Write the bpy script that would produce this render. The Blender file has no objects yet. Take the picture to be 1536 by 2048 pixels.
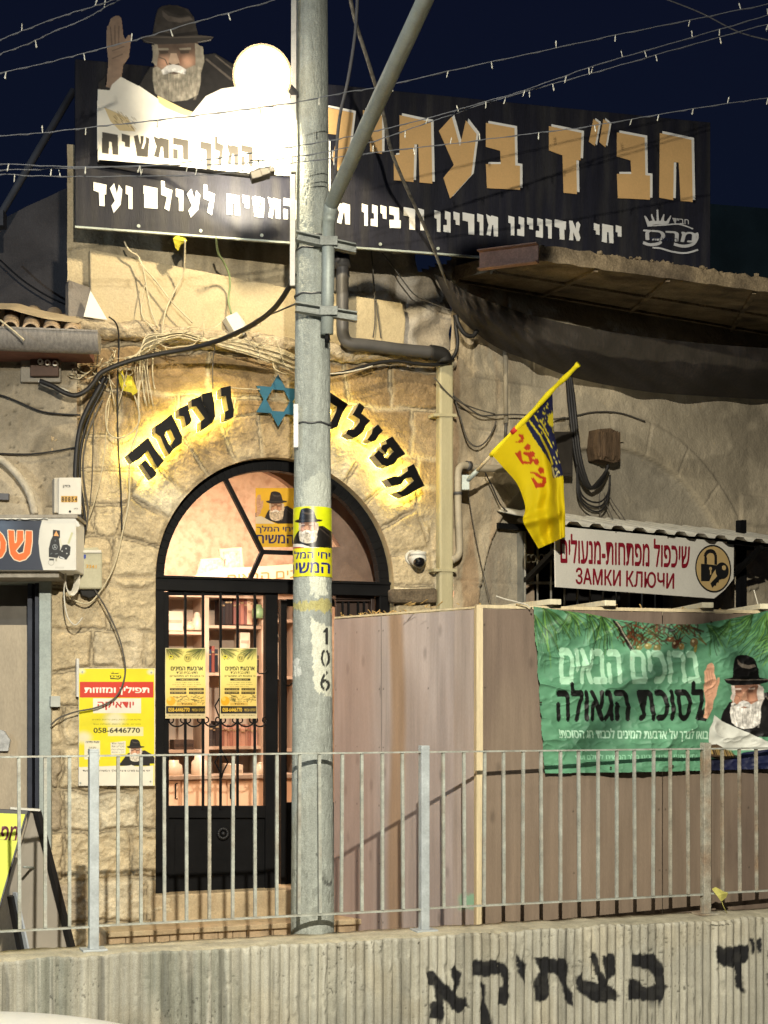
import bpy, math, random
import numpy as np
from mathutils import Vector, Matrix
random.seed(7); rng = np.random.default_rng(7)
SC = bpy.context.scene
COL = SC.collection
R = math.radians

# ------------------------------------------------------------------ camera, world, lights, exposure
EYE = 2.7                      # eye height over the road
F, CX, HZ = 3077.0, 768.0, 1415.0   # focal length and horizon of the photograph, in its pixels
cd = bpy.data.cameras.new('camera'); cam = bpy.data.objects.new('camera', cd); COL.objects.link(cam)
cam.location = (0, 0, EYE); cam.rotation_euler = (R(90), 0, 0)
cd.sensor_fit = 'VERTICAL'; cd.sensor_height = 48.0; cd.lens = F / 2048 * 48.0
cd.shift_y = (HZ - 1024) / 2048.0
cd.clip_start = 0.05; cd.clip_end = 500
SC.camera = cam

W = bpy.data.worlds.new('World'); SC.world = W; W.use_nodes = True
wn = W.node_tree.nodes; wl = W.node_tree.links
bg = wn['Background']
sky = wn.new('ShaderNodeTexSky'); sky.sky_type = 'NISHITA'; sky.sun_disc = False
sky.sun_elevation = R(-4); sky.sun_rotation = R(200)
hs = wn.new('ShaderNodeMixRGB'); hs.blend_type = 'MIX'; hs.inputs[0].default_value = 0.9
tc = wn.new('ShaderNodeTexCoord'); sp = wn.new('ShaderNodeSeparateXYZ'); cr = wn.new('ShaderNodeValToRGB')
cr.color_ramp.elements[0].position = 0.0; cr.color_ramp.elements[0].color = (.0032, .009, .022, 1)
cr.color_ramp.elements[1].position = 0.5; cr.color_ramp.elements[1].color = (.0022, .0036, .0150, 1)
wl.new(tc.outputs['Generated'], sp.inputs[0]); wl.new(sp.outputs['Z'], cr.inputs[0])
wl.new(sky.outputs[0], hs.inputs[1]); wl.new(cr.outputs[0], hs.inputs[2]); wl.new(hs.outputs[0], bg.inputs[0])
bg.inputs[1].default_value = 1.0

def lamp(name, kind, loc, energy, color, size=.1, target=None, spot=None, blend=.15):
    l = bpy.data.lights.new(name, kind); l.energy = energy; l.color = color
    if kind == 'AREA': l.shape = 'RECTANGLE'; l.size, l.size_y = size
    else: l.shadow_soft_size = size
    if spot: l.spot_size = R(spot); l.spot_blend = blend
    o = bpy.data.objects.new(name, l); COL.objects.link(o); o.location = loc
    if target is not None:
        o.rotation_euler = (Vector(target) - Vector(loc)).to_track_quat('-Z', 'Y').to_euler()
    return o
STREET = Vector((.14, 1.0, 5.75))
lamp('street_lamp_light', 'SPOT', STREET, 4900, (1, .925, .765), .045, (.6, 9.5, -.2), 104, 1.0)
lamp('arm_lamp_light', 'SPOT', (.42, 5.1, 5.57), 200, (1, .92, .74), .28, (.42, 5.35, 0), 165, .25)
lamp('next_street_lamp_light', 'SPOT', (-9.5, 3.0, 6.0), 950, (.62, .8, 1), .12, (-2, 9.0, 2.0), 120, .5)
FLOOD = Vector((-.672, 8.5, 6.19))
lamp('flood_lamp_light', 'SPOT', FLOOD + Vector((0, .16, -.02)), 300, (1, .84, .55), .05, FLOOD + Vector((-.25, 1, -.92)), 112, .06)
SC.view_settings.view_transform = 'Standard'; SC.view_settings.look = 'None'
SC.view_settings.exposure = 0; SC.view_settings.gamma = 1
SC.render.engine = 'CYCLES'
try:
    SC.cycles.use_denoising = True; SC.cycles.sample_clamp_indirect = 6
except Exception: pass

# ------------------------------------------------------------------ materials
def lin(h):
    h = h.lstrip('#'); v = [int(h[i:i + 2], 16) / 255 for i in (0, 2, 4)]
    return tuple(c / 12.92 if c <= .04045 else ((c + .055) / 1.055) ** 2.4 for c in v)
MATS = {}
def mat(name, col=(.5, .5, .5), rough=.8, metal=0, var=.25, scale=6, bump=.0, bscale=60, attr=False, spec=.3, stretch=None,
        fine=.0, fscale=90, tint=None, tscale=1.5, tamt=.5):
    """procedural surface: base colour (or the mesh's own paint colours) broken up by two noises, plus bump"""
    if name in MATS: return MATS[name]
    m = bpy.data.materials.new(name); m.use_nodes = True; MATS[name] = m
    nt = m.node_tree; n = nt.nodes; l = nt.links; b = n['Principled BSDF']
    b.inputs['Roughness'].default_value = rough; b.inputs['Metallic'].default_value = metal
    b.inputs['Specular IOR Level'].default_value = spec
    t = n.new('ShaderNodeTexCoord'); src = t.outputs['Object']
    if stretch:
        mp = n.new('ShaderNodeMapping'); mp.inputs['Scale'].default_value = stretch; l.new(src, mp.inputs[0]); src = mp.outputs[0]
    nz = n.new('ShaderNodeTexNoise'); nz.inputs['Scale'].default_value = scale; nz.inputs['Detail'].default_value = 7
    nz.inputs['Roughness'].default_value = .62
    l.new(src, nz.inputs['Vector'])
    mr = n.new('ShaderNodeMapRange'); mr.inputs[1].default_value = .3; mr.inputs[2].default_value = .7
    mr.inputs[3].default_value = 1 - var; mr.inputs[4].default_value = 1 + var * .6
    l.new(nz.outputs['Fac'], mr.inputs[0])
    fac = mr.outputs[0]
    if fine:
        n2 = n.new('ShaderNodeTexNoise'); n2.inputs['Scale'].default_value = fscale; n2.inputs['Detail'].default_value = 3
        l.new(src, n2.inputs['Vector'])
        m2 = n.new('ShaderNodeMapRange'); m2.inputs[1].default_value = .3; m2.inputs[2].default_value = .7
        m2.inputs[3].default_value = 1 - fine; m2.inputs[4].default_value = 1 + fine * .5; l.new(n2.outputs['Fac'], m2.inputs[0])
        mu = n.new('ShaderNodeMath'); mu.operation = 'MULTIPLY'; l.new(fac, mu.inputs[0]); l.new(m2.outputs[0], mu.inputs[1]); fac = mu.outputs[0]
    if attr:
        a = n.new('ShaderNodeAttribute'); a.attribute_name = 'paint'; base = a.outputs['Color']
    else:
        rgb = n.new('ShaderNodeRGB'); rgb.outputs[0].default_value = (*col, 1); base = rgb.outputs[0]
    if tint:
        n3 = n.new('ShaderNodeTexNoise'); n3.inputs['Scale'].default_value = tscale; n3.inputs['Detail'].default_value = 5
        l.new(src, n3.inputs['Vector'])
        r3 = n.new('ShaderNodeMapRange'); r3.inputs[1].default_value = .45; r3.inputs[2].default_value = .68; r3.inputs[4].default_value = tamt
        l.new(n3.outputs['Fac'], r3.inputs[0])
        mx = n.new('ShaderNodeMixRGB'); l.new(r3.outputs[0], mx.inputs[0]); l.new(base, mx.inputs[1]); mx.inputs[2].default_value = (*tint, 1)
        base = mx.outputs[0]
    vm = n.new('ShaderNodeVectorMath'); vm.operation = 'SCALE'; l.new(base, vm.inputs[0]); l.new(fac, vm.inputs['Scale'])
    l.new(vm.outputs[0], b.inputs['Base Color'])
    if bump:
        n4 = n.new('ShaderNodeTexNoise'); n4.inputs['Scale'].default_value = bscale; n4.inputs['Detail'].default_value = 6
        l.new(src, n4.inputs['Vector'])
        bp = n.new('ShaderNodeBump'); bp.inputs['Strength'].default_value = bump; bp.inputs['Distance'].default_value = .02
        l.new(n4.outputs['Fac'], bp.inputs['Height']); l.new(bp.outputs[0], b.inputs['Normal'])
    return m
def emis(name, col, strength):
    if name in MATS: return MATS[name]
    m = bpy.data.materials.new(name); m.use_nodes = True; MATS[name] = m
    b = m.node_tree.nodes['Principled BSDF']; b.inputs['Base Color'].default_value = (*col, 1)
    b.inputs['Emission Color'].default_value = (*col, 1); b.inputs['Emission Strength'].default_value = strength
    return m
def glassmat(name, gloss=.1, tint=(1, 1, 1), rough=.03):
    if name in MATS: return MATS[name]
    m = bpy.data.materials.new(name); m.use_nodes = True; MATS[name] = m
    nt = m.node_tree; n = nt.nodes; l = nt.links; n.remove(n['Principled BSDF'])
    tr = n.new('ShaderNodeBsdfTransparent'); tr.inputs[0].default_value = (*tint, 1)
    gl = n.new('ShaderNodeBsdfGlossy'); gl.inputs['Roughness'].default_value = rough
    mx = n.new('ShaderNodeMixShader'); mx.inputs[0].default_value = gloss
    l.new(tr.outputs[0], mx.inputs[1]); l.new(gl.outputs[0], mx.inputs[2]); l.new(mx.outputs[0], n['Material Output'].inputs[0])
    return m
def netmat(name, col, cover):
    m = bpy.data.materials.new(name); m.use_nodes = True
    nt = m.node_tree; n = nt.nodes; l = nt.links; b = n['Principled BSDF']; b.inputs['Roughness'].default_value = .9
    t = n.new('ShaderNodeTexCoord'); nz = n.new('ShaderNodeTexNoise'); nz.inputs['Scale'].default_value = 9; nz.inputs['Detail'].default_value = 8
    mp = n.new('ShaderNodeMapping'); mp.inputs['Scale'].default_value = (6, 6, .8)
    l.new(t.outputs['Object'], mp.inputs[0]); l.new(mp.outputs[0], nz.inputs['Vector'])
    cr = n.new('ShaderNodeValToRGB'); cr.color_ramp.elements[0].position = .4; cr.color_ramp.elements[0].color = (*col, 1)
    cr.color_ramp.elements[1].position = .75; cr.color_ramp.elements[1].color = (col[0] * 2.2, col[1] * 1.9, col[2] * 1.6, 1)
    l.new(nz.outputs['Fac'], cr.inputs[0]); l.new(cr.outputs[0], b.inputs['Base Color'])
    b.inputs['Alpha'].default_value = cover
    return m

BLACKM = lambda: mat('black_metal', (.007, .007, .0075), .5, 0, .3, 8, spec=.08, bump=.04, bscale=120)
GALV = lambda: mat('galvanised_steel', (.34, .38, .35), .55, .25, .22, 5, bump=.05, fine=.12, spec=.4)
WHITEP = lambda: mat('white_plastic', (.62, .61, .55), .5, 0, .1, 5, fine=.05)

# ------------------------------------------------------------------ things, parts, meshes
def tag(o, label=None, cat=None, group=None, kind=None):
    if label: o['label'] = label
    if cat: o['category'] = cat
    if group: o['group'] = group
    if kind: o['kind'] = kind
    return o
def thing(name, label, cat, loc, group=None):
    o = bpy.data.objects.new(name, None); COL.objects.link(o); o.location = loc; o.empty_display_size = .1
    return tag(o, label, cat, group)
def wloc(o):
    p = Vector((0, 0, 0))
    while o is not None: p += o.location; o = o.parent
    return p
def link(name, me, parent=None, base=None):
    o = bpy.data.objects.new(name, me); COL.objects.link(o)
    return o

class MB:
    """collects world-space geometry, builds ONE mesh object"""
    def __init__(s): s.v = []; s.f = []; s.m = []; s.sm = []; s.cur = 0; s.smooth = False
    def add(s, vs, fs, smooth=None):
        b = len(s.v); s.v += [tuple(p) for p in vs]
        for f in fs: s.f.append(tuple(b + i for i in f)); s.m.append(s.cur); s.sm.append(s.smooth if smooth is None else smooth)
        return s
    def prism(s, pts, off, smooth=False):
        """front polygon pts (world) swept by the vector off to its back"""
        n = len(pts); off = Vector(off); pts = [Vector(p) for p in pts]
        vs = pts + [p + off for p in pts]
        fs = [tuple(range(n)), tuple(range(2 * n - 1, n - 1, -1))] + [(i, n + i, n + (i + 1) % n, (i + 1) % n) for i in range(n)]
        return s.add(vs, fs, smooth)
    def poly(s, pts): return s.add(pts, [tuple(range(len(pts)))], False)
    def box(s, c, sx, sy, sz, rz=0, rx=0, ry=0):
        M = Matrix.Translation(Vector(c)) @ Matrix.Rotation(rz, 4, 'Z') @ Matrix.Rotation(ry, 4, 'Y') @ Matrix.Rotation(rx, 4, 'X')
        P = [M @ Vector((x * sx / 2, y * sy / 2, z * sz / 2)) for z in (-1, 1) for y in (-1, 1) for x in (-1, 1)]
        return s.add(P, [(0, 2, 3, 1), (4, 5, 7, 6), (0, 1, 5, 4), (2, 6, 7, 3), (0, 4, 6, 2), (1, 3, 7, 5)], False)
    def bar(s, a, b, w, h, up=(0, 0, 1)):
        a = Vector(a); b = Vector(b); d = (b - a).normalized(); u = Vector(up)
        if abs(d.dot(u)) > .98: u = Vector((0, 1, 0))
        x = d.cross(u).normalized(); y = x.cross(d).normalized()
        P = [p + x * (i * w / 2) + y * (j * h / 2) for p in (a, b) for i, j in ((-1, -1), (1, -1), (1, 1), (-1, 1))]
        return s.add(P, [(0, 3, 2, 1), (4, 5, 6, 7), (0, 1, 5, 4), (1, 2, 6, 5), (2, 3, 7, 6), (3, 0, 4, 7)], False)
    def tube(s, pts, r, seg=6, caps=True):
        pts = [Vector(p) for p in pts]; n = len(pts); rs = r if isinstance(r, (list, tuple)) else [r] * n
        vs = []; up = None
        for i, p in enumerate(pts):
            d = (pts[min(i + 1, n - 1)] - pts[max(i - 1, 0)])
            d = d.normalized() if d.length > 1e-9 else Vector((0, 0, 1))
            if up is None:
                up = Vector((0, 0, 1)) if abs(d.z) < .9 else Vector((1, 0, 0))
            x = d.cross(up)
            if x.length < 1e-6: x = d.cross(Vector((0, 1, 0)))
            x.normalize(); y = x.cross(d).normalized(); up = y
            vs += [p + (x * math.cos(a) + y * math.sin(a)) * rs[i] for a in (2 * math.pi * k / seg for k in range(seg))]
        fs = [(i * seg + k, i * seg + (k + 1) % seg, (i + 1) * seg + (k + 1) % seg, (i + 1) * seg + k) for i in range(n - 1) for k in range(seg)]
        if caps: fs += [tuple(range(seg - 1, -1, -1)), tuple((n - 1) * seg + k for k in range(seg))]
        return s.add(vs, fs, True)
    def ball(s, c, r, seg=20, rings=12, sc=(1, 1, 1)):
        c = Vector(c); vs = []
        for i in range(rings + 1):
            th = math.pi * i / rings
            for k in range(seg):
                a = 2 * math.pi * k / seg
                vs.append(c + Vector((r * sc[0] * math.sin(th) * math.cos(a), r * sc[1] * math.sin(th) * math.sin(a), r * sc[2] * math.cos(th))))
        fs = [(i * seg + k, (i + 1) * seg + k, (i + 1) * seg + (k + 1) % seg, i * seg + (k + 1) % seg) for i in range(rings) for k in range(seg)]
        return s.add(vs, fs, True)
    def disc(s, c, n, r, th, seg=24):
        n = Vector(n).normalized(); u = n.orthogonal().normalized(); w = n.cross(u); c = Vector(c)
        return s.prism([c + (u * math.cos(a) + w * math.sin(a)) * r for a in (2 * math.pi * k / seg for k in range(seg))], -n * th)
    def build(s, name, mats, parent=None, bevel=0):
        if not isinstance(mats, (list, tuple)): mats = [mats]
        V = np.array(s.v, float)
        if parent is None: base = Vector(((V[:, 0].min() + V[:, 0].max()) / 2, (V[:, 1].min() + V[:, 1].max()) / 2, V[:, 2].min()))
        else: base = wloc(parent)
        me = bpy.data.meshes.new(name); me.from_pydata([tuple(p) for p in V - np.array(base)], [], s.f)
        for m in mats: me.materials.append(m)
        me.polygons.foreach_set('material_index', s.m); me.polygons.foreach_set('use_smooth', s.sm); me.update()
        o = link(name, me)
        if parent is None: o.location = base
        else: o.parent = parent
        if bevel:
            b = o.modifiers.new('b', 'BEVEL'); b.width = bevel; b.segments = 2; b.limit_method = 'ANGLE'; b.angle_limit = R(50)
        return o

def gridmesh(name, P, m, parent=None, color=None, keep=None, smooth=True, loc=None):
    """P: (ny,nx,3) world points; color (ny,nx,3) linear paint; keep (ny-1,nx-1) face mask"""
    ny, nx = P.shape[:2]
    I = np.arange(ny * nx).reshape(ny, nx)
    q = np.stack([I[:-1, :-1], I[1:, :-1], I[1:, 1:], I[:-1, 1:]], -1)
    q = q[keep] if keep is not None else q.reshape(-1, 4)
    V = P.reshape(-1, 3)
    used = np.zeros(len(V), bool); used[q.ravel()] = True
    remap = np.cumsum(used) - 1; q = remap[q]; V = V[used]
    if parent is not None: base = np.array(wloc(parent))
    elif loc is not None: base = np.array(loc)
    else: base = np.array([(V[:, 0].min() + V[:, 0].max()) / 2, (V[:, 1].min() + V[:, 1].max()) / 2, V[:, 2].min()])
    me = bpy.data.meshes.new(name); nf = len(q)
    me.vertices.add(len(V)); me.vertices.foreach_set('co', (V - base).astype(np.float32).ravel())
    me.loops.add(nf * 4); me.loops.foreach_set('vertex_index', q.astype(np.int32).ravel())
    me.polygons.add(nf); me.polygons.foreach_set('loop_start', np.arange(0, nf * 4, 4, dtype=np.int32))
    me.update(calc_edges=True)
    me.polygons.foreach_set('use_smooth', np.full(nf, smooth))
    if color is not None:
        a = me.color_attributes.new('paint', 'FLOAT_COLOR', 'POINT')
        c = np.ones((len(V), 4), np.float32); c[:, :3] = color.reshape(-1, 3)[used]; a.data.foreach_set('color', c.ravel())
    me.materials.append(m); me.update()
    o = link(name, me)
    if parent is not None: o.parent = parent
    else: o.location = base
    return o

# ------------------------------------------------------------------ the vertical planes of the place
class Pl:
    """vertical plane Y = Y0 + t X; p() puts a photograph pixel onto it, w() takes (along, height, out)"""
    def __init__(s, Y0, t):
        s.Y0, s.t = Y0, t; s.k = math.sqrt(1 + t * t); s.n = Vector((t / s.k, -1 / s.k, 0)); s.d = Vector((1 / s.k, t / s.k, 0)); s.rz = math.atan(t)
    def off(s, d): return Pl(s.Y0 - d * s.k, s.t)
    def p(s, px, py):
        u = (px - CX) / F; Y = s.Y0 / (1 - s.t * u)
        return Vector((u * Y, Y, EYE + (HZ - py) / F * Y))
    def pv(s, px, py):
        u = (px - CX) / F; Y = s.Y0 / (1 - s.t * u)
        return np.stack([u * Y, Y, EYE + (HZ - py) / F * Y], -1)
    def sx(s, px): return s.p(px, HZ).x * s.k
    def z(s, px, py): return s.p(px, py).z
    def w(s, a, z, d=0): return Vector((a / s.k, s.Y0 + s.t * a / s.k, z)) + s.n * d
    def wv(s, a, z, d):
        return np.stack([a / s.k + s.n.x * d, s.Y0 + s.t * a / s.k + s.n.y * d, z + 0 * a], -1)
def px_of(P):
    return CX + F * P[..., 0] / P[..., 1], HZ - F * (P[..., 2] - EYE) / P[..., 1]
def prism_px(mb, pl, pts, d0, d1):
    """traced outline whose front lies d1 in front of the plane and whose back lies at d0"""
    q = pl.off(d1); return mb.prism([q.p(*a) for a in pts], -pl.n * (d1 - d0))
def rect_px(mb, pl, x0, y0, x1, y1, d0, d1): return prism_px(mb, pl, [(x0, y0), (x1, y0), (x1, y1), (x0, y1)], d0, d1)
def rect_lv(mb, pl, x0, y0, x1, y1, d0, d1):
    """level rectangle: top and bottom truly horizontal, heights read at its left end"""
    q = pl.off(d1); a, b = q.p(x0, y0), q.p(x0, y1); c = q.p(x1, y0)
    c2 = Vector((c.x, c.y, a.z)); d = Vector((c.x, c.y, b.z)); return mb.prism([a, c2, d, b], -pl.n * (d1 - d0))
def bar_px(mb, pl, a, b, w, dep, d):
    q = pl.off(d); return mb.bar(q.p(*a), q.p(*b), w, dep, pl.n)
def smooth_path(pts, n=6):
    pts = [Vector(p) for p in pts]; out = []
    for i in range(len(pts) - 1):
        p0, p1, p2, p3 = pts[max(i - 1, 0)], pts[i], pts[i + 1], pts[min(i + 2, len(pts) - 1)]
        for k in range(n):
            t = k / n
            out.append(.5 * ((2 * p1) + (p2 - p0) * t + (2 * p0 - 5 * p1 + 4 * p2 - p3) * t * t + (3 * p1 - p0 - 3 * p2 + p3) * t ** 3))
    return out + [pts[-1]]

PC = Pl(10.6, .38)          # stone facade with the arch
PR = Pl(10.447, .70)        # right building, turning away
PLF = Pl(9.898, .05)        # left shop
PS = Pl(10.1, .25)          # roof billboard
PW = Pl(8.55, .39)          # roadside retaining wall, front face
PF = Pl(8.72, .40)          # railing on top of it
PK = Pl(9.126, .30)         # front of the plywood booth
ZWALL, ZPAVE = 1.42, 1.08

# ------------------------------------------------------------------ numpy noise
def vnoise(x, y, seed=0):
    xi = np.floor(x).astype(np.int64); yi = np.floor(y).astype(np.int64); fx = x - xi; fy = y - yi
    fx = fx * fx * (3 - 2 * fx); fy = fy * fy * (3 - 2 * fy)
    def h(a, b):
        k = (a * 374761393 + b * 668265263 + seed * 982451653) & 0xffffffff
        k = ((k ^ (k >> 13)) * 1274126177) & 0xffffffff; k = k ^ (k >> 16); return (k & 0xffff) / 65535.0
    return (h(xi, yi) * (1 - fx) + h(xi + 1, yi) * fx) * (1 - fy) + (h(xi, yi + 1) * (1 - fx) + h(xi + 1, yi + 1) * fx) * fy
def fbm(x, y, oct=4, seed=0, gain=.5):
    s = 0; a = 1; t = 0
    for i in range(oct): s = s + a * vnoise(x * 2 ** i, y * 2 ** i, seed + i * 17); t += a; a *= gain
    return s / t
def sstep(a, b, x): t = np.clip((x - a) / (b - a), 0, 1); return t * t * (3 - 2 * t)
def inpoly(pts, X, Y):
    c = np.zeros(X.shape, bool); n = len(pts)
    for i in range(n):
        x1, y1 = pts[i]; x2, y2 = pts[(i + 1) % n]
        if y1 == y2: continue
        k = (Y < max(y1, y2)) & (Y >= min(y1, y2)); c ^= k & (X < (x2 - x1) * (Y - y1) / (y2 - y1) + x1)
    return c

# ------------------------------------------------------------------ lettering
_TT = {}
def text_tris(s, bold=.0):
    """letters of a line as triangles in a unit box, x right, y down"""
    if (s, 0) in _TT and not bold: return _TT[(s, 0)]
    if bold:
        V, T = text_tris(s, 0); sz = _TT[(s, 'size')]; bx, by = bold * .9 / sz[0], bold * .55 / sz[1]; n = len(V)
        sh = [(0, 0), (bx, 0), (-bx, 0), (0, by), (0, -by)]
        V2 = np.concatenate([V + np.array(d) for d in sh]); T2 = np.concatenate([T + k * n for k in range(5)])
        lo = V2.min(0); hi = V2.max(0); return (V2 - lo) / (hi - lo), T2
    cu = bpy.data.curves.new('lettering', 'FONT'); cu.body = s; cu.resolution_u = 3
    o = bpy.data.objects.new('lettering', cu); COL.objects.link(o)
    dg = bpy.context.evaluated_depsgraph_get(); e = o.evaluated_get(dg); me = e.to_mesh(); me.calc_loop_triangles()
    V = np.array([v.co[:2] for v in me.vertices], float); T = np.array([t.vertices[:] for t in me.loop_triangles], int)
    e.to_mesh_clear(); bpy.data.objects.remove(o); bpy.data.curves.remove(cu)
    lo = V.min(0); hi = V.max(0); _TT[(s, 'size')] = hi - lo; V = (V - lo) / (hi - lo); V[:, 1] = 1 - V[:, 1]
    _TT[(s, 0)] = (V, T); return V, T
def heb(s):
    """right-to-left line put into drawing order, digits and latin runs kept"""
    import re
    out = []
    for w in re.findall(r'[0-9\-:.]+|[^0-9\-:.]', s)[::-1]: out.append(w)
    return ''.join(out)
def quadmap(q):
    q = np.array(q, float)
    def f(V):
        x = V[:, :1]; y = V[:, 1:2]
        return q[0] * (1 - x) * (1 - y) + q[1] * x * (1 - y) + q[2] * x * y + q[3] * (1 - x) * y
    return f
def text_mesh(mb, pl, s, quad, d, th=.0015, bold=.02):
    V, T = text_tris(s, bold); q = quadmap(quad)(V); n5 = max(1, len(V) // 5) if bold else len(V)
    Ps = [pl.off(d + .0003 * k) for k in range(6)]
    mb.add([Ps[i // n5].p(a, b) for i, (a, b) in enumerate(q)], [tuple(t) for t in T], False)

class Canvas:
    """paint layout of a printed sheet, in photograph pixels; sampled onto the sheet's own dense mesh"""
    def __init__(s, x0, y0, x1, y1, step, base):
        s.x0, s.y0, s.step = x0, y0, step; s.nx = int(round((x1 - x0) / step)) + 1; s.ny = int(round((y1 - y0) / step)) + 1
        xs = x0 + (np.arange(s.nx * 2) / 2 - .25) * step; ys = y0 + (np.arange(s.ny * 2) / 2 - .25) * step
        s.X, s.Y = np.meshgrid(xs, ys); s.c = np.ones(s.X.shape + (3,)) * np.array(base)
    def _win(s, pts):
        a = np.array(pts); h = s.step / 2
        i0 = max(int((a[:, 0].min() - s.x0) / h), 0); i1 = min(int((a[:, 0].max() - s.x0) / h) + 3, s.X.shape[1])
        j0 = max(int((a[:, 1].min() - s.y0) / h), 0); j1 = min(int((a[:, 1].max() - s.y0) / h) + 3, s.X.shape[0])
        return slice(j0, max(j1, j0)), slice(i0, max(i1, i0))
    def poly(s, pts, col, alpha=1.0):
        w = s._win(pts); X, Y = s.X[w], s.Y[w]
        if X.size == 0: return s
        k = inpoly(pts, X, Y); c = s.c[w]; c[k] = c[k] * (1 - alpha) + np.array(col) * alpha; return s
    def rect(s, x0, y0, x1, y1, col, alpha=1.0): return s.poly([(x0, y0), (x1, y0), (x1, y1), (x0, y1)], col, alpha)
    def ell(s, cx, cy, rx, ry, col, alpha=1.0): return s.poly([(cx + rx * math.cos(a), cy + ry * math.sin(a)) for a in (k * math.pi / 16 for k in range(32))], col, alpha)
    def line(s, pts, w, col, alpha=1.0):
        for (x0, y0), (x1, y1) in zip(pts[:-1], pts[1:]):
            dx, dy = x1 - x0, y1 - y0; L = math.hypot(dx, dy) or 1; nx, ny = -dy / L * w / 2, dx / L * w / 2
            s.poly([(x0 + nx, y0 + ny), (x1 + nx, y1 + ny), (x1 - nx, y1 - ny), (x0 - nx, y0 - ny)], col, alpha)
        return s
    def text(s, t, box, col, bold=.02, alpha=1.0):
        q = box if len(box[0:1]) and isinstance(box[0], (tuple, list)) else [(box[0], box[1]), (box[2], box[1]), (box[2], box[3]), (box[0], box[3])]
        V, T = text_tris(t, bold); P = quadmap(q)(V)
        w = s._win(P); X, Y = s.X[w], s.Y[w]; K = np.zeros(X.shape, bool); h = s.step / 2; ox, oy = (X[0, 0], Y[0, 0]) if X.size else (0, 0)
        for t3 in T:
            A = P[t3]; i0 = max(int((A[:, 0].min() - ox) / h), 0); i1 = int((A[:, 0].max() - ox) / h) + 2
            j0 = max(int((A[:, 1].min() - oy) / h), 0); j1 = int((A[:, 1].max() - oy) / h) + 2
            xx, yy = X[j0:j1, i0:i1], Y[j0:j1, i0:i1]
            if xx.size == 0: continue
            (ax, ay), (bx, by), (cx_, cy_) = A; D = (by - cy_) * (ax - cx_) + (cx_ - bx) * (ay - cy_)
            if abs(D) < 1e-12: continue
            l1 = ((by - cy_) * (xx - cx_) + (cx_ - bx) * (yy - cy_)) / D; l2 = ((cy_ - ay) * (xx - cx_) + (ax - cx_) * (yy - cy_)) / D
            K[j0:j1, i0:i1] |= (l1 >= -1e-6) & (l2 >= -1e-6) & (l1 + l2 <= 1 + 1e-6)
        c = s.c[w]; c[K] = c[K] * (1 - alpha) + np.array(col) * alpha; return s
    def mottle(s, amt, scale, seed=3):
        s.c *= (1 + amt * (fbm(s.X / scale, s.Y / scale, 4, seed) - .5) * 2)[..., None]; return s
    def blend(s, mask, col): s.c = s.c * (1 - mask[..., None]) + np.array(col) * mask[..., None]; return s
    def out(s):
        c = s.c; return (c[::2, ::2] + c[1::2, ::2] + c[::2, 1::2] + c[1::2, 1::2]) / 4
    def xy(s):
        return np.meshgrid(s.x0 + np.arange(s.nx) * s.step, s.y0 + np.arange(s.ny) * s.step)
def sheet(name, cv, pl, d, m, parent=None, warp=None, keep=None):
    X, Y = cv.xy(); P = pl.off(d).pv(X, Y)
    if warp is not None: P = P + np.array(pl.n) * warp(X, Y)[..., None]
    return gridmesh(name, P, m, parent, cv.out(), keep)

# portrait: elderly bearded man in a wide black hat with one hand raised; outlines in one drawing box
PORT = dict(
    hand=[(265,170),(275,165),(290,120),(303,112),(320,103),(345,100),(362,115),(370,170),(375,225),(385,250),(400,225),(425,222),(420,290),(410,370),(375,420),(365,490),(300,570),(262,560),(268,470),(275,400),(262,280)],
    sleeve=[(207,580),(210,530),(265,470),(262,545),(300,560),(285,590)],
    coat=[(440,640),(470,550),(500,490),(540,430),(600,420),(850,480),(890,350),(960,340),(1060,400),(1150,450),(1220,560),(1230,700),(1000,720),(760,720),(600,660)],
    face=[(556,290),(850,275),(880,330),(875,420),(850,500),(770,540),(640,540),(575,480),(560,360)],
    hairl=[(552,290),(590,285),(600,340),(585,430),(552,400),(560,350)], hairr=[(830,280),(885,300),(890,400),(855,520),(835,430)],
    beard=[(562,440),(590,430),(625,455),(690,440),(765,450),(830,420),(870,430),(866,540),(850,610),(780,645),(690,655),(620,635),(575,600),(560,520)],
    mous=[(615,455),(650,425),(690,415),(735,425),(775,450),(770,480),(690,462),(625,485)], mouth=[(655,470),(690,464),(735,470),(700,482)],
    nose=[(675,345),(712,345),(735,410),(715,425),(670,420),(660,405)], eyel=[(600,330),(655,328),(662,345),(610,350)], eyer=[(735,328),(795,325),(790,345),(738,348)],
    browl=[(592,312),(660,312),(664,325),(596,327)], browr=[(730,312),(805,308),(806,322),(732,325)],
    crown=[(556,225),(565,170),(575,110),(590,60),(615,40),(660,32),(720,35),(790,60),(825,110),(845,190),(858,235),(700,250)],
    dent=[(625,60),(680,40),(760,60),(800,100),(740,105),(680,90)], shine=[(620,70),(660,105),(730,120),(800,110),(815,130),(740,150),(660,140),(625,110)],
    band=[(558,205),(700,222),(850,200),(856,232),(700,250),(556,232)],
    brim=[(478,237),(556,222),(700,240),(858,224),(955,236),(935,262),(850,278),(700,286),(570,288),(500,268)])
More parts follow.
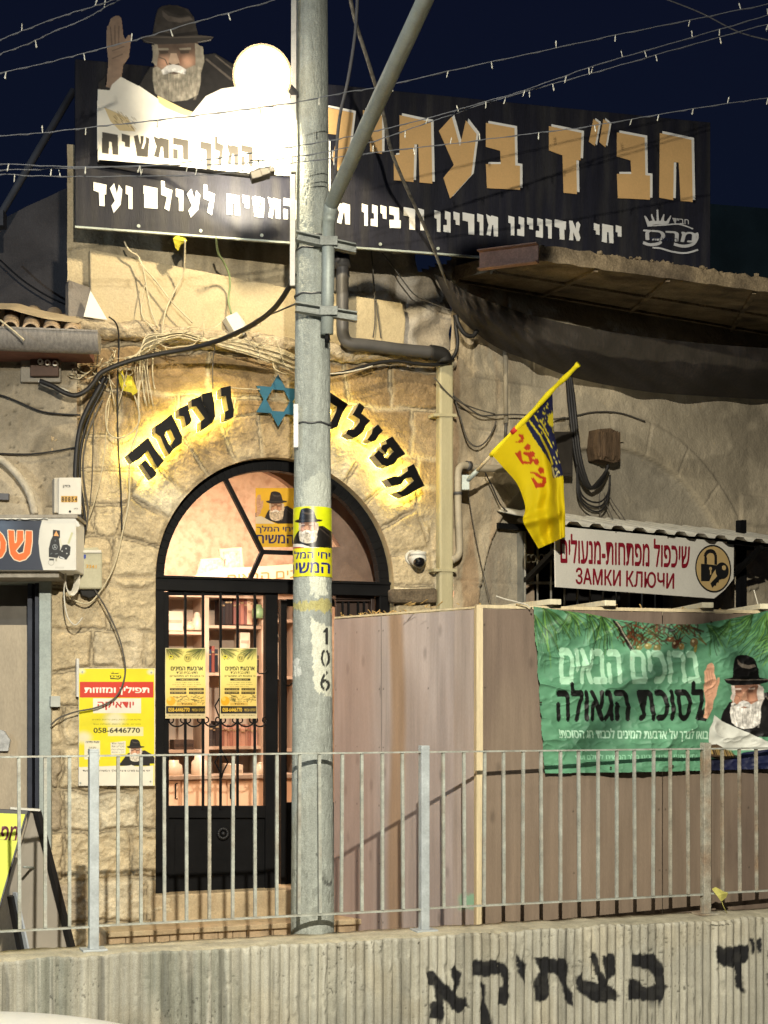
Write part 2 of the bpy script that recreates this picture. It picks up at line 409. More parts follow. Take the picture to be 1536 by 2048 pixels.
def portrait(cv, fx, hat='#15110f', coat='#17130f', skin='#a5765a', beard='#b9b09f', hand=True, shine='#4a4038', parts=None):
    P = {k: [fx(*p) for p in v] for k, v in PORT.items()}; L = lin
    def mixc(a, b, t): return tuple(x * (1 - t) + y * t for x, y in zip(L(a), L(b)))
    if hand: cv.poly(P['sleeve'], L(coat)); cv.poly(P['hand'], mixc(skin, '#d8b090', .35)); 
    if hand:
        for a, b in (((290, 175), (300, 300)), ((318, 165), (320, 290)), ((345, 170), (342, 290)), ((300, 330), (380, 300)), ((300, 380), (370, 350))):
            cv.line([fx(*a), fx(*b)], abs(fx(8, 0)[0] - fx(0, 0)[0]), mixc(skin, '#3a2418', .5), .6)
    cv.poly(P['coat'], L(coat)); 
    cv.line([fx(900, 380), fx(1010, 470), fx(1120, 560)], abs(fx(14, 0)[0] - fx(0, 0)[0]), L(shine), .7)
    cv.line([fx(960, 360), fx(1100, 470), fx(1190, 620)], abs(fx(10, 0)[0] - fx(0, 0)[0]), L(shine), .7)
    cv.poly(P['face'], L(skin))
    sc = abs(fx(100, 0)[0] - fx(0, 0)[0]) / 100
    def soft(x, y, rx, ry, col, amt):
        c = fx(x, y); d = np.hypot((cv.X - c[0]) / (rx * sc), (cv.Y - c[1]) / (ry * sc)); K = inpoly(P['face'], cv.X, cv.Y); cv.blend(np.where(K, np.exp(-d * d) * amt, 0), L(col))
    for q in ((570, 380, 40, 150, '#3a2014', .6), (850, 360, 45, 150, '#4a2a1a', .55), (700, 300, 170, 40, '#2a140c', .65), (640, 400, 45, 40, '#e0a888', .45), (780, 395, 50, 45, '#e0a888', .45), (628, 340, 45, 26, '#2a120a', .6), (765, 338, 48, 26, '#2a120a', .6), (735, 390, 22, 40, '#5a2e1c', .5)): soft(*q)
    cv.poly(P['hairl'], mixc(beard, skin, .25)); cv.poly(P['hairr'], mixc(beard, skin, .15))
    for k in ('eyel', 'eyer'): cv.poly(P[k], mixc(skin, '#1c0f08', .75))
    for k in ('browl', 'browr'): cv.poly(P[k], mixc(beard, skin, .4))
    cv.poly(P['nose'], mixc(skin, '#ffd8b8', .22)); cv.line([fx(662, 408), fx(690, 424), fx(730, 412)], abs(fx(8, 0)[0] - fx(0, 0)[0]), mixc(skin, '#2a150c', .6))
    cv.line([fx(600, 370), fx(640, 385), fx(655, 420)], abs(fx(7, 0)[0] - fx(0, 0)[0]), mixc(skin, '#2a150c', .35))
    cv.poly(P['beard'], L(beard)); cv.poly(P['mous'], mixc(beard, '#ffffff', .3)); cv.poly(P['mouth'], mixc(skin, '#2a0f0a', .6))
    rr = random.Random(5)
    for k in range(70):
        x = rr.uniform(580, 856); y = rr.uniform(450, 585)
        cv.line([fx(x, y), fx(x * .85 + 105, y + rr.uniform(40, 80))], abs(fx(5, 0)[0] - fx(0, 0)[0]), mixc(beard, '#5a5046', rr.uniform(.2, .7)), .55)
    cv.poly(P['crown'], L(hat)); cv.poly(P['shine'], L(shine), .8); cv.poly(P['dent'], mixc(hat, '#000000', .5)); cv.poly(P['band'], mixc(hat, '#000000', .6))
    gr = 1 + .9 * (fbm(cv.X / max(sc * 26, .8), cv.Y / max(sc * 26, .8), 4, 77) - .5)
    for k in ('coat', 'crown', 'hand', 'face', 'beard', 'hairl', 'hairr'):
        K = inpoly(P[k], cv.X, cv.Y); cv.c[K] *= gr[K][:, None] if k in ('coat', 'crown') else (.55 + .45 * gr[K])[:, None]
    K = inpoly(P['beard'], cv.X, cv.Y); st = fbm(cv.X / max(sc * 9, .5), cv.Y / max(sc * 60, 2), 3, 5); cv.c[K] *= (.55 + .85 * st[K])[:, None]
    cv.poly(P['brim'], L(hat)); cv.line([fx(490, 240), fx(700, 244), fx(940, 238)], abs(fx(9, 0)[0] - fx(0, 0)[0]), L(shine), .7)
def fit(x0, y0, x1, y1, bx=(203, 33, 1230, 850)):
    return lambda x, y: (x0 + (x - bx[0]) / (bx[2] - bx[0]) * (x1 - x0), y0 + (y - bx[1]) / (bx[3] - bx[1]) * (y1 - y0))
# ------------------------------------------------------------------ ground
def ground():
    m = mat('asphalt', (.075, .072, .066), .85, 0, .3, 1.2, bump=.25, bscale=90, fine=.25)
    b = MB(); b.add([(-60, -40, 0), (60, -40, 0), (60, 90, 0), (-60, 90, 0)], [(0, 1, 2, 3)]); tag(b.build('road', m), kind='structure')
    q = PW.off(-.12); b = MB(); A = q.w(-9, ZPAVE); B = q.w(9, ZPAVE)
    m2 = mat('paving', (.30, .26, .19), .8, 0, .25, 3, bump=.2, fine=.1)
    b.prism([A, B, B + Vector((0, 9, 0)), A + Vector((0, 9, 0))], (0, 0, -.3)); tag(b.build('pavement', m2), kind='structure')
ground()

# ------------------------------------------------------------------ roadside wall of ribbed concrete
GRAF = [[(165,1070),(195,1090),(300,1190),(325,1195),(328,1230),(290,1252),(270,1240),(230,1190),(235,1240),(230,1280),(180,1275),(178,1215),(200,1200),(190,1145),(170,1130)],
 [(262,1070),(275,1060),(302,1090),(300,1130),(280,1185),(260,1170),(270,1140)],
 [(348,1045),(420,1035),(480,1055),(495,1080),(498,1190),(480,1220),(445,1215),(450,1165),(470,1145),(465,1095),(350,1105)],
 [(375,1130),(400,1130),(400,1200),(425,1260),(430,1296),(420,1330),(385,1330),(375,1230),(390,1190)],
 [(525,1015),(565,1055),(560,1140),(530,1080)],
 [(595,1030),(720,1030),(735,1060),(725,1130),(748,1170),(748,1230),(715,1190),(700,1120),(690,1095),(650,1090),(655,1180),(640,1205),(600,1205),(595,1130),(615,1080)],
 [(820,1020),(840,1010),(850,1060),(880,1110),(870,1060),(872,1020),(915,1015),(918,1090),(885,1140),(930,1160),(925,1200),(830,1210),(765,1160),(765,1110),(790,1085),(790,1120),(850,1135)],
 [(985,1020),(1070,1010),(1105,1050),(1110,1100),(1130,1140),(1100,1200),(970,1200),(970,1110),(1005,1120),(1040,1145),(1085,1130),(1060,1075),(985,1070)],
 [(1320,985),(1445,975),(1450,1030),(1425,1060),(1435,1165),(1420,1170),(1400,1140),(1400,1065),(1320,1055)],
 [(1458,955),(1472,955),(1475,1015),(1466,1015)], [(1488,955),(1502,955),(1499,1015),(1492,1015)],
 [(1525,1000),(1600,990),(1640,1030),(1640,1150),(1525,1150),(1525,1090),(1590,1085),(1585,1050),(1530,1050)],
 [(1690,1000),(1800,990),(1815,1160),(1780,1160),(1770,1050),(1730,1050),(1735,1160),(1695,1160)]]
def retaining_wall():
    t = thing('retaining_wall', 'low ribbed concrete wall along the road with black painted Hebrew letters', 'wall', PW.w(0, 0))
    a0, a1 = PW.sx(-420), PW.sx(1960); st = .0052
    a = np.arange(a0, a1, st); z = np.concatenate([np.linspace(0, .95, 20), np.arange(.96, ZWALL + .001, .008)])
    A, Z = np.meshgrid(a, z)
    wob = (fbm(A * 3, Z * 1.2, 3, 4) - .5) * .012
    ph = (A + wob) / .0545; idx = np.floor(ph); fr = ph - idx
    worn = np.clip(1.15 - (A - PW.sx(700)) * .0 - sstep(PW.sx(900), PW.sx(100), A) * .55, .3, 1)
    rib = np.power(np.clip(np.sin(np.pi * fr), 0, 1), .8)
    rn = vnoise(idx * 7.13, idx * 0 + 3, 9)
    chip = sstep(.60, .74, fbm(A * 15, Z * 9, 4, 21)) * (.5 + .5 * vnoise(idx * 3.3, Z * 6, 2))
    hgt = .026 * rib * worn * (.75 + .5 * rn) * (1 - .55 * chip) + .0045 * (fbm(A * 34, Z * 10, 4, 3) - .5) + .002 * (fbm(A * 110, Z * 60, 2, 5) - .5)
    pit = sstep(.86, .90, vnoise(A * 105, Z * 88, 31)) * sstep(.4, .6, fbm(A * 4, Z * 4, 2, 32)); hgt = hgt - .006 * pit
    hgt = hgt * sstep(ZWALL + .001, ZWALL - .012, Z) - .012 * sstep(.55, .75, fbm(A * 12, Z * 30, 3, 12)) * sstep(ZWALL - .05, ZWALL, Z)
    P = PW.wv(A, Z, hgt)
    P[..., 2] += np.where(Z > ZWALL - .03, (fbm(A * 5, A * 0 + 1, 4, 8) - .5) * .03 + (fbm(A * 30, A * 0 + 1, 3, 9) - .5) * .014, 0)
    base = np.array([.46, .445, .365]); tone = fbm(A * 1.7, Z * 2.5, 4, 14); stre = fbm(A * 26, Z * 1.1, 4, 15); stre2 = fbm(A * 60, Z * .8, 3, 19)
    g = (.66 + .42 * tone) * (.70 + .55 * stre) * (.86 + .26 * stre2) * (.85 + .3 * rn * worn)
    C = base * g[..., None]
    left = sstep(PW.sx(900), PW.sx(200), A)
    warm = sstep(.5, .7, fbm(A * 3, Z * 3, 3, 55)); C = C * (1 - .25 * warm[..., None] * np.array([0, .12, .3]))
    green = sstep(.5, .66, fbm(A * 5, Z * 1.5, 4, 40)) * .55 * left; C = C * (1 - green[..., None]) + np.array([.17, .19, .155]) * green[..., None]
    drip = sstep(.68, .73, fbm(A * 22, Z * .55, 3, 77)) * sstep(PW.sx(620), PW.sx(420), A); C = C * (1 - .7 * drip[..., None]) + np.array([.52, .5, .42]) * .7 * drip[..., None]
    dark = sstep(.63, .70, fbm(A * 17, Z * .9, 4, 88)) * (.35 + .4 * left); C = C * (1 - dark[..., None] * .55)
    C = C * (1 - .62 * pit[..., None])
    groove = sstep(.25, .0, np.minimum(fr, 1 - fr) * 2) * worn; C = C * (1 - .18 * groove[..., None])  # rib grooves darkened in the colour, for shade as much as dirt
    px, py = px_of(PW.wv(A, Z, 0 * A))
    jx = px + (fbm(A * 40, Z * 40, 3, 61) - .5) * 5; jy = py + (fbm(A * 40, Z * 40, 3, 62) - .5) * 5 + (fbm(A * 45, A * 0, 2, 63) - .5) * 8
    K = np.zeros(A.shape)
    for ox in (-.9, 0, .9):
        for oy in (-.9, 0, .9):
            k_ = np.zeros(A.shape, bool)
            for g_ in GRAF: k_ |= inpoly([(768 + x / 2, 1400 + y / 2) for x, y in g_], jx + ox, jy + oy)
            K += k_ / 9
    K *= .97 + .03 * sstep(.35, .5, fbm(A * 16, Z * 16, 4, 64))
    K = np.where((chip > .8) & (fbm(A * 90, Z * 90, 2, 5) > .72), K * .5, K)[..., None]
    C = C * (1 - K) + np.array([.012, .012, .013]) * K
    m = mat('ribbed_concrete', rough=.9, var=.12, scale=14, bump=.35, bscale=150, attr=True, fine=.22, fscale=170)
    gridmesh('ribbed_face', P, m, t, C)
    # coping: the wall's top and back
    top = MB(); n = len(a); front = P[-1]
    d = np.array([-.30 + .0 * k for k in a]); ct = []
    rows = []
    for dd in (0, -.06, -.14, -.22, -.30):
        r_ = PW.wv(a, np.full(n, ZWALL), np.full(n, dd)) if dd else front.copy()
        if dd: r_[:, 2] = front[:, 2] * .35 + ZWALL * .65 + (fbm(a * 9, a * 0 + dd * 40, 3, 70) - .5) * .012 + .004
        rows.append(r_)
    r_ = rows[-1].copy(); r_[:, 2] = ZPAVE - .2; rows.append(r_)
    PP = np.stack(rows, 0)[:, ::3]
    gridmesh('coping', PP, mat('coping_concrete', (.50, .46, .34), .9, 0, .35, 7, bump=.4, bscale=70, fine=.2), t)
retaining_wall()

# ------------------------------------------------------------------ stone building with the arch
ST = thing('stone_building', 'old stone shopfront with an arched black door and backlit letters', 'building', PC.w(PC.sx(500), ZPAVE))
ARC = PC.off(-.05)
AL, AR = PC.sx(311), PC.sx(787); AC, ARAD = (AL + AR) / 2, (AR - AL) / 2
ZSPR = PC.p(550, 1163).z; ZSILL = 1.478
ZLEDGE = 5.13
def facade():
    st = .0078
    a = np.arange(PC.sx(101), PC.sx(906), st); z = np.arange(ZPAVE - .02, ZLEDGE, st)
    A, Z = np.meshgrid(a, z)
    # courses
    r_ = random.Random(11); zs = [ZPAVE - .02]
    while zs[-1] < ZLEDGE: zs.append(zs[-1] + r_.uniform(.20, .33))
    zs = np.array(zs)
    Aw = A + (fbm(A * 5, Z * 5, 3, 1) - .5) * .07; Zw = Z + (fbm(A * 4, Z * 4, 3, 2) - .5) * .085
    row = np.clip(np.searchsorted(zs, Zw) - 1, 0, len(zs) - 2)
    dz = np.minimum(Zw - zs[row], zs[row + 1] - Zw)
    cell = np.zeros(A.shape, int); da = np.zeros(A.shape)
    for k in range(len(zs) - 1):
        e = [a[0] - .3 * r_.random() - .1]
        while e[-1] < a[-1] + .2: e.append(e[-1] + r_.uniform(.22, .52))
        e = np.array(e); K = row == k; c = np.clip(np.searchsorted(e, Aw[K]) - 1, 0, len(e) - 2)
        cell[K] = k * 100 + c; da[K] = np.minimum(Aw[K] - e[c], e[c + 1] - Aw[K])
    dist = np.minimum(dz, da)
    # voussoirs
    dx = A - AC; dzc = Z - ZSPR; rad = np.hypot(dx, dzc); ring = (rad < ARAD + .30) & (dzc > -.02)
    th = np.arctan2(dzc, dx); nv = 13; q = th / math.pi * nv + (fbm(A * 6, Z * 6, 2, 8) - .5) * .12; qi = np.floor(q)
    vd = np.minimum(q - qi, 1 - (q - qi)) * math.pi / nv * rad; vd = np.minimum(vd, ARAD + .30 - rad)
    cell[ring] = (9000 + qi[ring]).astype(int); dist[ring] = vd[ring]
    dist = dist + (fbm(A * 30, Z * 30, 3, 44) - .5) * .02
    v = vnoise(cell * 1.37 + .5, cell * .71 + .5, 5); v2 = vnoise(cell * 2.11 + .5, cell * .37 + .5, 6); v3 = vnoise(cell * .91 + .2, cell * 1.77, 16)
    edge = sstep(.002, .03, dist)
    rough = np.where(ring, .28, 1.0) * (.4 + .9 * v3)
    face = (fbm(A * 7 + v * 30, Z * 7, 5, 3) - .5) * .042 * rough + (fbm(A * 22, Z * 30, 4, 23) - .5) * .028 * rough
    rdg = (1 - np.abs(2 * fbm(A * 9 + v2 * 9, Z * 12, 4, 33) - 1)) ** 3 * .02 * rough
    smear = sstep(.46, .62, fbm(A * 3, Z * 3, 4, 51))     # pointing smeared flush over the joints
    H = edge * (.017 * (1 - .6 * smear) + .8 * face + rdg) + (fbm(A * 55, Z * 55, 3, 71) - .5) * .006
    hal = sstep(.30, .36, rad - ARAD) * sstep(.85, .7, rad - ARAD) * (dzc > .1); H = np.clip(H * (1 - .75 * hal), -.02, .05)
    H = H + (fbm(A * 95, Z * 95, 3, 72) - .5) * .009 * (1 - .6 * hal)
    C1 = np.array([.56, .465, .30]); C2 = np.array([.44, .35, .215]); C3 = np.array([.62, .55, .40]); C4 = np.array([.33, .27, .195])
    w = v[..., None]; C = C1 * (1 - w) + C2 * w; w = sstep(.6, .9, v2)[..., None]; C = C * (1 - w) + C3 * w
    w = (sstep(.78, .9, vnoise(cell * 3.1, cell * 1.3, 66)))[..., None]; C = C * (1 - .8 * w) + C4 * .8 * w
    C = C * (.70 + .60 * fbm(A * 11, Z * 11, 5, 81))[..., None] * (.78 + .44 * fbm(A * 48, Z * 48, 3, 82))[..., None]
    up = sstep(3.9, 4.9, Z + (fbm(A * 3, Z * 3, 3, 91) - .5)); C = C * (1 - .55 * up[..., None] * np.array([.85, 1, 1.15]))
    J = np.array([.46, .38, .25]); C = C * edge[..., None] + (J * (.75 + .4 * fbm(A * 20, Z * 20, 3, 7))[..., None]) * (1 - edge[..., None])
    crack = np.maximum(sstep(.007, .001, np.abs(dist - .010)) * sstep(.40, .52, fbm(A * 3, Z * 6, 3, 13)), sstep(.012, .003, np.abs(fbm(A * 5, Z * 7, 4, 113) - .5)) * sstep(.52, .6, fbm(A * 2.2, Z * 2.2, 3, 213)) * .6); C = C * (1 - .62 * crack[..., None]); H = H - .006 * crack
    # opening
    inside = ((np.abs(dx) < ARAD) & (Z <= ZSPR) & (Z > ZSILL)) | ((rad < ARAD) & (Z > ZSPR))
    keep = ~(inside[:-1, :-1] & inside[1:, :-1] & inside[1:, 1:] & inside[:-1, 1:])
    A2, Z2 = A.copy(), Z.copy()
    up_ = inside & (Z > ZSPR); f = ARAD / np.maximum(rad, 1e-6); A2 = np.where(up_, AC + dx * f, A2); Z2 = np.where(up_, ZSPR + dzc * f, Z2)
    lo = inside & (Z <= ZSPR); A2 = np.where(lo & (np.abs(dx) > ARAD - .05), AC + np.sign(dx) * ARAD, A2); Z2 = np.where(lo & (np.abs(dx) <= ARAD - .05), ZSILL, Z2)
    H = np.where(inside, .004, H)
    far = sstep(.0, .03, np.where(dzc > 0, np.abs(rad - ARAD), np.abs(np.abs(dx) - ARAD))); H = np.where(Z > ZSILL - .05, H * (.25 + .75 * far), H)
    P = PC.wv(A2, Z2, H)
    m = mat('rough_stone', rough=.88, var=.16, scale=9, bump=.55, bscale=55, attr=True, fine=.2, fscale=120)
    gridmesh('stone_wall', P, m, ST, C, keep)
    # reveal of the opening
    out = [(AL, ZSILL)] + [(AL, ZSPR - (1 - k / 6) * (ZSPR - ZSILL)) for k in range(1, 6)] + [(AC - ARAD * math.cos(k * math.pi / 40), ZSPR + ARAD * math.sin(k * math.pi / 40)) for k in range(41)] + [(AR, ZSPR - k / 6 * (ZSPR - ZSILL)) for k in range(1, 7)]
    b = MB(); b.smooth = True
    vs = []
    for d in (.006, -.10, -.22): vs += [PC.w(x, z_, d) for x, z_ in out]
    n = len(out); fs = [(r * n + i, r * n + i + 1, (r + 1) * n + i + 1, (r + 1) * n + i) for r in (0, 1) for i in range(n - 1)]
    b.add(vs, fs, True); b.build('reveal', mat('reveal_stone', (.44, .35, .2), .85, 0, .3, 9, bump=.3), ST)
facade()

def upper_wall():
    m = mat('plaster_parapet', (.52, .43, .27), .9, 0, .3, 2.2, bump=.45, bscale=30, fine=.12, tint=(.28, .235, .17), tscale=2.2, tamt=.55)
    ztop = 6.35
    # set-back wall, with the stepped left end and the broken right shoulder
    st = .03; a = np.arange(PC.sx(137), PC.sx(905), st); z = np.arange(ZLEDGE - .1, ztop, st); A, Z = np.meshgrid(a, z)
    H = (fbm(A * 3, Z * 3, 4, 3) - .5) * .035 + (fbm(A * 14, Z * 14, 4, 6) - .5) * .02
    rub = sstep(PC.sx(740), PC.sx(800), A); H = H + rub * (fbm(A * 7, Z * 7, 4, 9) - .35) * .16
    px, py = px_of(PC.wv(A, Z, 0 * A)); keep = ~((px > 833 + 6 * (fbm(A * 6, Z * 6, 2, 2) - .5)) & (py < 545 - (px - 833) * .3 + 18 * (fbm(A * 9, A * 0, 3, 4) - .5)))
    keep = keep[:-1, :-1]
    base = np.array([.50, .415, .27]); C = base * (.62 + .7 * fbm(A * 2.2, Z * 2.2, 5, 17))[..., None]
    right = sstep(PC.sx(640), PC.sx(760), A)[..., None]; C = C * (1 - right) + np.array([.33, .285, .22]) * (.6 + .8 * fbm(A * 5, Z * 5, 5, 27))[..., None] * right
    wht = (sstep(.52, .62, fbm(A * 6, Z * 6, 4, 37)) * rub)[..., None]; C = C * (1 - wht) + np.array([.46, .42, .36]) * wht
    stain = sstep(.55, .7, fbm(A * 9, Z * 1.2, 4, 47))[..., None]; C = C * (1 - .35 * stain)
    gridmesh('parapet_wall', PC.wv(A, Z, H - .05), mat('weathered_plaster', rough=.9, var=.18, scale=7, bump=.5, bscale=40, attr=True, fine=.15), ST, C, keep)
    # thicker lower slab catching the flood lamp
    pts = [(180, 498), (250, 511), (400, 541), (592, 578), (700, 590), (805, 606), (812, 640), (806, 716), (590, 694), (400, 672), (215, 652), (182, 640)]
    b = MB(); prism_px(b, PC, pts, -.04, .035); b.build('parapet_slab', m, ST, .008)
    b = MB(); prism_px(b, PC, [(137, 560), (180, 575), (180, 648), (137, 640)], -.1, .02); b.build('parapet_end', mat('grey_render', (.20, .18, .16), .9, 0, .3, 4, bump=.4), ST)
    # broken ledge of rubble and mortar on top of the stones
    a = np.arange(PC.sx(150), PC.sx(905), .016); t = np.linspace(0, 1, 18); A, T = np.meshgrid(a, t)
    ang = T * math.pi; rr = .058 + .055 * (fbm(A * 7, T * 2, 4, 5) - .4) + .03 * (fbm(A * 26, T * 9, 3, 15) - .5)
    D = .02 + rr * np.sin(ang) * 1.25; Z = ZLEDGE + .0 + rr * np.cos(ang) * .95 + (fbm(A * 3, A * 0, 3, 4) - .5) * .05
    C = np.array([.47, .39, .27]) * (.5 + .9 * fbm(A * 14, T * 4, 4, 6))[..., None]
    gridmesh('ledge', PC.wv(A, Z, D), mat('rubble', rough=.95, var=.3, scale=25, bump=.7, bscale=60, attr=True, fine=.25), ST, C)
upper_wall()

def steps():
    m = mat('step_stone', (.47, .375, .235), .75, 0, .3, 5, bump=.3, bscale=50, fine=.12, tint=(.36, .24, .13), tscale=3, tamt=.6)
    b = MB(); x0, x1 = PC.sx(300), PC.sx(800)
    def stp(a0, a1, z0, z1, d0, d1): b.prism([PC.w(a0, z0, d1), PC.w(a1, z0, d1), PC.w(a1, z1, d1), PC.w(a0, z1, d1)], -PC.n * (d1 - d0))
    stp(x0, x1, 1.30, ZSILL, -.32, .035)
    b.build('threshold', m, ST, .008)
    b = MB(); x0 = PC.sx(198)
    r_ = random.Random(3); a = x0
    while a < PC.sx(800):
        w_ = r_.uniform(.09, .2); stp(a, a + w_ - .004, ZPAVE, 1.262, -.02, .30); a += w_
    b.build('step_riser', mat('step_tile', (.46, .34, .21), .7, 0, .35, 8, bump=.2, fine=.12), ST, .003)
    b = MB(); stp(PC.sx(196), PC.sx(800), 1.264, 1.298, -.02, .33); b.build('step_tread', m, ST, .006)
steps()

# ---- the door and its fanlight
DR = PC.off(-.10)
def door():
    bm = BLACKM(); gl = glassmat('door_glass', .06)
    fr = MB()
    def dbox(b, x0, y0, x1, y1, d0=-.16, d1=-.10): rect_lv(b, PC, x0, y0, x1, y1, d0, d1)
    zt0, zt1 = PC.off(-.1).p(400, 1183).z, PC.off(-.1).p(400, 1156).z
    # ring of the arch
    n = 48; w_ = .075
    oa = [(AC - (ARAD + .004) * math.cos(k * math.pi / n), ZSPR + (ARAD + .004) * math.sin(k * math.pi / n)) for k in range(n + 1)]
    ia = [(AC - (ARAD - w_) * math.cos(k * math.pi / n), ZSPR + (ARAD - w_) * math.sin(k * math.pi / n)) for k in range(n + 1)]
    for k in range(n):
        fr.prism([PC.w(*oa[k], -.08), PC.w(*oa[k + 1], -.08), PC.w(*ia[k + 1], -.08), PC.w(*ia[k], -.08)], PC.n * -.08)
    for a0, a1 in ((AL - .012, AL + .075), (AR - .075, AR + .012)):
        fr.prism([PC.w(a0, ZSILL - .05, -.07), PC.w(a1, ZSILL - .05, -.07), PC.w(a1, ZSPR + .03, -.07), PC.w(a0, ZSPR + .03, -.07)], PC.n * -.09)
    fr.prism([PC.w(AL, zt0, -.06), PC.w(AR, zt0, -.06), PC.w(AR, zt1, -.06), PC.w(AL, zt1, -.06)], PC.n * -.11)
    fr.prism([PC.w(AL, zt1 - .012, -.045), PC.w(AR, zt1 - .012, -.045), PC.w(AR, zt1 + .006, -.045), PC.w(AL, zt1 + .006, -.045)], PC.n * -.013)
    f = fr.build('door_frame', bm, ST, .003)
    mb = MB()
    c0 = [(451, 960), (524, 1104), (499, 1160)]
    for p, q in ((c0[0], c0[1]), (c0[1], c0[2]), (c0[1], (590, 1106)), ((590, 1106), (616, 1162)), ((590, 1106), (668, 972))):
        bar_px(mb, PC, p, q, .028, .04, -.1)
    mb.build('muntin', bm, f)
    g = MB(); g.poly([PC.w(AC - (ARAD - .07) * math.cos(k * math.pi / 40), ZSPR + (ARAD - .07) * math.sin(k * math.pi / 40), -.13) for k in range(41)]); g.build('fanlight_pane', gl, f)
    # left leaf
    lf = MB(); y1, y0 = 1786, 1183
    dbox(lf, 318, y0, 338, y1); dbox(lf, 531, y0, 556, y1); 
    rect_px(lf, PC, 338, 1612, 531, 1636, -.155, -.098); rect_px(lf, PC, 338, 1176, 531, 1190, -.155, -.102)
    d = lf.build('door', bm, ST, .003)
    pn = MB(); rect_px(pn, PC, 336, 1630, 533, 1790, -.15, -.125); 
    for x0, x1, y0, y1 in ((350, 360, 1650, 1775), (505, 514, 1650, 1775)): rect_px(pn, PC, x0, y0, x1, y1, -.126, -.118)
    pn.build('door_panel', bm, d)
    gp = MB(); q = PC.off(-.14); gp.poly([q.p(336, 1186), q.p(533, 1188), q.p(533, 1620), q.p(336, 1620)]); gp.build('pane', gl, d)
    for x in (370.5, 406, 441, 475, 509.5):
        g = MB(); bar_px(g, PC, (x, 1184), (x, 1618), .016, .016, -.092); g.build('bar', bm, d)
    ro = MB(); q = PC.off(-.112); c = q.p(446, 1667)
    for k in range(16):
        an = k * math.pi / 8; u = PC.d * math.cos(an) + Vector((0, 0, 1)) * math.sin(an)
        ro.ball(c + u * .032 + PC.n * .004, .013, 8, 6, (1, 1, 1))
    ro.ball(c + PC.n * .006, .017, 12, 8); ro.build('rosette', mat('cast_iron', (.006, .006, .007), .5, 0, .3, 30, spec=.4), d)
    def scroll(b, cx, cy, s, flip):
        P = [(cx + flip * (s - .0) , cy - 14)]
        pts = []
        for k in range(15):
            an = math.pi * (.15 + 1.7 * k / 14); r = 1 - .045 * k
            pts.append((cx + flip * (s * .5 - s * .55 * r * math.cos(an + 1.2)), cy + s * .5 * r * math.sin(an + 1.2) * .9 - 2))
        q = PC.off(-.09); b.tube([q.p(*p) for p in pts], .0055, 5)
    for i, x in enumerate((354, 388, 424, 458, 492, 520)):
        b = MB(); q = PC.off(-.09)
        w_ = 16 if i < 5 else 14
        arc = [(x - w_ + (1 - math.cos(t_)) * w_ , 1440 + math.sin(t_) * 13) for t_ in (math.pi * k / 12 for k in range(13))]
        b.tube([q.p(*p) for p in arc], .0058, 5)
        for s in (-1, 1):
            cu = [(x + s * (w_ - 4.5 + 4.5 * math.cos(t_)), 1440 - 4 * math.sin(t_) * 1.4) for t_ in (math.pi * 1.55 * k / 10 for k in range(11))]
            b.tube([q.p(*p) for p in cu], .005, 5)
        b.build('scroll', bm, d)
    b = MB(); q = PC.off(-.085); 
    for s in (-1, 1): b.tube([q.p(*p) for p in ((443, 1498), (443 + s * 4, 1508), (443 + s * 13, 1525), (443 + s * 4, 1542), (443, 1556))], .0055, 5)
    b.build('diamond', bm, d)
    b = MB(); q = PC.off(-.085)
    for s in (1,): b.tube([q.p(*p) for p in ((441, 1393), (430, 1412), (437, 1430), (442, 1438))], .0055, 5)
    b.build('curl', bm, d); b = MB()
    b.tube([q.p(*p) for p in ((516, 1330), (512, 1338), (518, 1347), (530, 1347), (537, 1338), (533, 1331))], .005, 5)
    b.build('curl', bm, d)
    # right leaf, standing ajar behind the street pole
    od = MB()
    rect_lv(od, PC, 562, 1200, 574, 1776, -.34, -.28); rect_lv(od, PC, 700, 1200, 712, 1776, -.34, -.28); rect_px(od, PC, 574, 1620, 700, 1775, -.33, -.29); rect_px(od, PC, 574, 1198, 700, 1212, -.34, -.28)
    rect_px(od, PC, 574, 1605, 700, 1622, -.34, -.28)
    o2 = od.build('open_door', bm, ST, .003)
    for x in (588, 602, 630, 660, 685):
        g = MB(); bar_px(g, PC, (x, 1208), (x, 1608), .016, .016, -.31); g.build('bar', bm, o2)
    b = MB(); q = PC.off(-.275); b.tube([q.p(*p) for p in smooth_path([(571, 1352, 0), (567, 1360, 0), (573, 1371, 0), (583, 1366, 0)], 4)] if 0 else [q.p(*p) for p in ((573, 1347), (567, 1356), (569, 1368), (578, 1372), (584, 1366))], .005, 5); b.build('curl', bm, o2)
    # side light right of the pole: brown timber frame with bars
    sd = MB(); brown = mat('brown_paint', (.035, .018, .012), .5, 0, .3, 8, spec=.4)
    rect_px(sd, PC, 672, 1186, 750, 1198, -.2, -.13); rect_px(sd, PC, 672, 1198, 745, 1203, -.19, -.15); rect_lv(sd, PC, 742, 1190, 750, 1700, -.2, -.13); rect_px(sd, PC, 672, 1203, 742, 1700, -.22, -.19)
    s_ = sd.build('side_light', brown, ST, .003)
    for x in (685, 697, 716, 728):
        g = MB(); bar_px(g, PC, (x, 1203), (x, 1600), .014, .014, -.15); g.build('bar', bm, s_)
door()

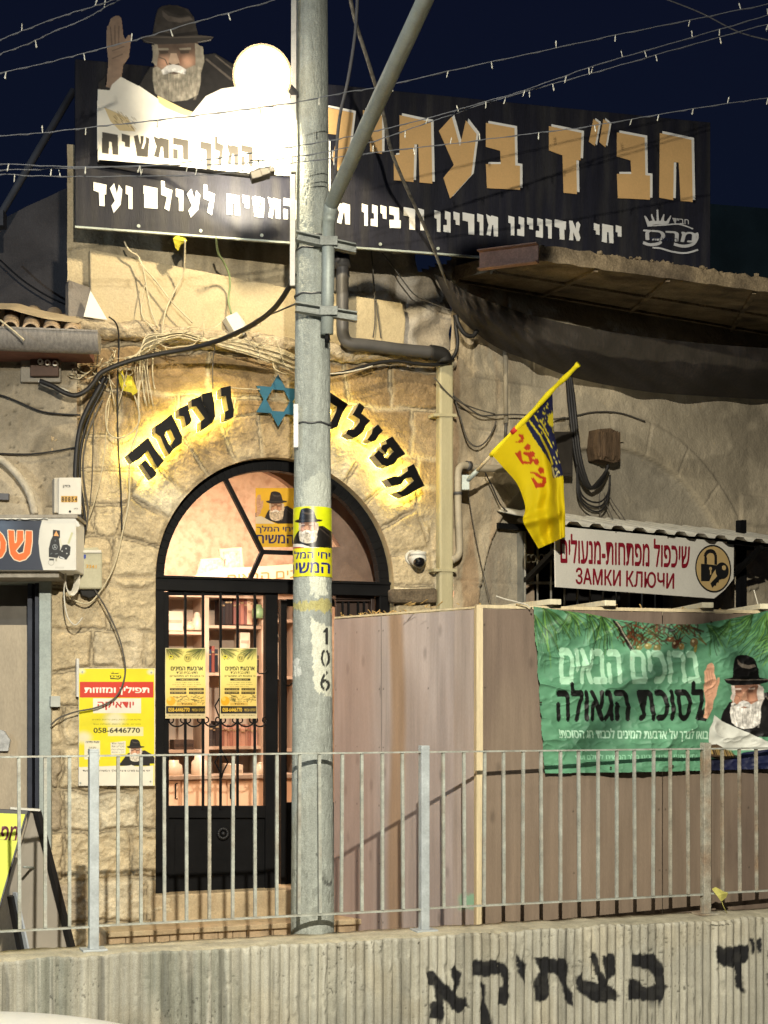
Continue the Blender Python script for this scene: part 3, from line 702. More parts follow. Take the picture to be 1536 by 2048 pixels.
# ---- the lit room behind the door
def room():
    a0, a1 = AL - .25, AR + 1.2; d0, d1 = -.24, -2.7; zf, zc = ZSILL - .02, 4.72
    wall = mat('wallpaper', (.66, .52, .38), .85, 0, .12, 16, tint=(.42, .26, .17), tscale=15, tamt=.6, bump=.1)
    b = MB(); b.add([PC.w(a0, zf, d1), PC.w(a1, zf, d1), PC.w(a1, zc, d1), PC.w(a0, zc, d1), PC.w(a0, zf, d0), PC.w(a0, zc, d0), PC.w(a1, zf, d0), PC.w(a1, zc, d0)],
      [(0, 1, 2, 3), (0, 3, 5, 4), (1, 6, 7, 2)]); b.build('room_wall', wall, ST)
    b = MB(); b.add([PC.w(a0, zc, d0), PC.w(a1, zc, d0), PC.w(a1, zc, d1), PC.w(a0, zc, d1)], [(0, 1, 2, 3)]); b.build('room_ceiling', mat('ceiling_paint', (.7, .62, .5), .9, var=.05), ST)
    b = MB(); b.add([PC.w(a0, zf, d0), PC.w(a1, zf, d0), PC.w(a1, zf, d1), PC.w(a0, zf, d1)], [(0, 1, 2, 3)]); b.build('room_floor', mat('floor_tile', (.5, .42, .34), .4, var=.15), ST)
    # inner vault wall seen through the right half of the fanlight
    pts = [(497, 930), (520, 936), (560, 955), (600, 985), (634, 1022), (660, 1060), (682, 1094), (652, 1094), (652, 1210), (830, 1230), (830, 880), (497, 880)]
    b = MB(); prism_px(b, PC, pts, -.52, -.44); b.build('vault_wall', mat('vault_plaster', (.20, .135, .10), .9, 0, .25, 6, bump=.2, tint=(.3, .22, .17), tamt=.5), ST)
    lamp('shop_ceiling_light', 'AREA', PC.w(AC - .2, zc - .05, -1.35), 98, (1, .76, .60), (1.3, .5), PC.w(AC - .2, 1.5, -1.35))
    lamp('shop_inner_light', 'AREA', PC.w(AC - .1, 4.0, -.5), 46, (1, .75, .57), (1.0, .25), PC.w(AC - .3, 2.6, -2.2))
room()
# ------------------------------------------------------------------ furniture and goods inside the shop
BK = PC.off(-2.0)
def shop_inside():
    wood = mat('cabinet_wood', (.48, .36, .27), .5, 0, .15, 5, stretch=(1, 1, .2), spec=.3)
    pale = mat('pale_laminate', (.74, .50, .33), .45, 0, .08, 3, spec=.3)
    t = thing('shelf_cabinet', 'tall wooden shelf cabinet with glass shelves behind the barred door', 'cabinet', BK.w(BK.sx(430), ZSILL))
    def bx(b, x0, y0, x1, y1, d0, d1): rect_lv(b, PC, x0, y0, x1, y1, d0, d1)
    b = MB(); bx(b, 318, 1182, 600, 1192, -2.35, -1.95); bx(b, 318, 1192, 600, 1640, -2.37, -2.34)
    for x in (318, 409, 523, 590): bx(b, x, 1192, x + 9, 1640, -2.34, -1.96)
    b.build('carcass', wood, t)
    for x0, x1, ys in ((418, 523, (1250, 1345, 1493)), (327, 409, (1262, 1392, 1500)), (532, 590, (1238, 1352, 1498))):
        for y in ys:
            b = MB(); bx(b, x0, y, x1, y + 6, -2.33, -1.98); b.build('shelf', wood, t)
    # base cupboard with the pale doors
    c = thing('base_cupboard', 'low pale cupboard with two black bow handles below the shelves', 'cupboard', BK.w(BK.sx(430), ZSILL))
    b = MB(); bx(b, 316, 1560, 600, 1700, -1.9, -1.62); b.build('body', pale, c)
    for x0, x1 in ((318, 361), (364, 452), (455, 540), (543, 598)):
        b = MB(); bx(b, x0, 1562, x1, 1690, -1.62, -1.60); d = b.build('cupboard_door', pale, c, .003)
        q = PC.off(-1.585)
        hx = {318: 351, 364: 370, 455: 461, 543: 548}[x0]
        h = MB(); h.tube([q.p(*p) for p in ((hx + 4, 1567), (hx, 1568), (hx, 1597), (hx + 4, 1598))], .006, 6); h.build('handle', BLACKM(), d)
    b = MB(); bx(b, 314, 1553, 602, 1560, -1.95, -1.58); b.build('worktop', mat('worktop', (.45, .36, .28), .4, var=.2, scale=20), c)
    # rows of books
    r_ = random.Random(4)
    def row(x0, x1, yb, h, cols, lab, grp):
        x = x0
        while x < x1 - 3:
            w_ = r_.uniform(4.5, 9); hh = h * r_.uniform(.82, 1.0); cx_ = r_.choice(cols)
            b = MB(); bx(b, x, yb - hh, x + w_ - .6, yb, -2.2, -2.03 - .02 * r_.random())
            b.cur = 1; bx(b, x + .4, yb - hh * .8, x + w_ - 1, yb - hh * .74, -2.045, -2.028)
            o = b.build('book', [mat('cover_' + cx_, lin(cx_), .55, var=.15), mat('gilt', (.34, .24, .13), .6, 0)])
            tag(o, lab, 'book', grp); x += w_
    row(440, 466, 1249, 60, ['#2b1c1a', '#3a2420', '#1d1a1e'], 'dark bound book in the upper row of the shelf cabinet', 'dark books on the upper shelf')
    row(467, 506, 1249, 60, ['#8f5a52', '#a06a5c', '#7d504a', '#a8705f'], 'red bound book in the upper row of the shelf cabinet', 'red books on the upper shelf')
    row(418, 437, 1344, 52, ['#27324e', '#20242e', '#7d453c', '#b9b0a0', '#8f4f44'], 'slim book on the middle shelf between the two door posters', 'slim books on the middle shelf')
    row(440, 512, 1492, 46, ['#a47a68', '#96695a', '#b38a76', '#8a6052'], 'pinkish brown volume in the lower row of the shelf cabinet', 'pinkish volumes on the lower shelf')
    row(419, 439, 1492, 50, ['#3b3230', '#4b423c'], 'grey brown volume at the left of the lower row', 'grey volumes on the lower shelf')
    row(470, 520, 1344, 36, ['#4a3a34', '#6a5548', '#3a2c28'], 'brown book on the middle shelf behind the right poster', 'brown books on the middle shelf')
    def jar(px, yb, r, h, col, lab, d=-2.1, lid=True):
        q = PC.off(d); c0 = q.p(px, yb); t = thing('jar', lab, 'jar', c0)
        b = MB(); n = 12; prof = [(.0, .75), (.05, .95), (.3, 1), (.7, .95), (.82, .62), (1, .6)]
        b.tube([c0 + Vector((0, 0, h * z)) for z, _ in prof], [r * s for _, s in prof], 14); b.build('body', mat('ceramic_' + col, lin(col), .3, var=.08, spec=.5), t)
        if lid: b = MB(); b.ball(c0 + Vector((0, 0, h * 1.03)), r * .55, 10, 6, (1, 1, .6)); b.build('lid', mat('ceramic_' + col, lin(col)), t)
    jar(394, 1261, .045, .13, '#d8cbb8', 'white lidded jar on the upper glass shelf')
    jar(379, 1261, .05, .06, '#c9b9a0', 'low cream bowl jar on the upper glass shelf')
    jar(346, 1554, .075, .13, '#d9c8b0', 'squat cream vase at the left end of the worktop', -1.75, False)
    jar(399, 1554, .065, .17, '#dfd2bf', 'tall white vase on the worktop', -1.75, False)
    jar(521, 1554, .05, .1, '#c2b29c', 'small beige pot on the worktop right of the diamond', -1.75)
    jar(516, 1237, .05, .11, '#7da077', 'green ornament jar on the small shelf at right', -1.96, False)
    for i, (x0, x1, y0, yb, col, lab) in enumerate(((336, 366, 1222, 1261, '#c8b6a0', 'cream carton on the upper glass shelf at left'), (340, 385, 1368, 1391, '#b79f86', 'beige carton behind the left door poster'),
            (480, 500, 1265, 1300, '#d5c4ae', 'white box on the middle shelf behind a bar'), (349, 388, 1480, 1499, '#4b3c33', 'dark wire basket box on the lower shelf'), (468, 486, 1530, 1553, '#e2d3bd', 'white paper box on the worktop'), (494, 505, 1196, 1249, '#d8b79c', 'narrow pink box beside the red books'))):
        b = MB(); bx(b, x0, y0, x1, yb, -2.2, -2.03 if i != 4 else -1.7); b.cur = 1; bx(b, x0 + 2, (y0 + yb) / 2 - 2, x1 - 2, (y0 + yb) / 2 + 4, -2.03 if i != 4 else -1.7, -2.028 if i != 4 else -1.698)
        o = b.build('carton', [mat('card_' + col, lin(col), .8, var=.12), mat('card_print_' + col, tuple(c * .6 for c in lin(col)), .8)], None, .003); tag(o, lab, 'box')
    # framed pictures and a long cream lintel board leaning on top of the cabinet
    for x0, y0, x1, y1, lean, lab in ((392, 1118, 452, 1152, .18, 'wide framed print lying tilted on top of the cabinet'), (446, 1098, 488, 1146, -.12, 'square framed print standing on top of the cabinet')):
        t = thing('picture_frame', lab, 'picture', PC.off(-2.0).p((x0 + x1) / 2, y1))
        b = MB(); q = PC.off(-2.0); A = [q.p(x0 + lean * 60, y0), q.p(x1 + lean * 40, y0 - 4), q.p(x1, y1), q.p(x0, y1)]; b.prism(A, PC.n * -.03); b.build('frame', mat('frame_wood', (.62, .42, .3), .5), t)
        c = sum(A, Vector()) / 4; b = MB(); b.poly([c + (p - c) * .78 + PC.n * .003 for p in A]); b.build('print', mat('faded_print', (.5, .36, .28), .6, var=.6, scale=30), t)
    t = thing('lintel_board', 'long cream board with faint orange lettering lying on the cabinet', 'board', PC.off(-1.85).p(500, 1165))
    b = MB(); prism_px(b, PC, [(385, 1166), (392, 1150), (440, 1136), (500, 1134), (590, 1128), (700, 1128), (700, 1185), (385, 1178)], -1.9, -1.82); b.build('board', mat('cream_board', (.72, .55, .38), .6, var=.1), t)
    b = MB(); text_mesh(b, PC, heb('ברוכים הבאים'), [(455, 1150), (640, 1136), (640, 1152), (455, 1164)], -1.818, bold=.01); b.build('lettering', mat('faint_orange', (.5, .22, .08), .6), t)
shop_inside()

# ------------------------------------------------------------------ right-hand building
def right_building():
    t = thing('rendered_building', 'grey rendered building with a blind stone arch under a concrete canopy', 'building', PR.w(PR.sx(1200), ZPAVE))
    def circ(p):
        (x1, y1), (x2, y2), (x3, y3) = p; A = np.array([[x1, y1, 1], [x2, y2, 1], [x3, y3, 1]]); B = -np.array([x1 * x1 + y1 * y1, x2 * x2 + y2 * y2, x3 * x3 + y3 * y3])
        D, E, G = np.linalg.solve(A, B); return -D / 2, -E / 2, math.sqrt(D * D / 4 + E * E / 4 - G)
    def az(px, py): return (PR.sx(px), PR.p(px, py).z)
    ca, cz, r1 = circ([az(1223, 825), az(1345, 872), az(1445, 980)]); r0 = r1 - .27
    st = .0135; a = np.arange(PR.sx(903), PR.sx(1900), st); z = np.arange(ZPAVE - .02, 6.0, st); A, Z = np.meshgrid(a, z)
    rad = np.hypot(A - ca, Z - cz); th = np.arctan2(Z - cz, A - ca)
    ring = sstep(r1 + .012, r1 - .012, rad) * sstep(r0 - .012, r0 + .012, rad) * (th > .22); inner = sstep(r0 + .01, r0 - .01, rad) * (th > .1)
    zb = PR.p(1445, 985).z; mould = sstep(.02, .0, np.abs(Z - (zb - .12)) - .11) * (A > ca + r0 + .02)
    H = .02 * ring + .02 * mould - .03 * inner + (fbm(A * 2.5, Z * 2.5, 4, 5) - .5) * .03 + (fbm(A * 16, Z * 16, 4, 6) - .5) * .012
    vo = np.abs(((th / .27) % 1) - .5); H -= .012 * ring * sstep(.47, .495, vo)
    # ashlar courses near the downpipes
    cz_ = ((Z - ZPAVE) / .36) % 1; ra = np.floor((Z - ZPAVE) / .36); cx_ = ((A + ra * .23) / .55) % 1; nearl = sstep(PR.sx(1120), PR.sx(1040), A)
    jn = np.maximum(sstep(.03, .0, np.minimum(cz_, 1 - cz_)), sstep(.02, .0, np.minimum(cx_, 1 - cx_))) * nearl * sstep(.35, .5, fbm(A * 2, Z * 2, 3, 12)); H -= .01 * jn
    rough = sstep(PR.sx(990), PR.sx(930), A + (fbm(A * 5, Z * 5, 3, 31) - .5) * .25); H += rough * (fbm(A * 9, Z * 9, 4, 10) - .5) * .05
    base = np.array([.45, .39, .285]); C = base * (.62 + .76 * fbm(A * 1.8, Z * 1.8, 5, 7))[..., None] * (.88 + .24 * fbm(A * 9, Z * 9, 3, 8))[..., None]
    C = C * (1 - .3 * jn[..., None]); w = rough[..., None]; C = C * (1 - .6 * w) + np.array([.45, .35, .22]) * (.5 + 1.0 * fbm(A * 10, Z * 10, 4, 9))[..., None] * .6 * w
    rust = sstep(.58, .68, fbm(A * 7, Z * .9, 4, 22))[..., None] * sstep(PR.sx(1060), PR.sx(960), A)[..., None]; C = C * (1 - .4 * rust) + np.array([.33, .17, .07]) * .4 * rust
    grey = (inner + .0)[..., None]; C = C * (1 - .6 * grey) + np.array([.27, .25, .205]) * (.75 + .5 * fbm(A * 3, Z * 3, 4, 41))[..., None] * .6 * grey
    pat = sstep(.56, .62, fbm(A * 1.3, Z * 2.4, 4, 61))[..., None]; C = C * (1 - .22 * pat)
    wx0, wx1 = PR.sx(1046), PR.sx(1345); wz0, wz1 = 2.9, 3.98
    hole = (A > wx0) & (A < wx1) & (Z > wz0) & (Z < wz1); keep = ~(hole[:-1, :-1] & hole[1:, 1:])
    gridmesh('render_wall', PR.wv(A, Z, H), mat('old_render', rough=.92, var=.15, scale=5, bump=.4, bscale=45, attr=True, fine=.15, fscale=140), t, C, keep)
    dark = mat('dark_room', (.012, .011, .011), .8)
    b = MB(); P = [PR.w(wx0 - .02, wz0 - .02, -.02), PR.w(wx1 + .02, wz0 - .02, -.02), PR.w(wx1 + .02, wz1 + .02, -.02), PR.w(wx0 - .02, wz1 + .02, -.02)]; Q = [p - PR.n * .6 for p in P]
    b.add(P + Q, [(0, 1, 5, 4), (1, 2, 6, 5), (2, 3, 7, 6), (3, 0, 4, 7), (4, 5, 6, 7)]); w_ = b.build('window', dark, t)
    fr = MB()
    for x in (1047, 1258, 1343): rect_px(fr, PR, x - 2.5, 1062, x + 2.5, 1250, -.05, .03)
    rect_px(fr, PR, 1047, 1163, 1345, 1168, -.05, .02); fr.build('frame', mat('grey_steel', (.22, .22, .2), .5, .2, .3, 8), w_)
    for x in (1050, 1075, 1102, 1129, 1155, 1180, 1206, 1232, 1284, 1310):
        g = MB(); q = PR.off(.05); g.tube([q.p(x, 1065), q.p(x, 1248)], .0085, 6); g.build('window_bar', mat('window_bar_steel', (.33, .32, .28), .5, .2, .3, 10), w_)
    g = MB(); q = PR.off(.05)
    for x in (1062, 1088): 
        for s in (-1, 1): g.tube([q.p(x + s * (5 - 5 * math.cos(k * .45)), 1117 - 8 * math.sin(k * .45)) for k in range(13)], .006, 5)
    g.build('scroll', mat('window_bar_steel'), w_)
    # canopy slab
    pc = Pl(9.45, .45); zt, zb_ = 5.676, 5.575
    m = mat('canopy_concrete', (.34, .265, .165), .95, 0, .5, 5, bump=.7, bscale=35, fine=.3, tint=(.09, .07, .055), tscale=3, tamt=.7)
    pts = [pc.p(1078, 490), pc.p(1950, 600), PR.p(1950, 600), PR.p(880, 560)]
    n = 60; b = MB(); r_ = random.Random(8)
    FA, FB = Vector((pts[0].x, pts[0].y, 0)), Vector((pts[1].x, pts[1].y, 0)); GA, GB = Vector((pts[3].x, pts[3].y + .25, .135)), Vector((pts[2].x, pts[2].y + .25, .25))
    rows = []
    for k in range(n + 1):
        u = k / n; f = FA.lerp(FB, u); g = GA.lerp(GB, u); j = lambda s: Vector((r_.uniform(-s, s), r_.uniform(-s, s), r_.uniform(-s, s)))
        zz = Vector((0, 0, 1))
        rows.append([g + zz * (zt + .01), f.lerp(g, .1) + zz * (zt + .012) + j(.012), f + zz * zt + j(.012), f + zz * (zt - .05) + j(.006), f + zz * zb_ + j(.004), f.lerp(g, .06) + zz * (zb_ + .01), g + zz * (zb_ + .01)])
    vs = [p for r in rows for p in r]; fs = [(k * 7 + i, k * 7 + i + 1, (k + 1) * 7 + i + 1, (k + 1) * 7 + i) for k in range(n) for i in range(6)]
    fs += [tuple(range(6, -1, -1)), tuple(n * 7 + i for i in range(7))]
    b.add(vs, fs, False)
    for k in range(110):   # loose mortar crumbs along the broken rim
        u = r_.random() ** 1.2; p = FA.lerp(FB, u) + Vector((0, 0, zt + .006)); s = r_.uniform(.006, .022); b.box(p + Vector((0, r_.uniform(0, .1), 0)), s * 1.4, s, s, r_.random() * 3, r_.random())
    for u in (.12, .27, .46, .7):  # joints of the shuttering boards underneath
        f = FA.lerp(FB, u); g = GA.lerp(GB, u + .02); b.bar(f.lerp(g, .03) + Vector((0, 0, zb_ - .004)), g + Vector((0, 0, zb_ + .004)), .03, .02)
    for v in (.45, .8):
        b.bar(FA.lerp(GA, v) + Vector((0, 0, zb_)), FB.lerp(GB, v) + Vector((0, 0, zb_)), .03, .018)
    b.build('canopy_slab', m, t)
    # pinkish steel channel along the canopy's left edge
    b = MB(); A_ = FA + Vector((0, 0, zt + .004)); B_ = FA.lerp(GA, .62) + Vector((0, 0, zt + .004)); B_ = Vector((pc.off(-.3).p(960, 515).x, pc.off(-.3).p(960, 515).y, zt + .004)); dn = Vector((0, 0, -.118))
    o = (B_ - A_).cross(Vector((0, 0, 1))).normalized(); o = o if o.dot(Vector((0, -1, 0))) > 0 else -o
    b.prism([A_ + o * .012, B_ + o * .012, B_ + dn + o * .012, A_ + dn + o * .012], -o * .008); b.prism([A_ + o * .06, B_ + o * .06, B_ + o * .06 + Vector((0, 0, -.008)), A_ + o * .06 + Vector((0, 0, -.008))], -o * .06)
    b.prism([A_ + dn + o * .06, B_ + dn + o * .06, B_ + dn + o * .06 + Vector((0, 0, -.008)), A_ + dn + o * .06 + Vector((0, 0, -.008))], -o * .06)
    tag(b.build('steel_channel', mat('red_primer', (.55, .33, .24), .6, .1, .25, 9, bump=.2, fine=.2)), 'pale reddish steel channel edging the canopy below the billboard', 'beam')
right_building()

def shade_net():
    top = [(868, 548), (900, 562), (930, 582), (1000, 610), (1100, 640), (1250, 668), (1400, 686), (1560, 698), (1800, 712)]
    bot = [(884, 582), (915, 632), (985, 690), (1060, 722), (1150, 756), (1290, 783), (1420, 793), (1560, 800), (1800, 806)]
    tp = smooth_path([Vector((x, y, 0)) for x, y in top], 16); bp = smooth_path([Vector((x, y, 0)) for x, y in bot], 16)
    n = len(tp); m = 36; P = np.zeros((m, n, 3))
    for j in range(m):
        v = j / (m - 1)
        for i in range(n):
            u = i / n; p = tp[i].lerp(bp[i], v); d = .42 * (1 - v) + .10 * v + .12 * math.sin(v * math.pi) + .03 * math.sin(u * 60 + v * 3) * v + .03 * math.sin(u * 23 + 5 * v) + .014 * math.sin(u * 140 + 9 * v) * (1 - v) + .01 * math.sin(u * 87 - 14 * v)
            d *= min(1, .25 + u * 5); P[j, i] = PR.off(d + .03).p(p.x, p.y)
    o = gridmesh('shade_net', P, netmat('shade_netting', (.018, .015, .0135), .9)); tag(o, 'dark sagging shade net hung under the concrete canopy', 'net')
shade_net()

# ------------------------------------------------------------------ left-hand shop
def left_shop():
    t = thing('key_shop', 'grey rendered shop at the left edge with a shutter under a lightbox sign', 'building', PLF.w(PLF.sx(40), ZPAVE))
    st = .012; a = np.arange(PLF.sx(-420), PLF.sx(158), st); z = np.arange(ZPAVE - .02, 5.05, st); A, Z = np.meshgrid(a, z)
    px, py = px_of(PLF.wv(A, Z, 0 * A))
    H = (fbm(A * 3, Z * 3, 4, 5) - .5) * .03 + (fbm(A * 24, Z * 24, 4, 6) - .5) * .016
    C = np.array([.34, .285, .20]) * (.6 + .8 * fbm(A * 2.2, Z * 2.2, 5, 7))[..., None]; dk = sstep(.5, .65, fbm(A * 3.3, Z * 3.3, 4, 57))[..., None]; C = C * (1 - .35 * dk)
    pit = sstep(.90, .94, vnoise(A * 40 + 3 * fbm(A * 20, Z * 20, 2, 5), Z * 40, 3)); H -= .012 * pit; C = C * (1 - .6 * pit[..., None]) * (.8 + .4 * fbm(A * 60, Z * 60, 2, 33))[..., None]
    hole = (px < 101) & (py > 1150); edge = (px > 158 - sstep(1040, 640, py) * 0) | ((px > 104) & (py > 1060)); keep = ~((hole | edge)[:-1, :-1])
    gridmesh('render_wall', PLF.wv(A, Z, H + .03), mat('old_render'), t, C, keep)
    # recessed opening with the roller shutter
    b = MB(); rect_px(b, PLF, -420, 1150, 104, 1165, -.3, .02); rect_px(b, PLF, 78, 1150, 102, 1960, -.25, .05); b.build('door_post', GALV(), t, .004)
    b = MB(); rect_px(b, PLF, 70, 1160, 80, 1960, -.2, -.02); rect_px(b, PLF, 55, 1160, 64, 1960, -.2, -.05); b.build('track', mat('dark_steel', (.04, .045, .06), .45, .3, .3, 8), t)
    b = MB(); rect_px(b, PLF, -420, 1250, 62, 1960, -.2, -.14); b.build('shutter_panel', mat('shutter_paint', (.42, .35, .25), .6, 0, .2, 4, bump=.15, fine=.1, stretch=(1, 1, .4)), t)
    b = MB(); rect_px(b, PLF, -420, 1165, 62, 1250, -.24, -.2); b.build('fan_panel', mat('dim_glass', (.10, .09, .075), .4, 0, .3, 5), t)
    # clay roof tiles and eaves
    clay = mat('clay_tile', (.42, .31, .2), .85, 0, .4, 12, bump=.4, fine=.2)
    for i in range(15):
        x = 20 + (i - 11) * 41
        q0, q1 = PLF.off(.28), PLF.off(-.35); c0 = q0.p(x, 656 + (x - 20) * .09); c1 = q1.p(x + 6, 622 + (x - 20) * .09)
        b = MB(); n = 10; r = .054
        for rr in (r, r - .014):
            vs = []
            for c in (c0, c1): vs += [c + PLF.d * (rr * math.cos(k * math.pi / n)) + Vector((0, 0, rr * .95 * math.sin(k * math.pi / n))) for k in range(n + 1)]
            b.add(vs, [(k, k + 1, n + 2 + k, n + 1 + k) for k in range(n)], True)
        b.add([c0 + PLF.d * (rr * math.cos(k * math.pi / n)) + Vector((0, 0, rr * .95 * math.sin(k * math.pi / n))) for rr in (r, r - .014) for k in range(n + 1)], [(k, k + 1, n + 2 + k, n + 1 + k) for k in range(n)], False)
        if x < 170: b.build('roof_tile', clay, t)
    b = MB(); pts = smooth_path([(-420, 585, 0), (-100, 598, 0), (0, 606, 0), (35, 607, 0), (60, 614, 0), (110, 626, 0), (170, 634, 0)], 5)
    q = PLF.off(-.05); 
    vs = []
    for p in pts:
        w0 = q.p(p.x, p.y); vs += [w0, w0 + Vector((0, -.12, -.10)) + PLF.n * .12, w0 + Vector((0, 1.2, .12))]
    b.add(vs, [(3 * i, 3 * i + 3, 3 * i + 4, 3 * i + 1) for i in range(len(pts) - 1)] + [(3 * i + 2, 3 * i + 5, 3 * i + 3, 3 * i) for i in range(len(pts) - 1)], True)
    b.build('roof_sheet', mat('dusty_sheet', (.50, .40, .26), .85, 0, .3, 6, bump=.3), t)
    # half-round gutter on a red fascia
    gm = mat('zinc', (.27, .245, .215), .6, .2, .35, 10, bump=.2, fine=.2, stretch=(6, 6, .7))
    g = MB(); qa = PLF.off(.36); n = 12; rad = .085
    A0, B0 = qa.p(-420, 620), qa.p(199, 669); B0.z = A0.z = qa.p(199, 669).z + .0; A0.z += .05
    for rr in (rad, rad - .008):
        vs = []
        for c in (A0, B0): vs += [c + PLF.n * (rr * math.cos(math.pi + k * math.pi / n)) + Vector((0, 0, rr * 1.45 * math.sin(math.pi + k * math.pi / n))) for k in range(n + 1)]
        g.add(vs, [(k, k + 1, n + 2 + k, n + 1 + k) for k in range(n)], True)
    g.bar(A0 + PLF.n * rad, B0 + PLF.n * rad, .012, .012)
    g.add([B0 + PLF.n * (rad * math.cos(math.pi + k * math.pi / n)) + Vector((0, 0, rad * 1.45 * math.sin(math.pi + k * math.pi / n))) for k in range(n + 1)], [tuple(range(n + 1))], False)
    g.build('gutter', gm, t)
    b = MB(); rect_px(b, PLF, -420, 688, 174, 702, .0, .33); b.build('fascia', mat('red_fascia', (.22, .10, .075), .7, 0, .35, 8), t)
left_shop()

def back_houses():
    b = MB(); q = Pl(13.5, .1)
    prism_px(b, q, [(-400, 520), (0, 441), (55, 412), (100, 392), (128, 378), (152, 372), (260, 372), (260, 820), (-400, 820)], -2.5, 0)
    tag(b.build('rendered_house', mat('dark_render', (.17, .15, .14), .95, 0, .4, 1.6, bump=.4, fine=.15)), 'dim grey rendered house with a sloping wall top behind the shop roof', 'building')
    b = MB(); q = Pl(19, .3); prism_px(b, q, [(1300, 398), (1700, 430), (1900, 440), (1900, 900), (1300, 900)], -4, 0)
    tag(b.build('dark_house', mat('teal_render', (.05, .085, .095), .95, 0, .4, 1.2, bump=.3)), 'dark teal house standing behind the right end of the billboard', 'building')
    t = thing('mast', 'thin dark leaning mast against the night sky at the left', 'mast', Pl(13, .1).p(15, 560)); b = MB(); q = Pl(12.6, .1); b.tube([q.p(-5, 440), q.p(148, 180)], .03, 6); b.build('tube', mat('dull_steel', (.12, .12, .13), .7), t)
    b = MB(); b.box(q.p(-5, 440), .12, .12, .12); b.build('base', mat('dull_steel'), t)
back_houses()
class PG:
    """free plane through three points; photograph pixels land on it"""
    def __init__(s, A, B, C_):
        s.A, s.n = Vector(A), (Vector(B) - Vector(A)).cross(Vector(C_) - Vector(A)).normalized()
        if s.n.dot(Vector((0, 0, EYE)) - s.A) < 0: s.n = -s.n
    def off(s, d): q = PG.__new__(PG); q.A = s.A + s.n * d; q.n = s.n; return q
    def p(s, px, py):
        r = Vector(((px - CX) / F, 1, (HZ - py) / F)); o = Vector((0, 0, EYE)); return o + r * ((s.A - o).dot(s.n) / r.dot(s.n))
    def pv(s, px, py):
        r = np.stack([(px - CX) / F, np.ones_like(px), (HZ - py) / F], -1); n = np.array(s.n); o = np.array([0, 0, EYE])
        return o + r * ((np.array(s.A) - o) @ n / (r @ n))[..., None]
def P3(px, py, Y): return Vector(((px - CX) / F * Y, Y, EYE + (HZ - py) / F * Y))

# ------------------------------------------------------------------ railing
def railing():
    t = thing('railing', 'grey painted steel railing with thin vertical bars on the roadside wall', 'railing', PF.w(0, ZWALL))
    paint = mat('rail_paint', (.40, .42, .37), .5, .1, .3, 14, bump=.15, fine=.15, spec=.4, tint=(.22, .12, .06), tscale=9, tamt=.3)
    rust = mat('rusty_paint', (.38, .36, .29), .6, .1, .35, 14, bump=.3, fine=.2, tint=(.25, .12, .045), tscale=6, tamt=.6)
    blue = mat('post_paint', (.42, .46, .47), .45, .1, .25, 10, bump=.1, fine=.1, spec=.4)
    ztop, zlow = 2.445, PF.p(848, 1817).z
    q = PF.off(.0); posts = [PF.sx(187)]; dx = PF.sx(848) - posts[0]; posts = [posts[0] + k * dx for k in range(-1, 4)]
    for i, a in enumerate(posts):
        b = MB(); c = PF.w(a, (ZWALL + ztop + .025) / 2 + .0); b.box(c, .05, .05, ztop + .03 - ZWALL + .02, PF.rz)
        b.box(PF.w(a, ZWALL + .006), .13, .12, .012, PF.rz); b.box(PF.w(a, ztop + .02), .054, .054, .006, PF.rz)
        b.build('post', rust if i == 3 else blue, t, .003)
    for i in range(len(posts) - 1):
        a0, a1 = posts[i] + .026, posts[i + 1] - .026
        b = MB(); b.bar(PF.w(a0, ztop), PF.w(a1, ztop), .034, .009); b.build('rail', paint, t)
        b = MB(); b.bar(PF.w(a0, zlow), PF.w(a1, zlow - .004), .034, .009); b.build('rail', paint, t)
        for k in range(1, 15):
            a = posts[i] + dx * k / 15 + random.uniform(-.004, .004); j = random.uniform(-.006, .006)
            b = MB(); b.bar(PF.w(a, zlow + .004), PF.w(a + j, ztop - .004), .0165, .0165, PF.n); b.build('bar', rust if (i == 3 and k % 2) or random.random() < .12 else paint, t)
railing()

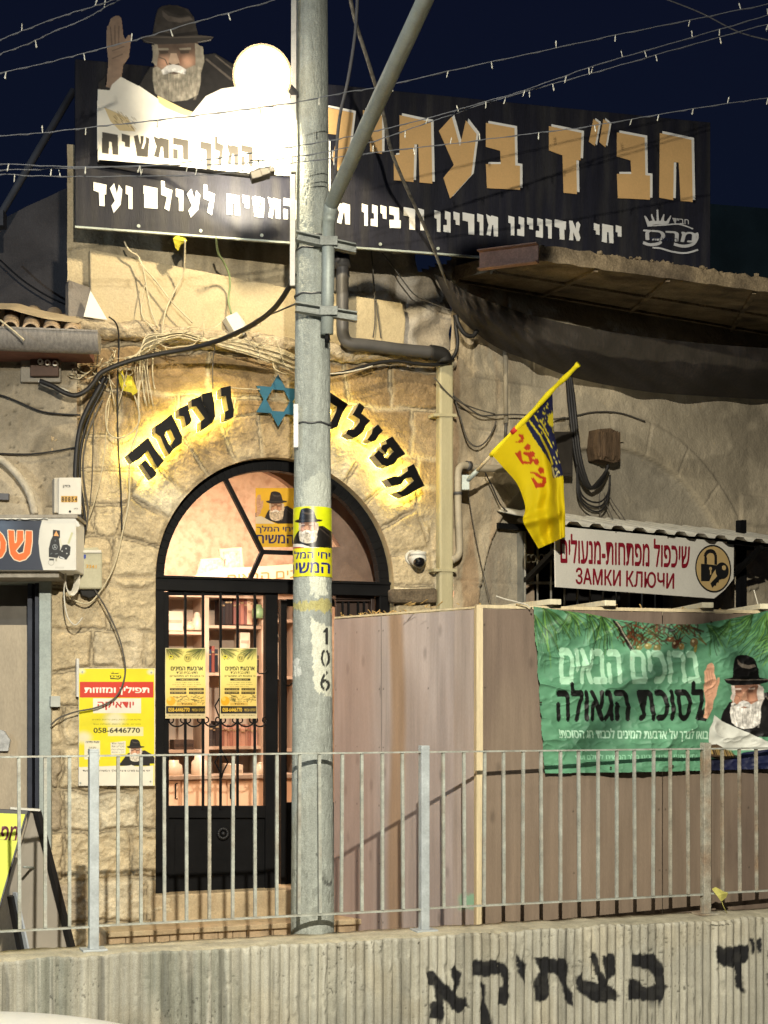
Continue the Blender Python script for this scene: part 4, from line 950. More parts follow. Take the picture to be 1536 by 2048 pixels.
# ------------------------------------------------------------------ concrete street pole with lamp arm
PX0, PY0 = (625 - CX) / F * 8.8, 8.8
def prad(z): return .1245 + (.0858 - .1245) * (z - 1.37) / (6.747 - 1.37)
def pole_px(px, py, out=.0):
    z = EYE + (HZ - py) / F * 8.72; r = prad(z); hw = r * F / 8.8
    th = np.arcsin(np.clip((px - 625) / hw, -.9999, .9999)); rr = r + out
    return np.stack([PX0 + rr * np.sin(th), PY0 - rr * np.cos(th), z + 0 * th], -1)
def pole():
    t = thing('street_pole', 'round grey concrete street pole numbered 106 standing behind the railing', 'street pole', (PX0, PY0, ZPAVE))
    th = np.linspace(-math.pi, math.pi, 181); z = np.arange(ZPAVE, 9.2, .0075); TH, Z = np.meshgrid(th, z)
    rr = .1245 + (.0858 - .1245) * (Z - 1.37) / (6.747 - 1.37)
    rr = rr + .0025 * (fbm(TH * 6, Z * 5, 4, 2) - .5) - .003 * sstep(.73, .78, vnoise(TH * 14, Z * 40, 4))
    P = np.stack([PX0 + rr * np.sin(TH), PY0 - rr * np.cos(TH), Z], -1)
    C = np.array([.31, .335, .305]) * (.70 + .55 * fbm(TH * 3, Z * 2.5, 5, 3))[..., None] * (.88 + .24 * fbm(TH * 9, Z * 45, 3, 4))[..., None]
    px = 625 + rr * F / 8.8 * np.sin(TH); py = HZ - (Z - EYE) / 8.72 * F; front = np.abs(TH) < 1.56
    jx = px + (fbm(px / 6, py / 7, 3, 5) - .5) * 9; jy = py + (fbm(px / 5, py / 9, 3, 6) - .5) * 16
    def paint(k, col, a): 
        k = k & front; C[k] = C[k] * (1 - a) + np.array(col) * a
    paint(inpoly([(622, 1236), (648, 1250), (668, 1250), (668, 1398), (640, 1386), (628, 1370), (626, 1300)], jx, jy), (.62, .63, .52), .95)
    paint(inpoly([(622, 1150), (652, 1150), (656, 1186), (640, 1196), (622, 1190)], jx, jy), (.6, .62, .52), .9)
    paint(inpoly([(610, 965), (640, 945), (668, 960), (668, 1018), (600, 1018)], jx, jy), (.52, .55, .48), .55)
    paint(inpoly([(582, 1204), (668, 1200), (668, 1224), (582, 1220)], jx, jy), (.5, .42, .06), .55)
    paint(inpoly([(588, 1320), (600, 1318), (602, 1350), (588, 1350)], jx, jy), (.6, .62, .58), .8)
    crack = [(631, 1705), (638, 1715), (640, 1740), (646, 1762), (650, 1764), (644, 1750), (641, 1728), (636, 1708)]
    paint(inpoly(crack, jx, jy), (.05, .05, .05), .7); paint(inpoly([(650, 1764), (664, 1762), (664, 1772), (652, 1774)], jx, jy), (.05, .05, .05), .8)
    paint((fbm(px / 14, py / 22, 4, 8) > .60) & (py > 1740), (.16, .17, .15), .5)
    # stencilled number, one digit above the other
    for ch, y0, y1, x0, x1 in (('1', 1256, 1290, 646, 657), ('0', 1298, 1334, 643, 661), ('6', 1342, 1382, 642, 661)):
        V, T = text_tris(ch, .012) if ch != '1' else (np.array([(0, .28), (.6, 0), (1, 0), (1, 1), (.52, 1), (.52, .26)]), np.array([(0, 1, 5), (1, 2, 5), (2, 3, 5), (3, 4, 5)])); Q = quadmap([(x0, y0), (x1, y0), (x1, y1), (x0, y1)])(V); K = np.zeros(px.shape, bool)
        w = front & (px > x0 - 2) & (px < x1 + 2) & (py > y0 - 2) & (py < y1 + 2)
        for t3 in T: K[w] |= inpoly([tuple(p) for p in Q[t3]], px[w], py[w])
        K &= ~((np.abs(px - (x0 + x1) / 2) < 1.2) & (ch != '1') & ((np.abs(py - y0) < 8) | (np.abs(py - y1) < 8)))
        paint(K, (.012, .012, .012), .97)
    gridmesh('shaft', P, mat('pole_concrete', rough=.85, var=.14, scale=16, bump=.35, bscale=110, attr=True, fine=.22, fscale=160), t, C)
    g = GALV()
    # arm: vertical clamp pipe, bend, long arm out over the road
    A = [P3(654, 668, 8.66), P3(656, 560, 8.655), P3(657, 445, 8.65), P3(661, 418, 8.62), P3(672, 388, 8.5), P3(760, 195, 7.42), P3(850, 0, 6.3), Vector((.40, 5.25, 5.72))]
    b = MB(); b.tube(A[:3] + smooth_path(A[2:6], 5)[1:] + A[6:], [.036] * 3 + [.04] * 15 + [.035] * (2), 14); arm = b.build('lamp_arm', g, t)
    b = MB(); h = Vector((.42, 5.1, 5.70)); b.ball(h, .3, 20, 10, (.55, 1.2, .28)); hd = b.build('lamp_head', mat('lamp_housing', (.3, .31, .3), .5, .3), arm)
    b = MB(); b.box(h - Vector((0, .02, .10)), .2, .42, .03); b.build('lamp_lens', emis('street_glow', (1, .92, .72), 3), hd)
    b = MB(); b.tube([A[0] + Vector((0, 0, -.05)), A[0] + Vector((0, 0, .01))], .011, 8); b.build('cable_tail', BLACKM(), arm)
    for (xa, ya, xb, yb) in ((592, 464, 712, 492), (590, 606, 714, 628)):
        q = Pl(8.69, .12); b = MB()
        for dy in (0, 16): b.bar(q.p(xa, ya + dy), q.p(xb, yb + dy - 2), .05, .009)
        b.bar(q.p(xa + 2, ya + 8) + Vector((0, .02, 0)), q.p(xb, yb + 7) + Vector((0, .02, 0)), .01, .04)
        b.box(q.p(658, (ya + yb) / 2 + 8) + Vector((0, -.045, 0)), .1, .012, .05); b.build('bracket', mat('bracket_steel', (.23, .245, .225), .6, .3, .35, 9, bump=.2, fine=.2), t, .002)
    for z in (EYE + (HZ - 848) / F * 8.75, EYE + (HZ - 498) / F * 8.75, EYE + (HZ - 590) / F * 8.75, EYE + (HZ - 474) / F * 8.75):
        b = MB(); n = 40; r = prad(z) + .003
        b.tube([Vector((PX0 + r * math.cos(2 * math.pi * k / n), PY0 + r * math.sin(2 * math.pi * k / n), z + .004 * math.sin(k))) for k in range(n + 1)], .006, 5); b.build('strap', mat('band_steel', (.08, .085, .09), .5, .4), t)
    b = MB()
    for (y0, y1, x) in ((-60, 345, 588), (350, 572, 586)): 
        p0, p1 = P3(x, y0, 8.74), P3(x - 1, y1, 8.74); b.bar(p0, p1, .03, .022)
    b.build('conduit', mat('pale_conduit', (.55, .54, .5), .5, .1, .15, 8, fine=.1), t, .002)
    b = MB(); b.bar(P3(592, 808, 8.70), P3(592, 895, 8.70), .028, .012); b.build('plate', mat('pale_conduit'), t, .002)
pole()

def pole_sticker():
    cv = Canvas(585, 1014, 665, 1153, .7, lin('#c9cc16'))
    X, Y = cv.X, cv.Y; cv.blend(sstep(625, 665, X) * .25, lin('#a9cf1c')); cv.rect(585, 1094, 665, 1153, lin('#d6cf20'))
    cv.poly([(585, 1080), (600, 1082), (640, 1096), (640, 1097), (585, 1097)], lin('#d5cfc4')); cv.line([(585, 1094), (610, 1097)], 3, lin('#a33118'))
    portrait(cv, lambda x, y: (591 + (x - 478) * .115, 1017 + (y - 32) * .114), hand=False, coat='#1a1714')
    cv.rect(585, 1096.5, 665, 1153, lin('#d3cc1e')); 
    cv.text(heb('יחי המלך'), (578, 1101, 660, 1123), lin('#1a1f6a'), .028); cv.text(heb('המשיח'), (573, 1125, 660, 1147), lin('#1a1f6a'), .03)
    cv.mottle(.2, 12)
    Xp, Yp = cv.xy(); o = gridmesh('sticker', pole_px(Xp, Yp + (Xp - 625) * .0, .0035), mat('glossy_print', rough=.35, var=.06, attr=True, spec=.5), None, cv.out())
    tag(o, 'yellow sticker of a bearded man in a black hat wrapped round the concrete pole', 'sticker')
pole_sticker()

# ------------------------------------------------------------------ plywood booth and its banner
PKL = Pl(10.007, -1.219)
ZK = 3.302
def booth():
    t = thing('plywood_booth', 'plywood festival booth behind the railing with wooden slats on top', 'booth', PK.w(PK.sx(960), ZPAVE))
    def ply(name, c1, c2, seed):
        def f(A, Z):
            g = fbm(A * 34 + .5 * fbm(A * 3, Z * 1.0, 2, seed), Z * 1.6, 5, seed); w = sstep(.4, .62, fbm(A * 2.4, Z * .55, 4, seed + 3)); cath = .5 + .5 * np.sin(28 * fbm(A * 2.2, Z * .6, 3, seed + 6) + A * 9)
            C = (np.array(c1) * (1 - w[..., None]) + np.array(c2) * w[..., None]) * (.76 + .36 * g + .11 * cath + .12 * (fbm(A * 150, Z * 3, 2, seed + 9) - .5))[..., None]
            for sx_ in (A.min() + .02, A.max() - .02, (A.min() + A.max()) / 2):
                for sz_ in np.arange(1.3, 3.3, .38): C = C * (1 - .6 * sstep(.008, .004, np.hypot(A - sx_ - .006 * math.sin(sz_ * 9), Z - sz_))[..., None])
            for k in range(9):
                kx, kz = rng.uniform(A.min(), A.max()), rng.uniform(1.3, 3.2); d = np.hypot((A - kx) * 2.2, (Z - kz)); C = C * (1 - .3 * sstep(.06, .01, d)[..., None])
            return C
        return f
    m = mat('plywood', rough=.7, var=.08, scale=4, bump=.12, bscale=60, attr=True, stretch=(4, 4, .5), fine=.1)
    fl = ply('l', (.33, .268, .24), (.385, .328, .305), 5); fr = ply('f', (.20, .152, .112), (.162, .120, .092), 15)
    e0, k0 = -.339 * PKL.k, .580 * PKL.k
    for a0, a1 in ((e0 - .0, e0 + .505), (e0 + .508, k0 - .012)):
        A, Z = np.meshgrid(np.linspace(a0, a1, 170), np.linspace(ZPAVE, ZK - .006, 330)); C = fl(A, Z)
        st = sstep(.10, .04, np.abs(A - (e0 + .66) - .02 * np.sin(Z * 3)))[..., None] ; C = C * (1 - .75 * st) + np.array([.30, .19, .105]) * (.8 + .4 * fbm(A * 30, Z * 2, 3, 2))[..., None] * .75 * st
        if a0 < e0 + .1: 
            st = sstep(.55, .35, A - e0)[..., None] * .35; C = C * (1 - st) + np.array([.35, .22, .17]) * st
        px, py = px_of(PKL.wv(A, Z, 0 * A)); jx = px + (fbm(px / 9, py / 9, 3, 4) - .5) * 9; jy = py + (fbm(px / 9, py / 9, 3, 5) - .5) * 9
        K = (sstep(910, 926, jx) * sstep(1785, 1793, jy) * sstep(1824, 1812, jy) * .7)[..., None]; C = C * (1 - K) + np.array([.22, .5, .33]) * K
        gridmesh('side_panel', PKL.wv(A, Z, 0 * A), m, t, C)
    f0 = PK.sx(963)
    for i, (a0, a1) in enumerate(((f0, f0 + 1.205), (f0 + 1.21, f0 + 2.42), (f0 + 2.425, f0 + 3.6))):
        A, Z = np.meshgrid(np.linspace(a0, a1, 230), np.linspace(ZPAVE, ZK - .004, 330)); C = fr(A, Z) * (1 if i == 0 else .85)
        K = ((Z > 2.37) & (Z < 2.40))[..., None]
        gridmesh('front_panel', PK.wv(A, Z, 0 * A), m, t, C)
    pine = mat('pine', (.62, .52, .33), .65, 0, .2, 7, stretch=(5, 5, .4), bump=.1, fine=.1)
    b = MB(); c = PK.w(PK.sx(957), (ZPAVE + ZK) / 2); b.box(c, .042, .05, ZK - ZPAVE, PK.rz); b.build('corner_batten', pine, t, .003)
    b = MB(); b.bar(PK.w(f0 - .03, ZK + .01, -.02), PK.w(f0 + 3.6, ZK + .01, -.02), .035, .02); b.bar(PKL.w(e0, ZK + .006, -.02), PKL.w(k0, ZK + .006, -.02), .03, .012); b.build('top_batten', pine, t)
    pale = mat('pale_pine', (.72, .66, .47), .6, 0, .15, 7, stretch=(5, 5, .4), fine=.1)
    for (x0, y0, x1, y1, dd) in ((985, 1212, 1112, 1206, .2), (1115, 1216, 1221, 1209, .2), (1335, 1222, 1416, 1216, .12), (1440, 1228, 1532, 1223, .12), (1560, 1232, 1660, 1226, .12)):
        a = PK.off(.06).p(x1, y1); a.z = ZK + .042; bb = PK.off(-.75).p(x0, y0); bb.z = ZK + .042
        b = MB(); b.bar(bb, a, .075, .034); b.build('roof_slat', pale, t, .003)
    # dry palm thatch bits along the side
    b = MB(); r_ = random.Random(2)
    for k in range(46):
        a = e0 + r_.uniform(.02, .55) ; p = PKL.w(a, ZK + .012, -.05 - r_.random() * .2); d = Vector((r_.uniform(-1, 1), r_.uniform(-1, 1), r_.uniform(0, .6))) * .06; b.bar(p, p + d, .008, .003)
    for k in range(30):
        a = f0 + r_.uniform(-.4, 2); p = PK.w(a, ZK + .03, -.12 - r_.random() * .4); d = Vector((r_.uniform(-1, 1), r_.uniform(-1, 1), r_.uniform(0, .4))) * .07; b.bar(p, p + d, .008, .003)
    th = b.build('thatch', mat('dry_palm', (.55, .36, .13), .8, 0, .5, 30), t); tag(th, kind='stuff')
booth()

def banner():
    cv = Canvas(1056, 1206, 1640, 1550, 1.0, lin('#5b8f6f')); X, Y = cv.X, cv.Y
    cv.blend(sstep(1305, 1225, Y) * .45, lin('#28502c'))
    r_ = random.Random(9)
    def frond(x, y, ang, L, n=40, col='#23401f'):
        for k in range(n):
            a = ang + r_.uniform(-.55, .55); l_ = L * r_.uniform(.5, 1); p1 = (x + math.cos(a) * l_ * .5, y + math.sin(a) * l_ * .5); p2 = (p1[0] + math.cos(a + .25) * l_ * .5, p1[1] + math.sin(a + .3) * l_ * .5)
            cv.line([(x, y), p1, p2], r_.uniform(.8, 2.4), lin(r_.choice([col, '#35602c', '#6d9a4a', '#1d3718'])), r_.uniform(.3, .75))
    frond(1075, 1215, 1.0, 95, 60); frond(1062, 1230, 1.4, 120, 45); frond(1130, 1222, 1.5, 60, 50); frond(1160, 1225, .9, 75, 40); frond(1110, 1216, .3, 80, 30); frond(1190, 1228, 1.1, 95, 40)
    frond(1530, 1225, 1.9, 110, 60); frond(1500, 1228, 2.3, 80, 50); frond(1560, 1222, 1.6, 130, 50); frond(1610, 1222, 1.9, 150, 60); frond(1400, 1250, .8, 70, 30); frond(1450, 1240, 2.0, 60, 30)
    # dark hanging garland with fruit
    for k in range(150):
        x = r_.uniform(1225, 1385); y = r_.uniform(1240, 1278) + (1 - abs(x - 1300) / 90) * 4; cv.line([(x, y), (x + r_.uniform(-22, 26), y + r_.uniform(4, 24))], r_.uniform(1.5, 4), lin(r_.choice(['#241910', '#38220f', '#4c3016', '#5c4c1c', '#1c140d', '#6a3018', '#2f3a18'])), .8)
    for k in range(26):
        u = k / 25; x = 1222 + u * 38; y = 1242 + u * 58; cv.line([(x - 5, y), (x + 7, y + 6)], 3.5, lin('#1b1712')); cv.line([(x - 2, y + 3), (x + 5, y + 3)], 1.5, lin('#b9b39b'), .8)
    for x, y, rx, ry, c in ((1290, 1293, 9, 8, '#8f7f3c'), (1306, 1296, 9, 9, '#7c6c30'), (1273, 1296, 8, 7, '#77703a'), (1340, 1290, 10, 12, '#5c2714'), (1352, 1294, 7, 9, '#8c661f'), (1376, 1286, 10, 12, '#6d4216'), (1380, 1298, 5, 10, '#a38a34'), (1258, 1318, 3, 6, '#6b1f1c'), (1330, 1280, 10, 7, '#6a3313')):
        rx, ry = rx * .75, ry * .75; cv.ell(x, y, rx, ry, lin(c), .8); cv.ell(x - rx * .3, y - ry * .3, rx * .3, ry * .3, lin('#eee0b0'), .5)
    cv.text(heb('ברוכים הבאים'), [(1110, 1296), (1388, 1303), (1392, 1367), (1113, 1369)], lin('#b6e2c2'), .045, .72)
    cv.text(heb('לסוכת הגאולה'), [(1105, 1364), (1399, 1362), (1401, 1442), (1108, 1445)], lin('#0d0f0d'), .042)
    cv.text(heb('בואו לברך על ארבעת המינים לכבוד חג הסוכות!'), [(1112, 1456), (1412, 1458), (1413, 1484), (1113, 1482)], lin('#c9efd4'), .03, .85)
    cv.text(heb('יחי אדוננו מורנו ורבינו מלך המשיח לעולם ועד'), [(1146, 1508), (1390, 1506), (1390, 1520), (1146, 1522)], lin('#9fd8b4'), .02, .8)
    fx = lambda x, y: (1441 + (x - 478) * .195, 1310 + (y - 32) * .2376)
    # table and papers under the man
    cv.poly([(1395, 1520), (1640, 1500), (1640, 1545), (1400, 1548)], lin('#12152c'))
    portrait(cv, fx, hat='#0d0b0b', coat='#0f0d0d', skin='#c58f74', beard='#d8d4cc', shine='#857a6e')
    cv.poly([(1413, 1456), (1424, 1430), (1440, 1442), (1500, 1470), (1560, 1500), (1640, 1490), (1640, 1512), (1500, 1500), (1415, 1500)], lin('#cfd0c6'))
    cv.poly([(1480, 1505), (1640, 1480), (1640, 1545), (1420, 1545)], lin('#141a3a')); cv.poly([(1412, 1490), (1430, 1488), (1470, 1512), (1440, 1522), (1414, 1512)], lin('#4a3a28'))
    for k in range(24): x = 1414 + k * 2; cv.line([(x, 1492 + k * .4), (x + 6, 1508 + k * .3)], 1.2, lin(r_.choice(['#8a7448', '#2c2418', '#b79a5a'])), .8)
    cv.mottle(.3, 22, 12)
    out = [(1060, 1213), (1080, 1217), (1160, 1228), (1230, 1240), (1300, 1248), (1380, 1250), (1450, 1238), (1510, 1226), (1536, 1220), (1600, 1215), (1641, 1212), (1641, 1532), (1536, 1537), (1410, 1541), (1250, 1544), (1085, 1547), (1075, 1440), (1066, 1320)]
    Xp, Yp = cv.xy(); K = inpoly(out, Xp, Yp); keep = K[:-1, :-1] & K[1:, :-1] & K[1:, 1:] & K[:-1, 1:]
    def warp(x, y):
        r1 = 1 - np.abs(2 * fbm(x / 95 + y / 160, y / 60 - x / 200, 3, 3) - 1); r2 = 1 - np.abs(2 * fbm(x / 38 - y / 80, y / 26 + x / 90, 3, 13) - 1)
        sag = np.sin(np.clip((x - 1062) / 470, 0, 1) * math.pi) * sstep(1330, 1230, y)
        dr = .020 * np.sin((x - 1062) / 46 + (y - 1215) / 95) * (.4 + fbm(x / 120, y / 120, 2, 44)) ; tens = .016 * np.sin(((x - 1062) * .8 + (y - 1215)) / 13) * np.exp(-np.hypot(x - 1062, y - 1215) / 110)
        return .03 + .026 * r1 ** 4 + .008 * r2 ** 5 + dr + tens + .025 * sag + .012 * fbm(x / 140, y / 140, 2, 30)
    o = sheet('banner', cv, PK, .012, mat('vinyl', rough=.55, var=.08, scale=3, attr=True, spec=.35, bump=.05), None, warp, keep)
    tag(o, 'green cloth banner with white and black Hebrew lettering hung on the plywood booth', 'banner')
    t = o; b = MB(); q = PK.off(.1)
    for x, y in ((1063, 1216), (1085, 1535), (1222, 1535), (1346, 1532), (1180, 1232), (1423, 1244), (1082, 1405)):
        b.disc(q.p(x, y), PK.n, .006, .004, 10)
    b.build('eyelet', mat('brass_eyelet', (.06, .05, .03), .4, .6), o)
banner()

# ------------------------------------------------------------------ billboard on the roof
G = {'א': [[(0,0),(.3,0),(.62,.42),(.62,.1),(.78,0),(1,.15),(.85,.55),(1,.85),(.9,1),(.7,1),(.35,.55),(.38,1),(0,1),(.1,.5)]],
 'ב': [[(0,.02),(.84,.06),(.86,.62),(1,.62),(1,.98),(.03,1),(0,.64),(.44,.62),(.42,.42),(0,.38)]],
 'ד': [[(0,0),(1,.06),(.97,.48),(.84,.48),(.86,1),(.45,1),(.42,.43),(0,.37)]],
 'ה': [[(0,0),(1,.06),(1,1),(.64,1),(.6,.36),(0,.34)], [(0,.52),(.34,.54),(.34,1),(0,1)]],
 'ו': [[(0,0),(1,.06),(1,1),(.42,1),(.4,.4),(0,.36)]],
 'ח': [[(0,0),(1,.06),(1.04,1),(.66,1),(.6,.42),(.44,.42),(.42,1),(-.02,.98)]],
 'י': [[(0,0),(1,.06),(1,.62),(.38,.6),(.36,.4),(0,.36)]],
 'ך': [[(0,0),(1,.06),(.95,1.3),(.55,1.3),(.5,.4),(0,.36)]],
 'ל': [[(0,-.3),(.32,-.28),(.34,0),(1,.1),(.72,1.06),(.3,.95),(.52,.42),(0,.34)]],
 'ם': [[(0,0),(1,.06),(1,.42),(.68,.42),(.68,.66),(1,.66),(1,1),(.05,1),(.05,.66),(.42,.66),(.42,.42),(.05,.42),(.05,.36),(0,.36)], [(.67,.41),(1,.41),(1,.67),(.67,.67)], [(.05,.41),(.43,.41),(.43,.67),(.05,.67)]],
 'מ': [[(0,0),(.35,.1),(.45,.04),(1,.1),(1,1),(.66,1),(.6,.48),(.5,.48),(.36,1),(.02,.95),(.2,.48),(.1,.3)]],
 'נ': [[(.2,0),(1,.06),(1,1),(0,.97),(0,.66),(.5,.66),(.48,.4),(.2,.38)]],
 'ע': [[(0,.2),(.34,-.04),(.56,.42),(.72,.0),(1,.2),(.86,.86),(.3,1.26),(.12,.94),(.4,.72)]],
 'ר': [[(0,0),(1,.06),(1,1),(.52,1),(.48,.42),(0,.38)]],
 'ש': [[(0,.08),(.27,0),(.42,.42),(.42,.05),(.64,.02),(.62,.32),(.5,.62),(.62,.62),(.76,.3),(.76,.06),(1,.12),(.9,1),(.2,1)]],
 'ת': [[(.05,0),(1,.06),(1.04,1),(.66,1),(.62,.42),(.5,.42),(.47,1),(-.12,1),(-.13,.62),(.05,.6)]],
 'ק': [[(0,0),(1,.06),(.85,.75),(.55,1.0),(.35,.8),(.55,.42),(0,.42)], [(0,.55),(.24,.55),(.24,1.35),(0,1.35)]]}
WID = {'י': .52, 'ו': .52, 'נ': .6, 'ל': .8, 'ע': .95}
def chunk(mb, pl, ch, x0, x1, y0, h, d, sl=.0, th=.006):
    for P in G[ch]: prism_px(mb, pl, [(x0 + x * (x1 - x0), y0 + y * h + sl * x * (x1 - x0)) for x, y in P], d - th, d)
def chunk_word(mb, pl, w, x0, x1, ya, yb, h, d, th=.006):
    w = w[::-1]; ws = [WID.get(c, 1.0) if c != ' ' else .55 for c in w]; gap = .26; tot = sum(ws) + gap * (len(w) - 1); s = (x1 - x0) / tot; x = x0
    for c, wd in zip(w, ws):
        if c != ' ': y = ya + (yb - ya) * (x - x0) / (x1 - x0); chunk(mb, pl, c, x, x + wd * s, y, h, d, (yb - ya) / (x1 - x0), th)
        x += (wd + gap) * s
def billboard():
    t = thing('billboard', 'long dark roof billboard with orange and white Hebrew letters and a bearded man', 'billboard', PS.w(PS.sx(780), 5.71))
    z0, z1 = 5.708, PS.p(150, 117).z; a0, a1 = PS.sx(150), PS.sx(1421)
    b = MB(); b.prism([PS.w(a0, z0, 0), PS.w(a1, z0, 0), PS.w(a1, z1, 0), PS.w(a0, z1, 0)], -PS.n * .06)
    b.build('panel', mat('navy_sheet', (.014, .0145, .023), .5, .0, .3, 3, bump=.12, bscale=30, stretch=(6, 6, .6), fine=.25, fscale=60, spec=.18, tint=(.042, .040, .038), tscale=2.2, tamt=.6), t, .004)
    b = MB(); b.bar(PS.w(a0, z0 - .006, .004), PS.w(a1, z0 - .006, .004), .02, .012); b.build('edge_trim', GALV(), t)
    for k in range(11):
        if k: 
            b = MB(); a = a0 + (a1 - a0) * k / 11; b.disc(PS.w(a, z0 + .03, .008), PS.n, .011, .008, 8); b.build('screw', GALV(), t)
    m_or = mat('orange_sheet', (.66, .41, .17), .5, 0, .1, 3, fine=.06); m_wh = mat('white_sheet', (.80, .79, .74), .5, 0, .06, 3)
    Q = PS.off(.0)
    big = [('ח', 1320, 1383, 266, 132), ('ב', 1234, 1300, 262, 134), ('ד', 1098, 1163, 252, 131), ('ב', 972, 1040, 243, 133), ('ע', 878, 953, 236, 126), ('ת', 796, 862, 230, 131), ('י', 726, 764, 220, 136), ('ק', 640, 707, 212, 128)]
    w = MB(); o = MB()
    for ch, x0, x1, y0, h in big:
        chunk(w, PS, ch, x0 + 5, x1 + 5, y0 - 4, h, .006, .09, .004); chunk(o, PS, ch, x0, x1, y0, h, .012, .09, .005)
    for q in ([(1187, 238), (1198, 246), (1190, 292), (1178, 283)], [(1207, 238), (1219, 248), (1211, 294), (1199, 284)]):
        prism_px(w, PS, [(x + 4, y - 2) for x, y in q], .002, .006); prism_px(o, PS, q, .007, .012)
    w.build('letter_shadow', m_wh, t); o.build('headline', m_or, t)
    for word, x0, x1, ya, yb, h in (('יחי', 1188, 1243, 446, 451, 37), ('אדונינו', 1017, 1161, 431, 443, 39), ('מורינו', 869, 996, 420, 430, 43), ('ורבינו', 724, 848, 407, 417, 44), ('מלך', 612, 700, 398, 405, 44), ('המשיח', 454, 592, 387, 398, 42), ('לעולם', 287, 430, 371, 384, 44), ('ועד', 187, 265, 364, 372, 46)):
        b = MB(); chunk_word(b, PS, word, x0, x1, ya, yb, h, .008); b.build('slogan_word', m_wh, t)
    # small emblem: crown and script
    m_gr = mat('silver_print', (.50, .50, .50), .5); b = MB(); zx = lambda x, y: (1000 + x / 3.523, 220 + y / 3.523)
    prism_px(b, PS, [zx(*p) for p in ((1040,815),(1020,752),(1030,750),(1052,785),(1075,778),(1066,742),(1074,740),(1092,782),(1105,780),(1105,715),(1115,715),(1120,780),(1132,782),(1150,740),(1158,742),(1155,780),(1172,785),(1198,748),(1206,752),(1188,800),(1160,808),(1100,806))], .002, .008)
    for x, y, r in ((1110, 708, 8), (1022, 750, 5), (1070, 738, 5), (1155, 738, 5), (1203, 748, 5)): b.disc(PS.off(.008).p(*zx(x, y)), PS.n, r * .00095, .004, 10)
    for pts, w_ in ((((1040, 818), (1150, 812), (1260, 805), (1360, 838)), .008), (((1075, 970), (1130, 975), (1220, 1000), (1310, 1008), (1395, 985)), .012), (((1008, 935), (1060, 950), (1120, 940), (1135, 925)), .02), (((1225, 945), (1290, 960), (1360, 945), (1390, 900), (1385, 865)), .02)):
        pp = [PS.off(.006).p(*zx(*p)) for p in pts]
        pp = smooth_path(pp, 5)
        for u, v in zip(pp[:-1], pp[1:]): b.bar(u, v, w_, .004, PS.n)
    text_mesh(b, PS, heb('חב״ד'), [zx(1215, 760), zx(1330, 772), zx(1330, 806), zx(1215, 800)], .008, bold=.01)
    text_mesh(b, PS, heb('מרכז'), [zx(1008, 840), zx(1385, 862), zx(1375, 935), zx(1012, 915)], .008, bold=.03)
    b.build('emblem', m_gr, t)
    b = MB(); text_mesh(b, PS, heb('ההתגלות'), [zx(1060, 890), zx(1250, 898), zx(1250, 928), zx(1060, 922)], .010, bold=.01); b.build('emblem_text', mat('navy_print', (.02, .025, .05), .5), t)
    # cut-out portrait with white lower panel
    cv = Canvas(192, 4, 588, 362, 1.1, (-9, -9, -9)); zz = lambda x, y: (130 + x / 3.2, y / 3.2)
    portrait(cv, zz, hat='#2f2b28', coat='#1d1b1a', skin='#62584d', beard='#7d776a', shine='#4f4842')
    cv.poly([zz(*p) for p in ((207,575),(285,582),(300,545),(360,493),(470,550),(600,640),(740,715),(820,720),(900,620),(1000,572),(1110,555),(1445,560),(1448,1130),(205,1035),(203,690))], lin('#e8e2d2'))  # white panel, carried up over the right sleeve as painted glare
    cv.poly([zz(*p) for p in ((590,615),(660,650),(760,700),(820,722),(800,750),(740,735),(640,690),(600,660))], lin('#d9c48a'))
    cv.poly([zz(*p) for p in ((250,690),(330,725),(400,755),(450,845),(350,840),(290,780))], lin('#cfb98a'))
    r_ = random.Random(3)
    for k in range(40): x = r_.uniform(300, 440); y = 700 + (x - 300) * .35 + r_.uniform(0, 70); cv.line([zz(x, y), zz(x + 20, y + 22)], 1.4, lin(r_.choice(['#8f7a50', '#e6d6ae', '#6b5836'])), .6)
    cv.line([zz(250, 690), zz(340, 730), zz(450, 790), zz(640, 770)], 1.2, lin('#a8a090'), .6)
    def wd(word, x0, x1, ya, yb, h):
        ws = [WID.get(c, 1.0) for c in word[::-1]]; s = (x1 - x0) / (sum(ws) + .24 * (len(word) - 1)); x = x0
        for c, w_ in zip(word[::-1], ws):
            y = ya + (yb - ya) * (x - x0) / (x1 - x0)
            for Pp in G[c]: cv.poly([(x + a * w_ * s, y + bb * h + a * w_ * s * .1) for a, bb in Pp], lin('#3a3630'))
            x += (w_ + .24) * s
    wd('המשיח', 204, 377, 265, 278, 43); wd('המלך', 400, 505, 283, 292, 43)
    K = cv.out()[..., 0] > -.5; keep = K[:-1, :-1] & K[1:, 1:] & K[1:, :-1] & K[:-1, 1:]
    cv.c = np.clip(cv.c, 0, 1); cv.mottle(.12, 30)
    o = sheet('portrait_cutout', cv, PS, .05, mat('printed_board', rough=.45, var=.05, attr=True, spec=.4), t, None, keep)
    s = o.modifiers.new('s', 'SOLIDIFY'); s.thickness = .02; s.offset = 0
    # posts that carry the billboard on the roof
    for x in (300, 800, 1150): 
        b = MB(); a = PS.sx(x); b.bar(PS.w(a, z0 + .02, -.12), PS.w(a, z1 - .5, -.12), .06, .06); b.build('support_post', mat('dull_steel'), t)
billboard()

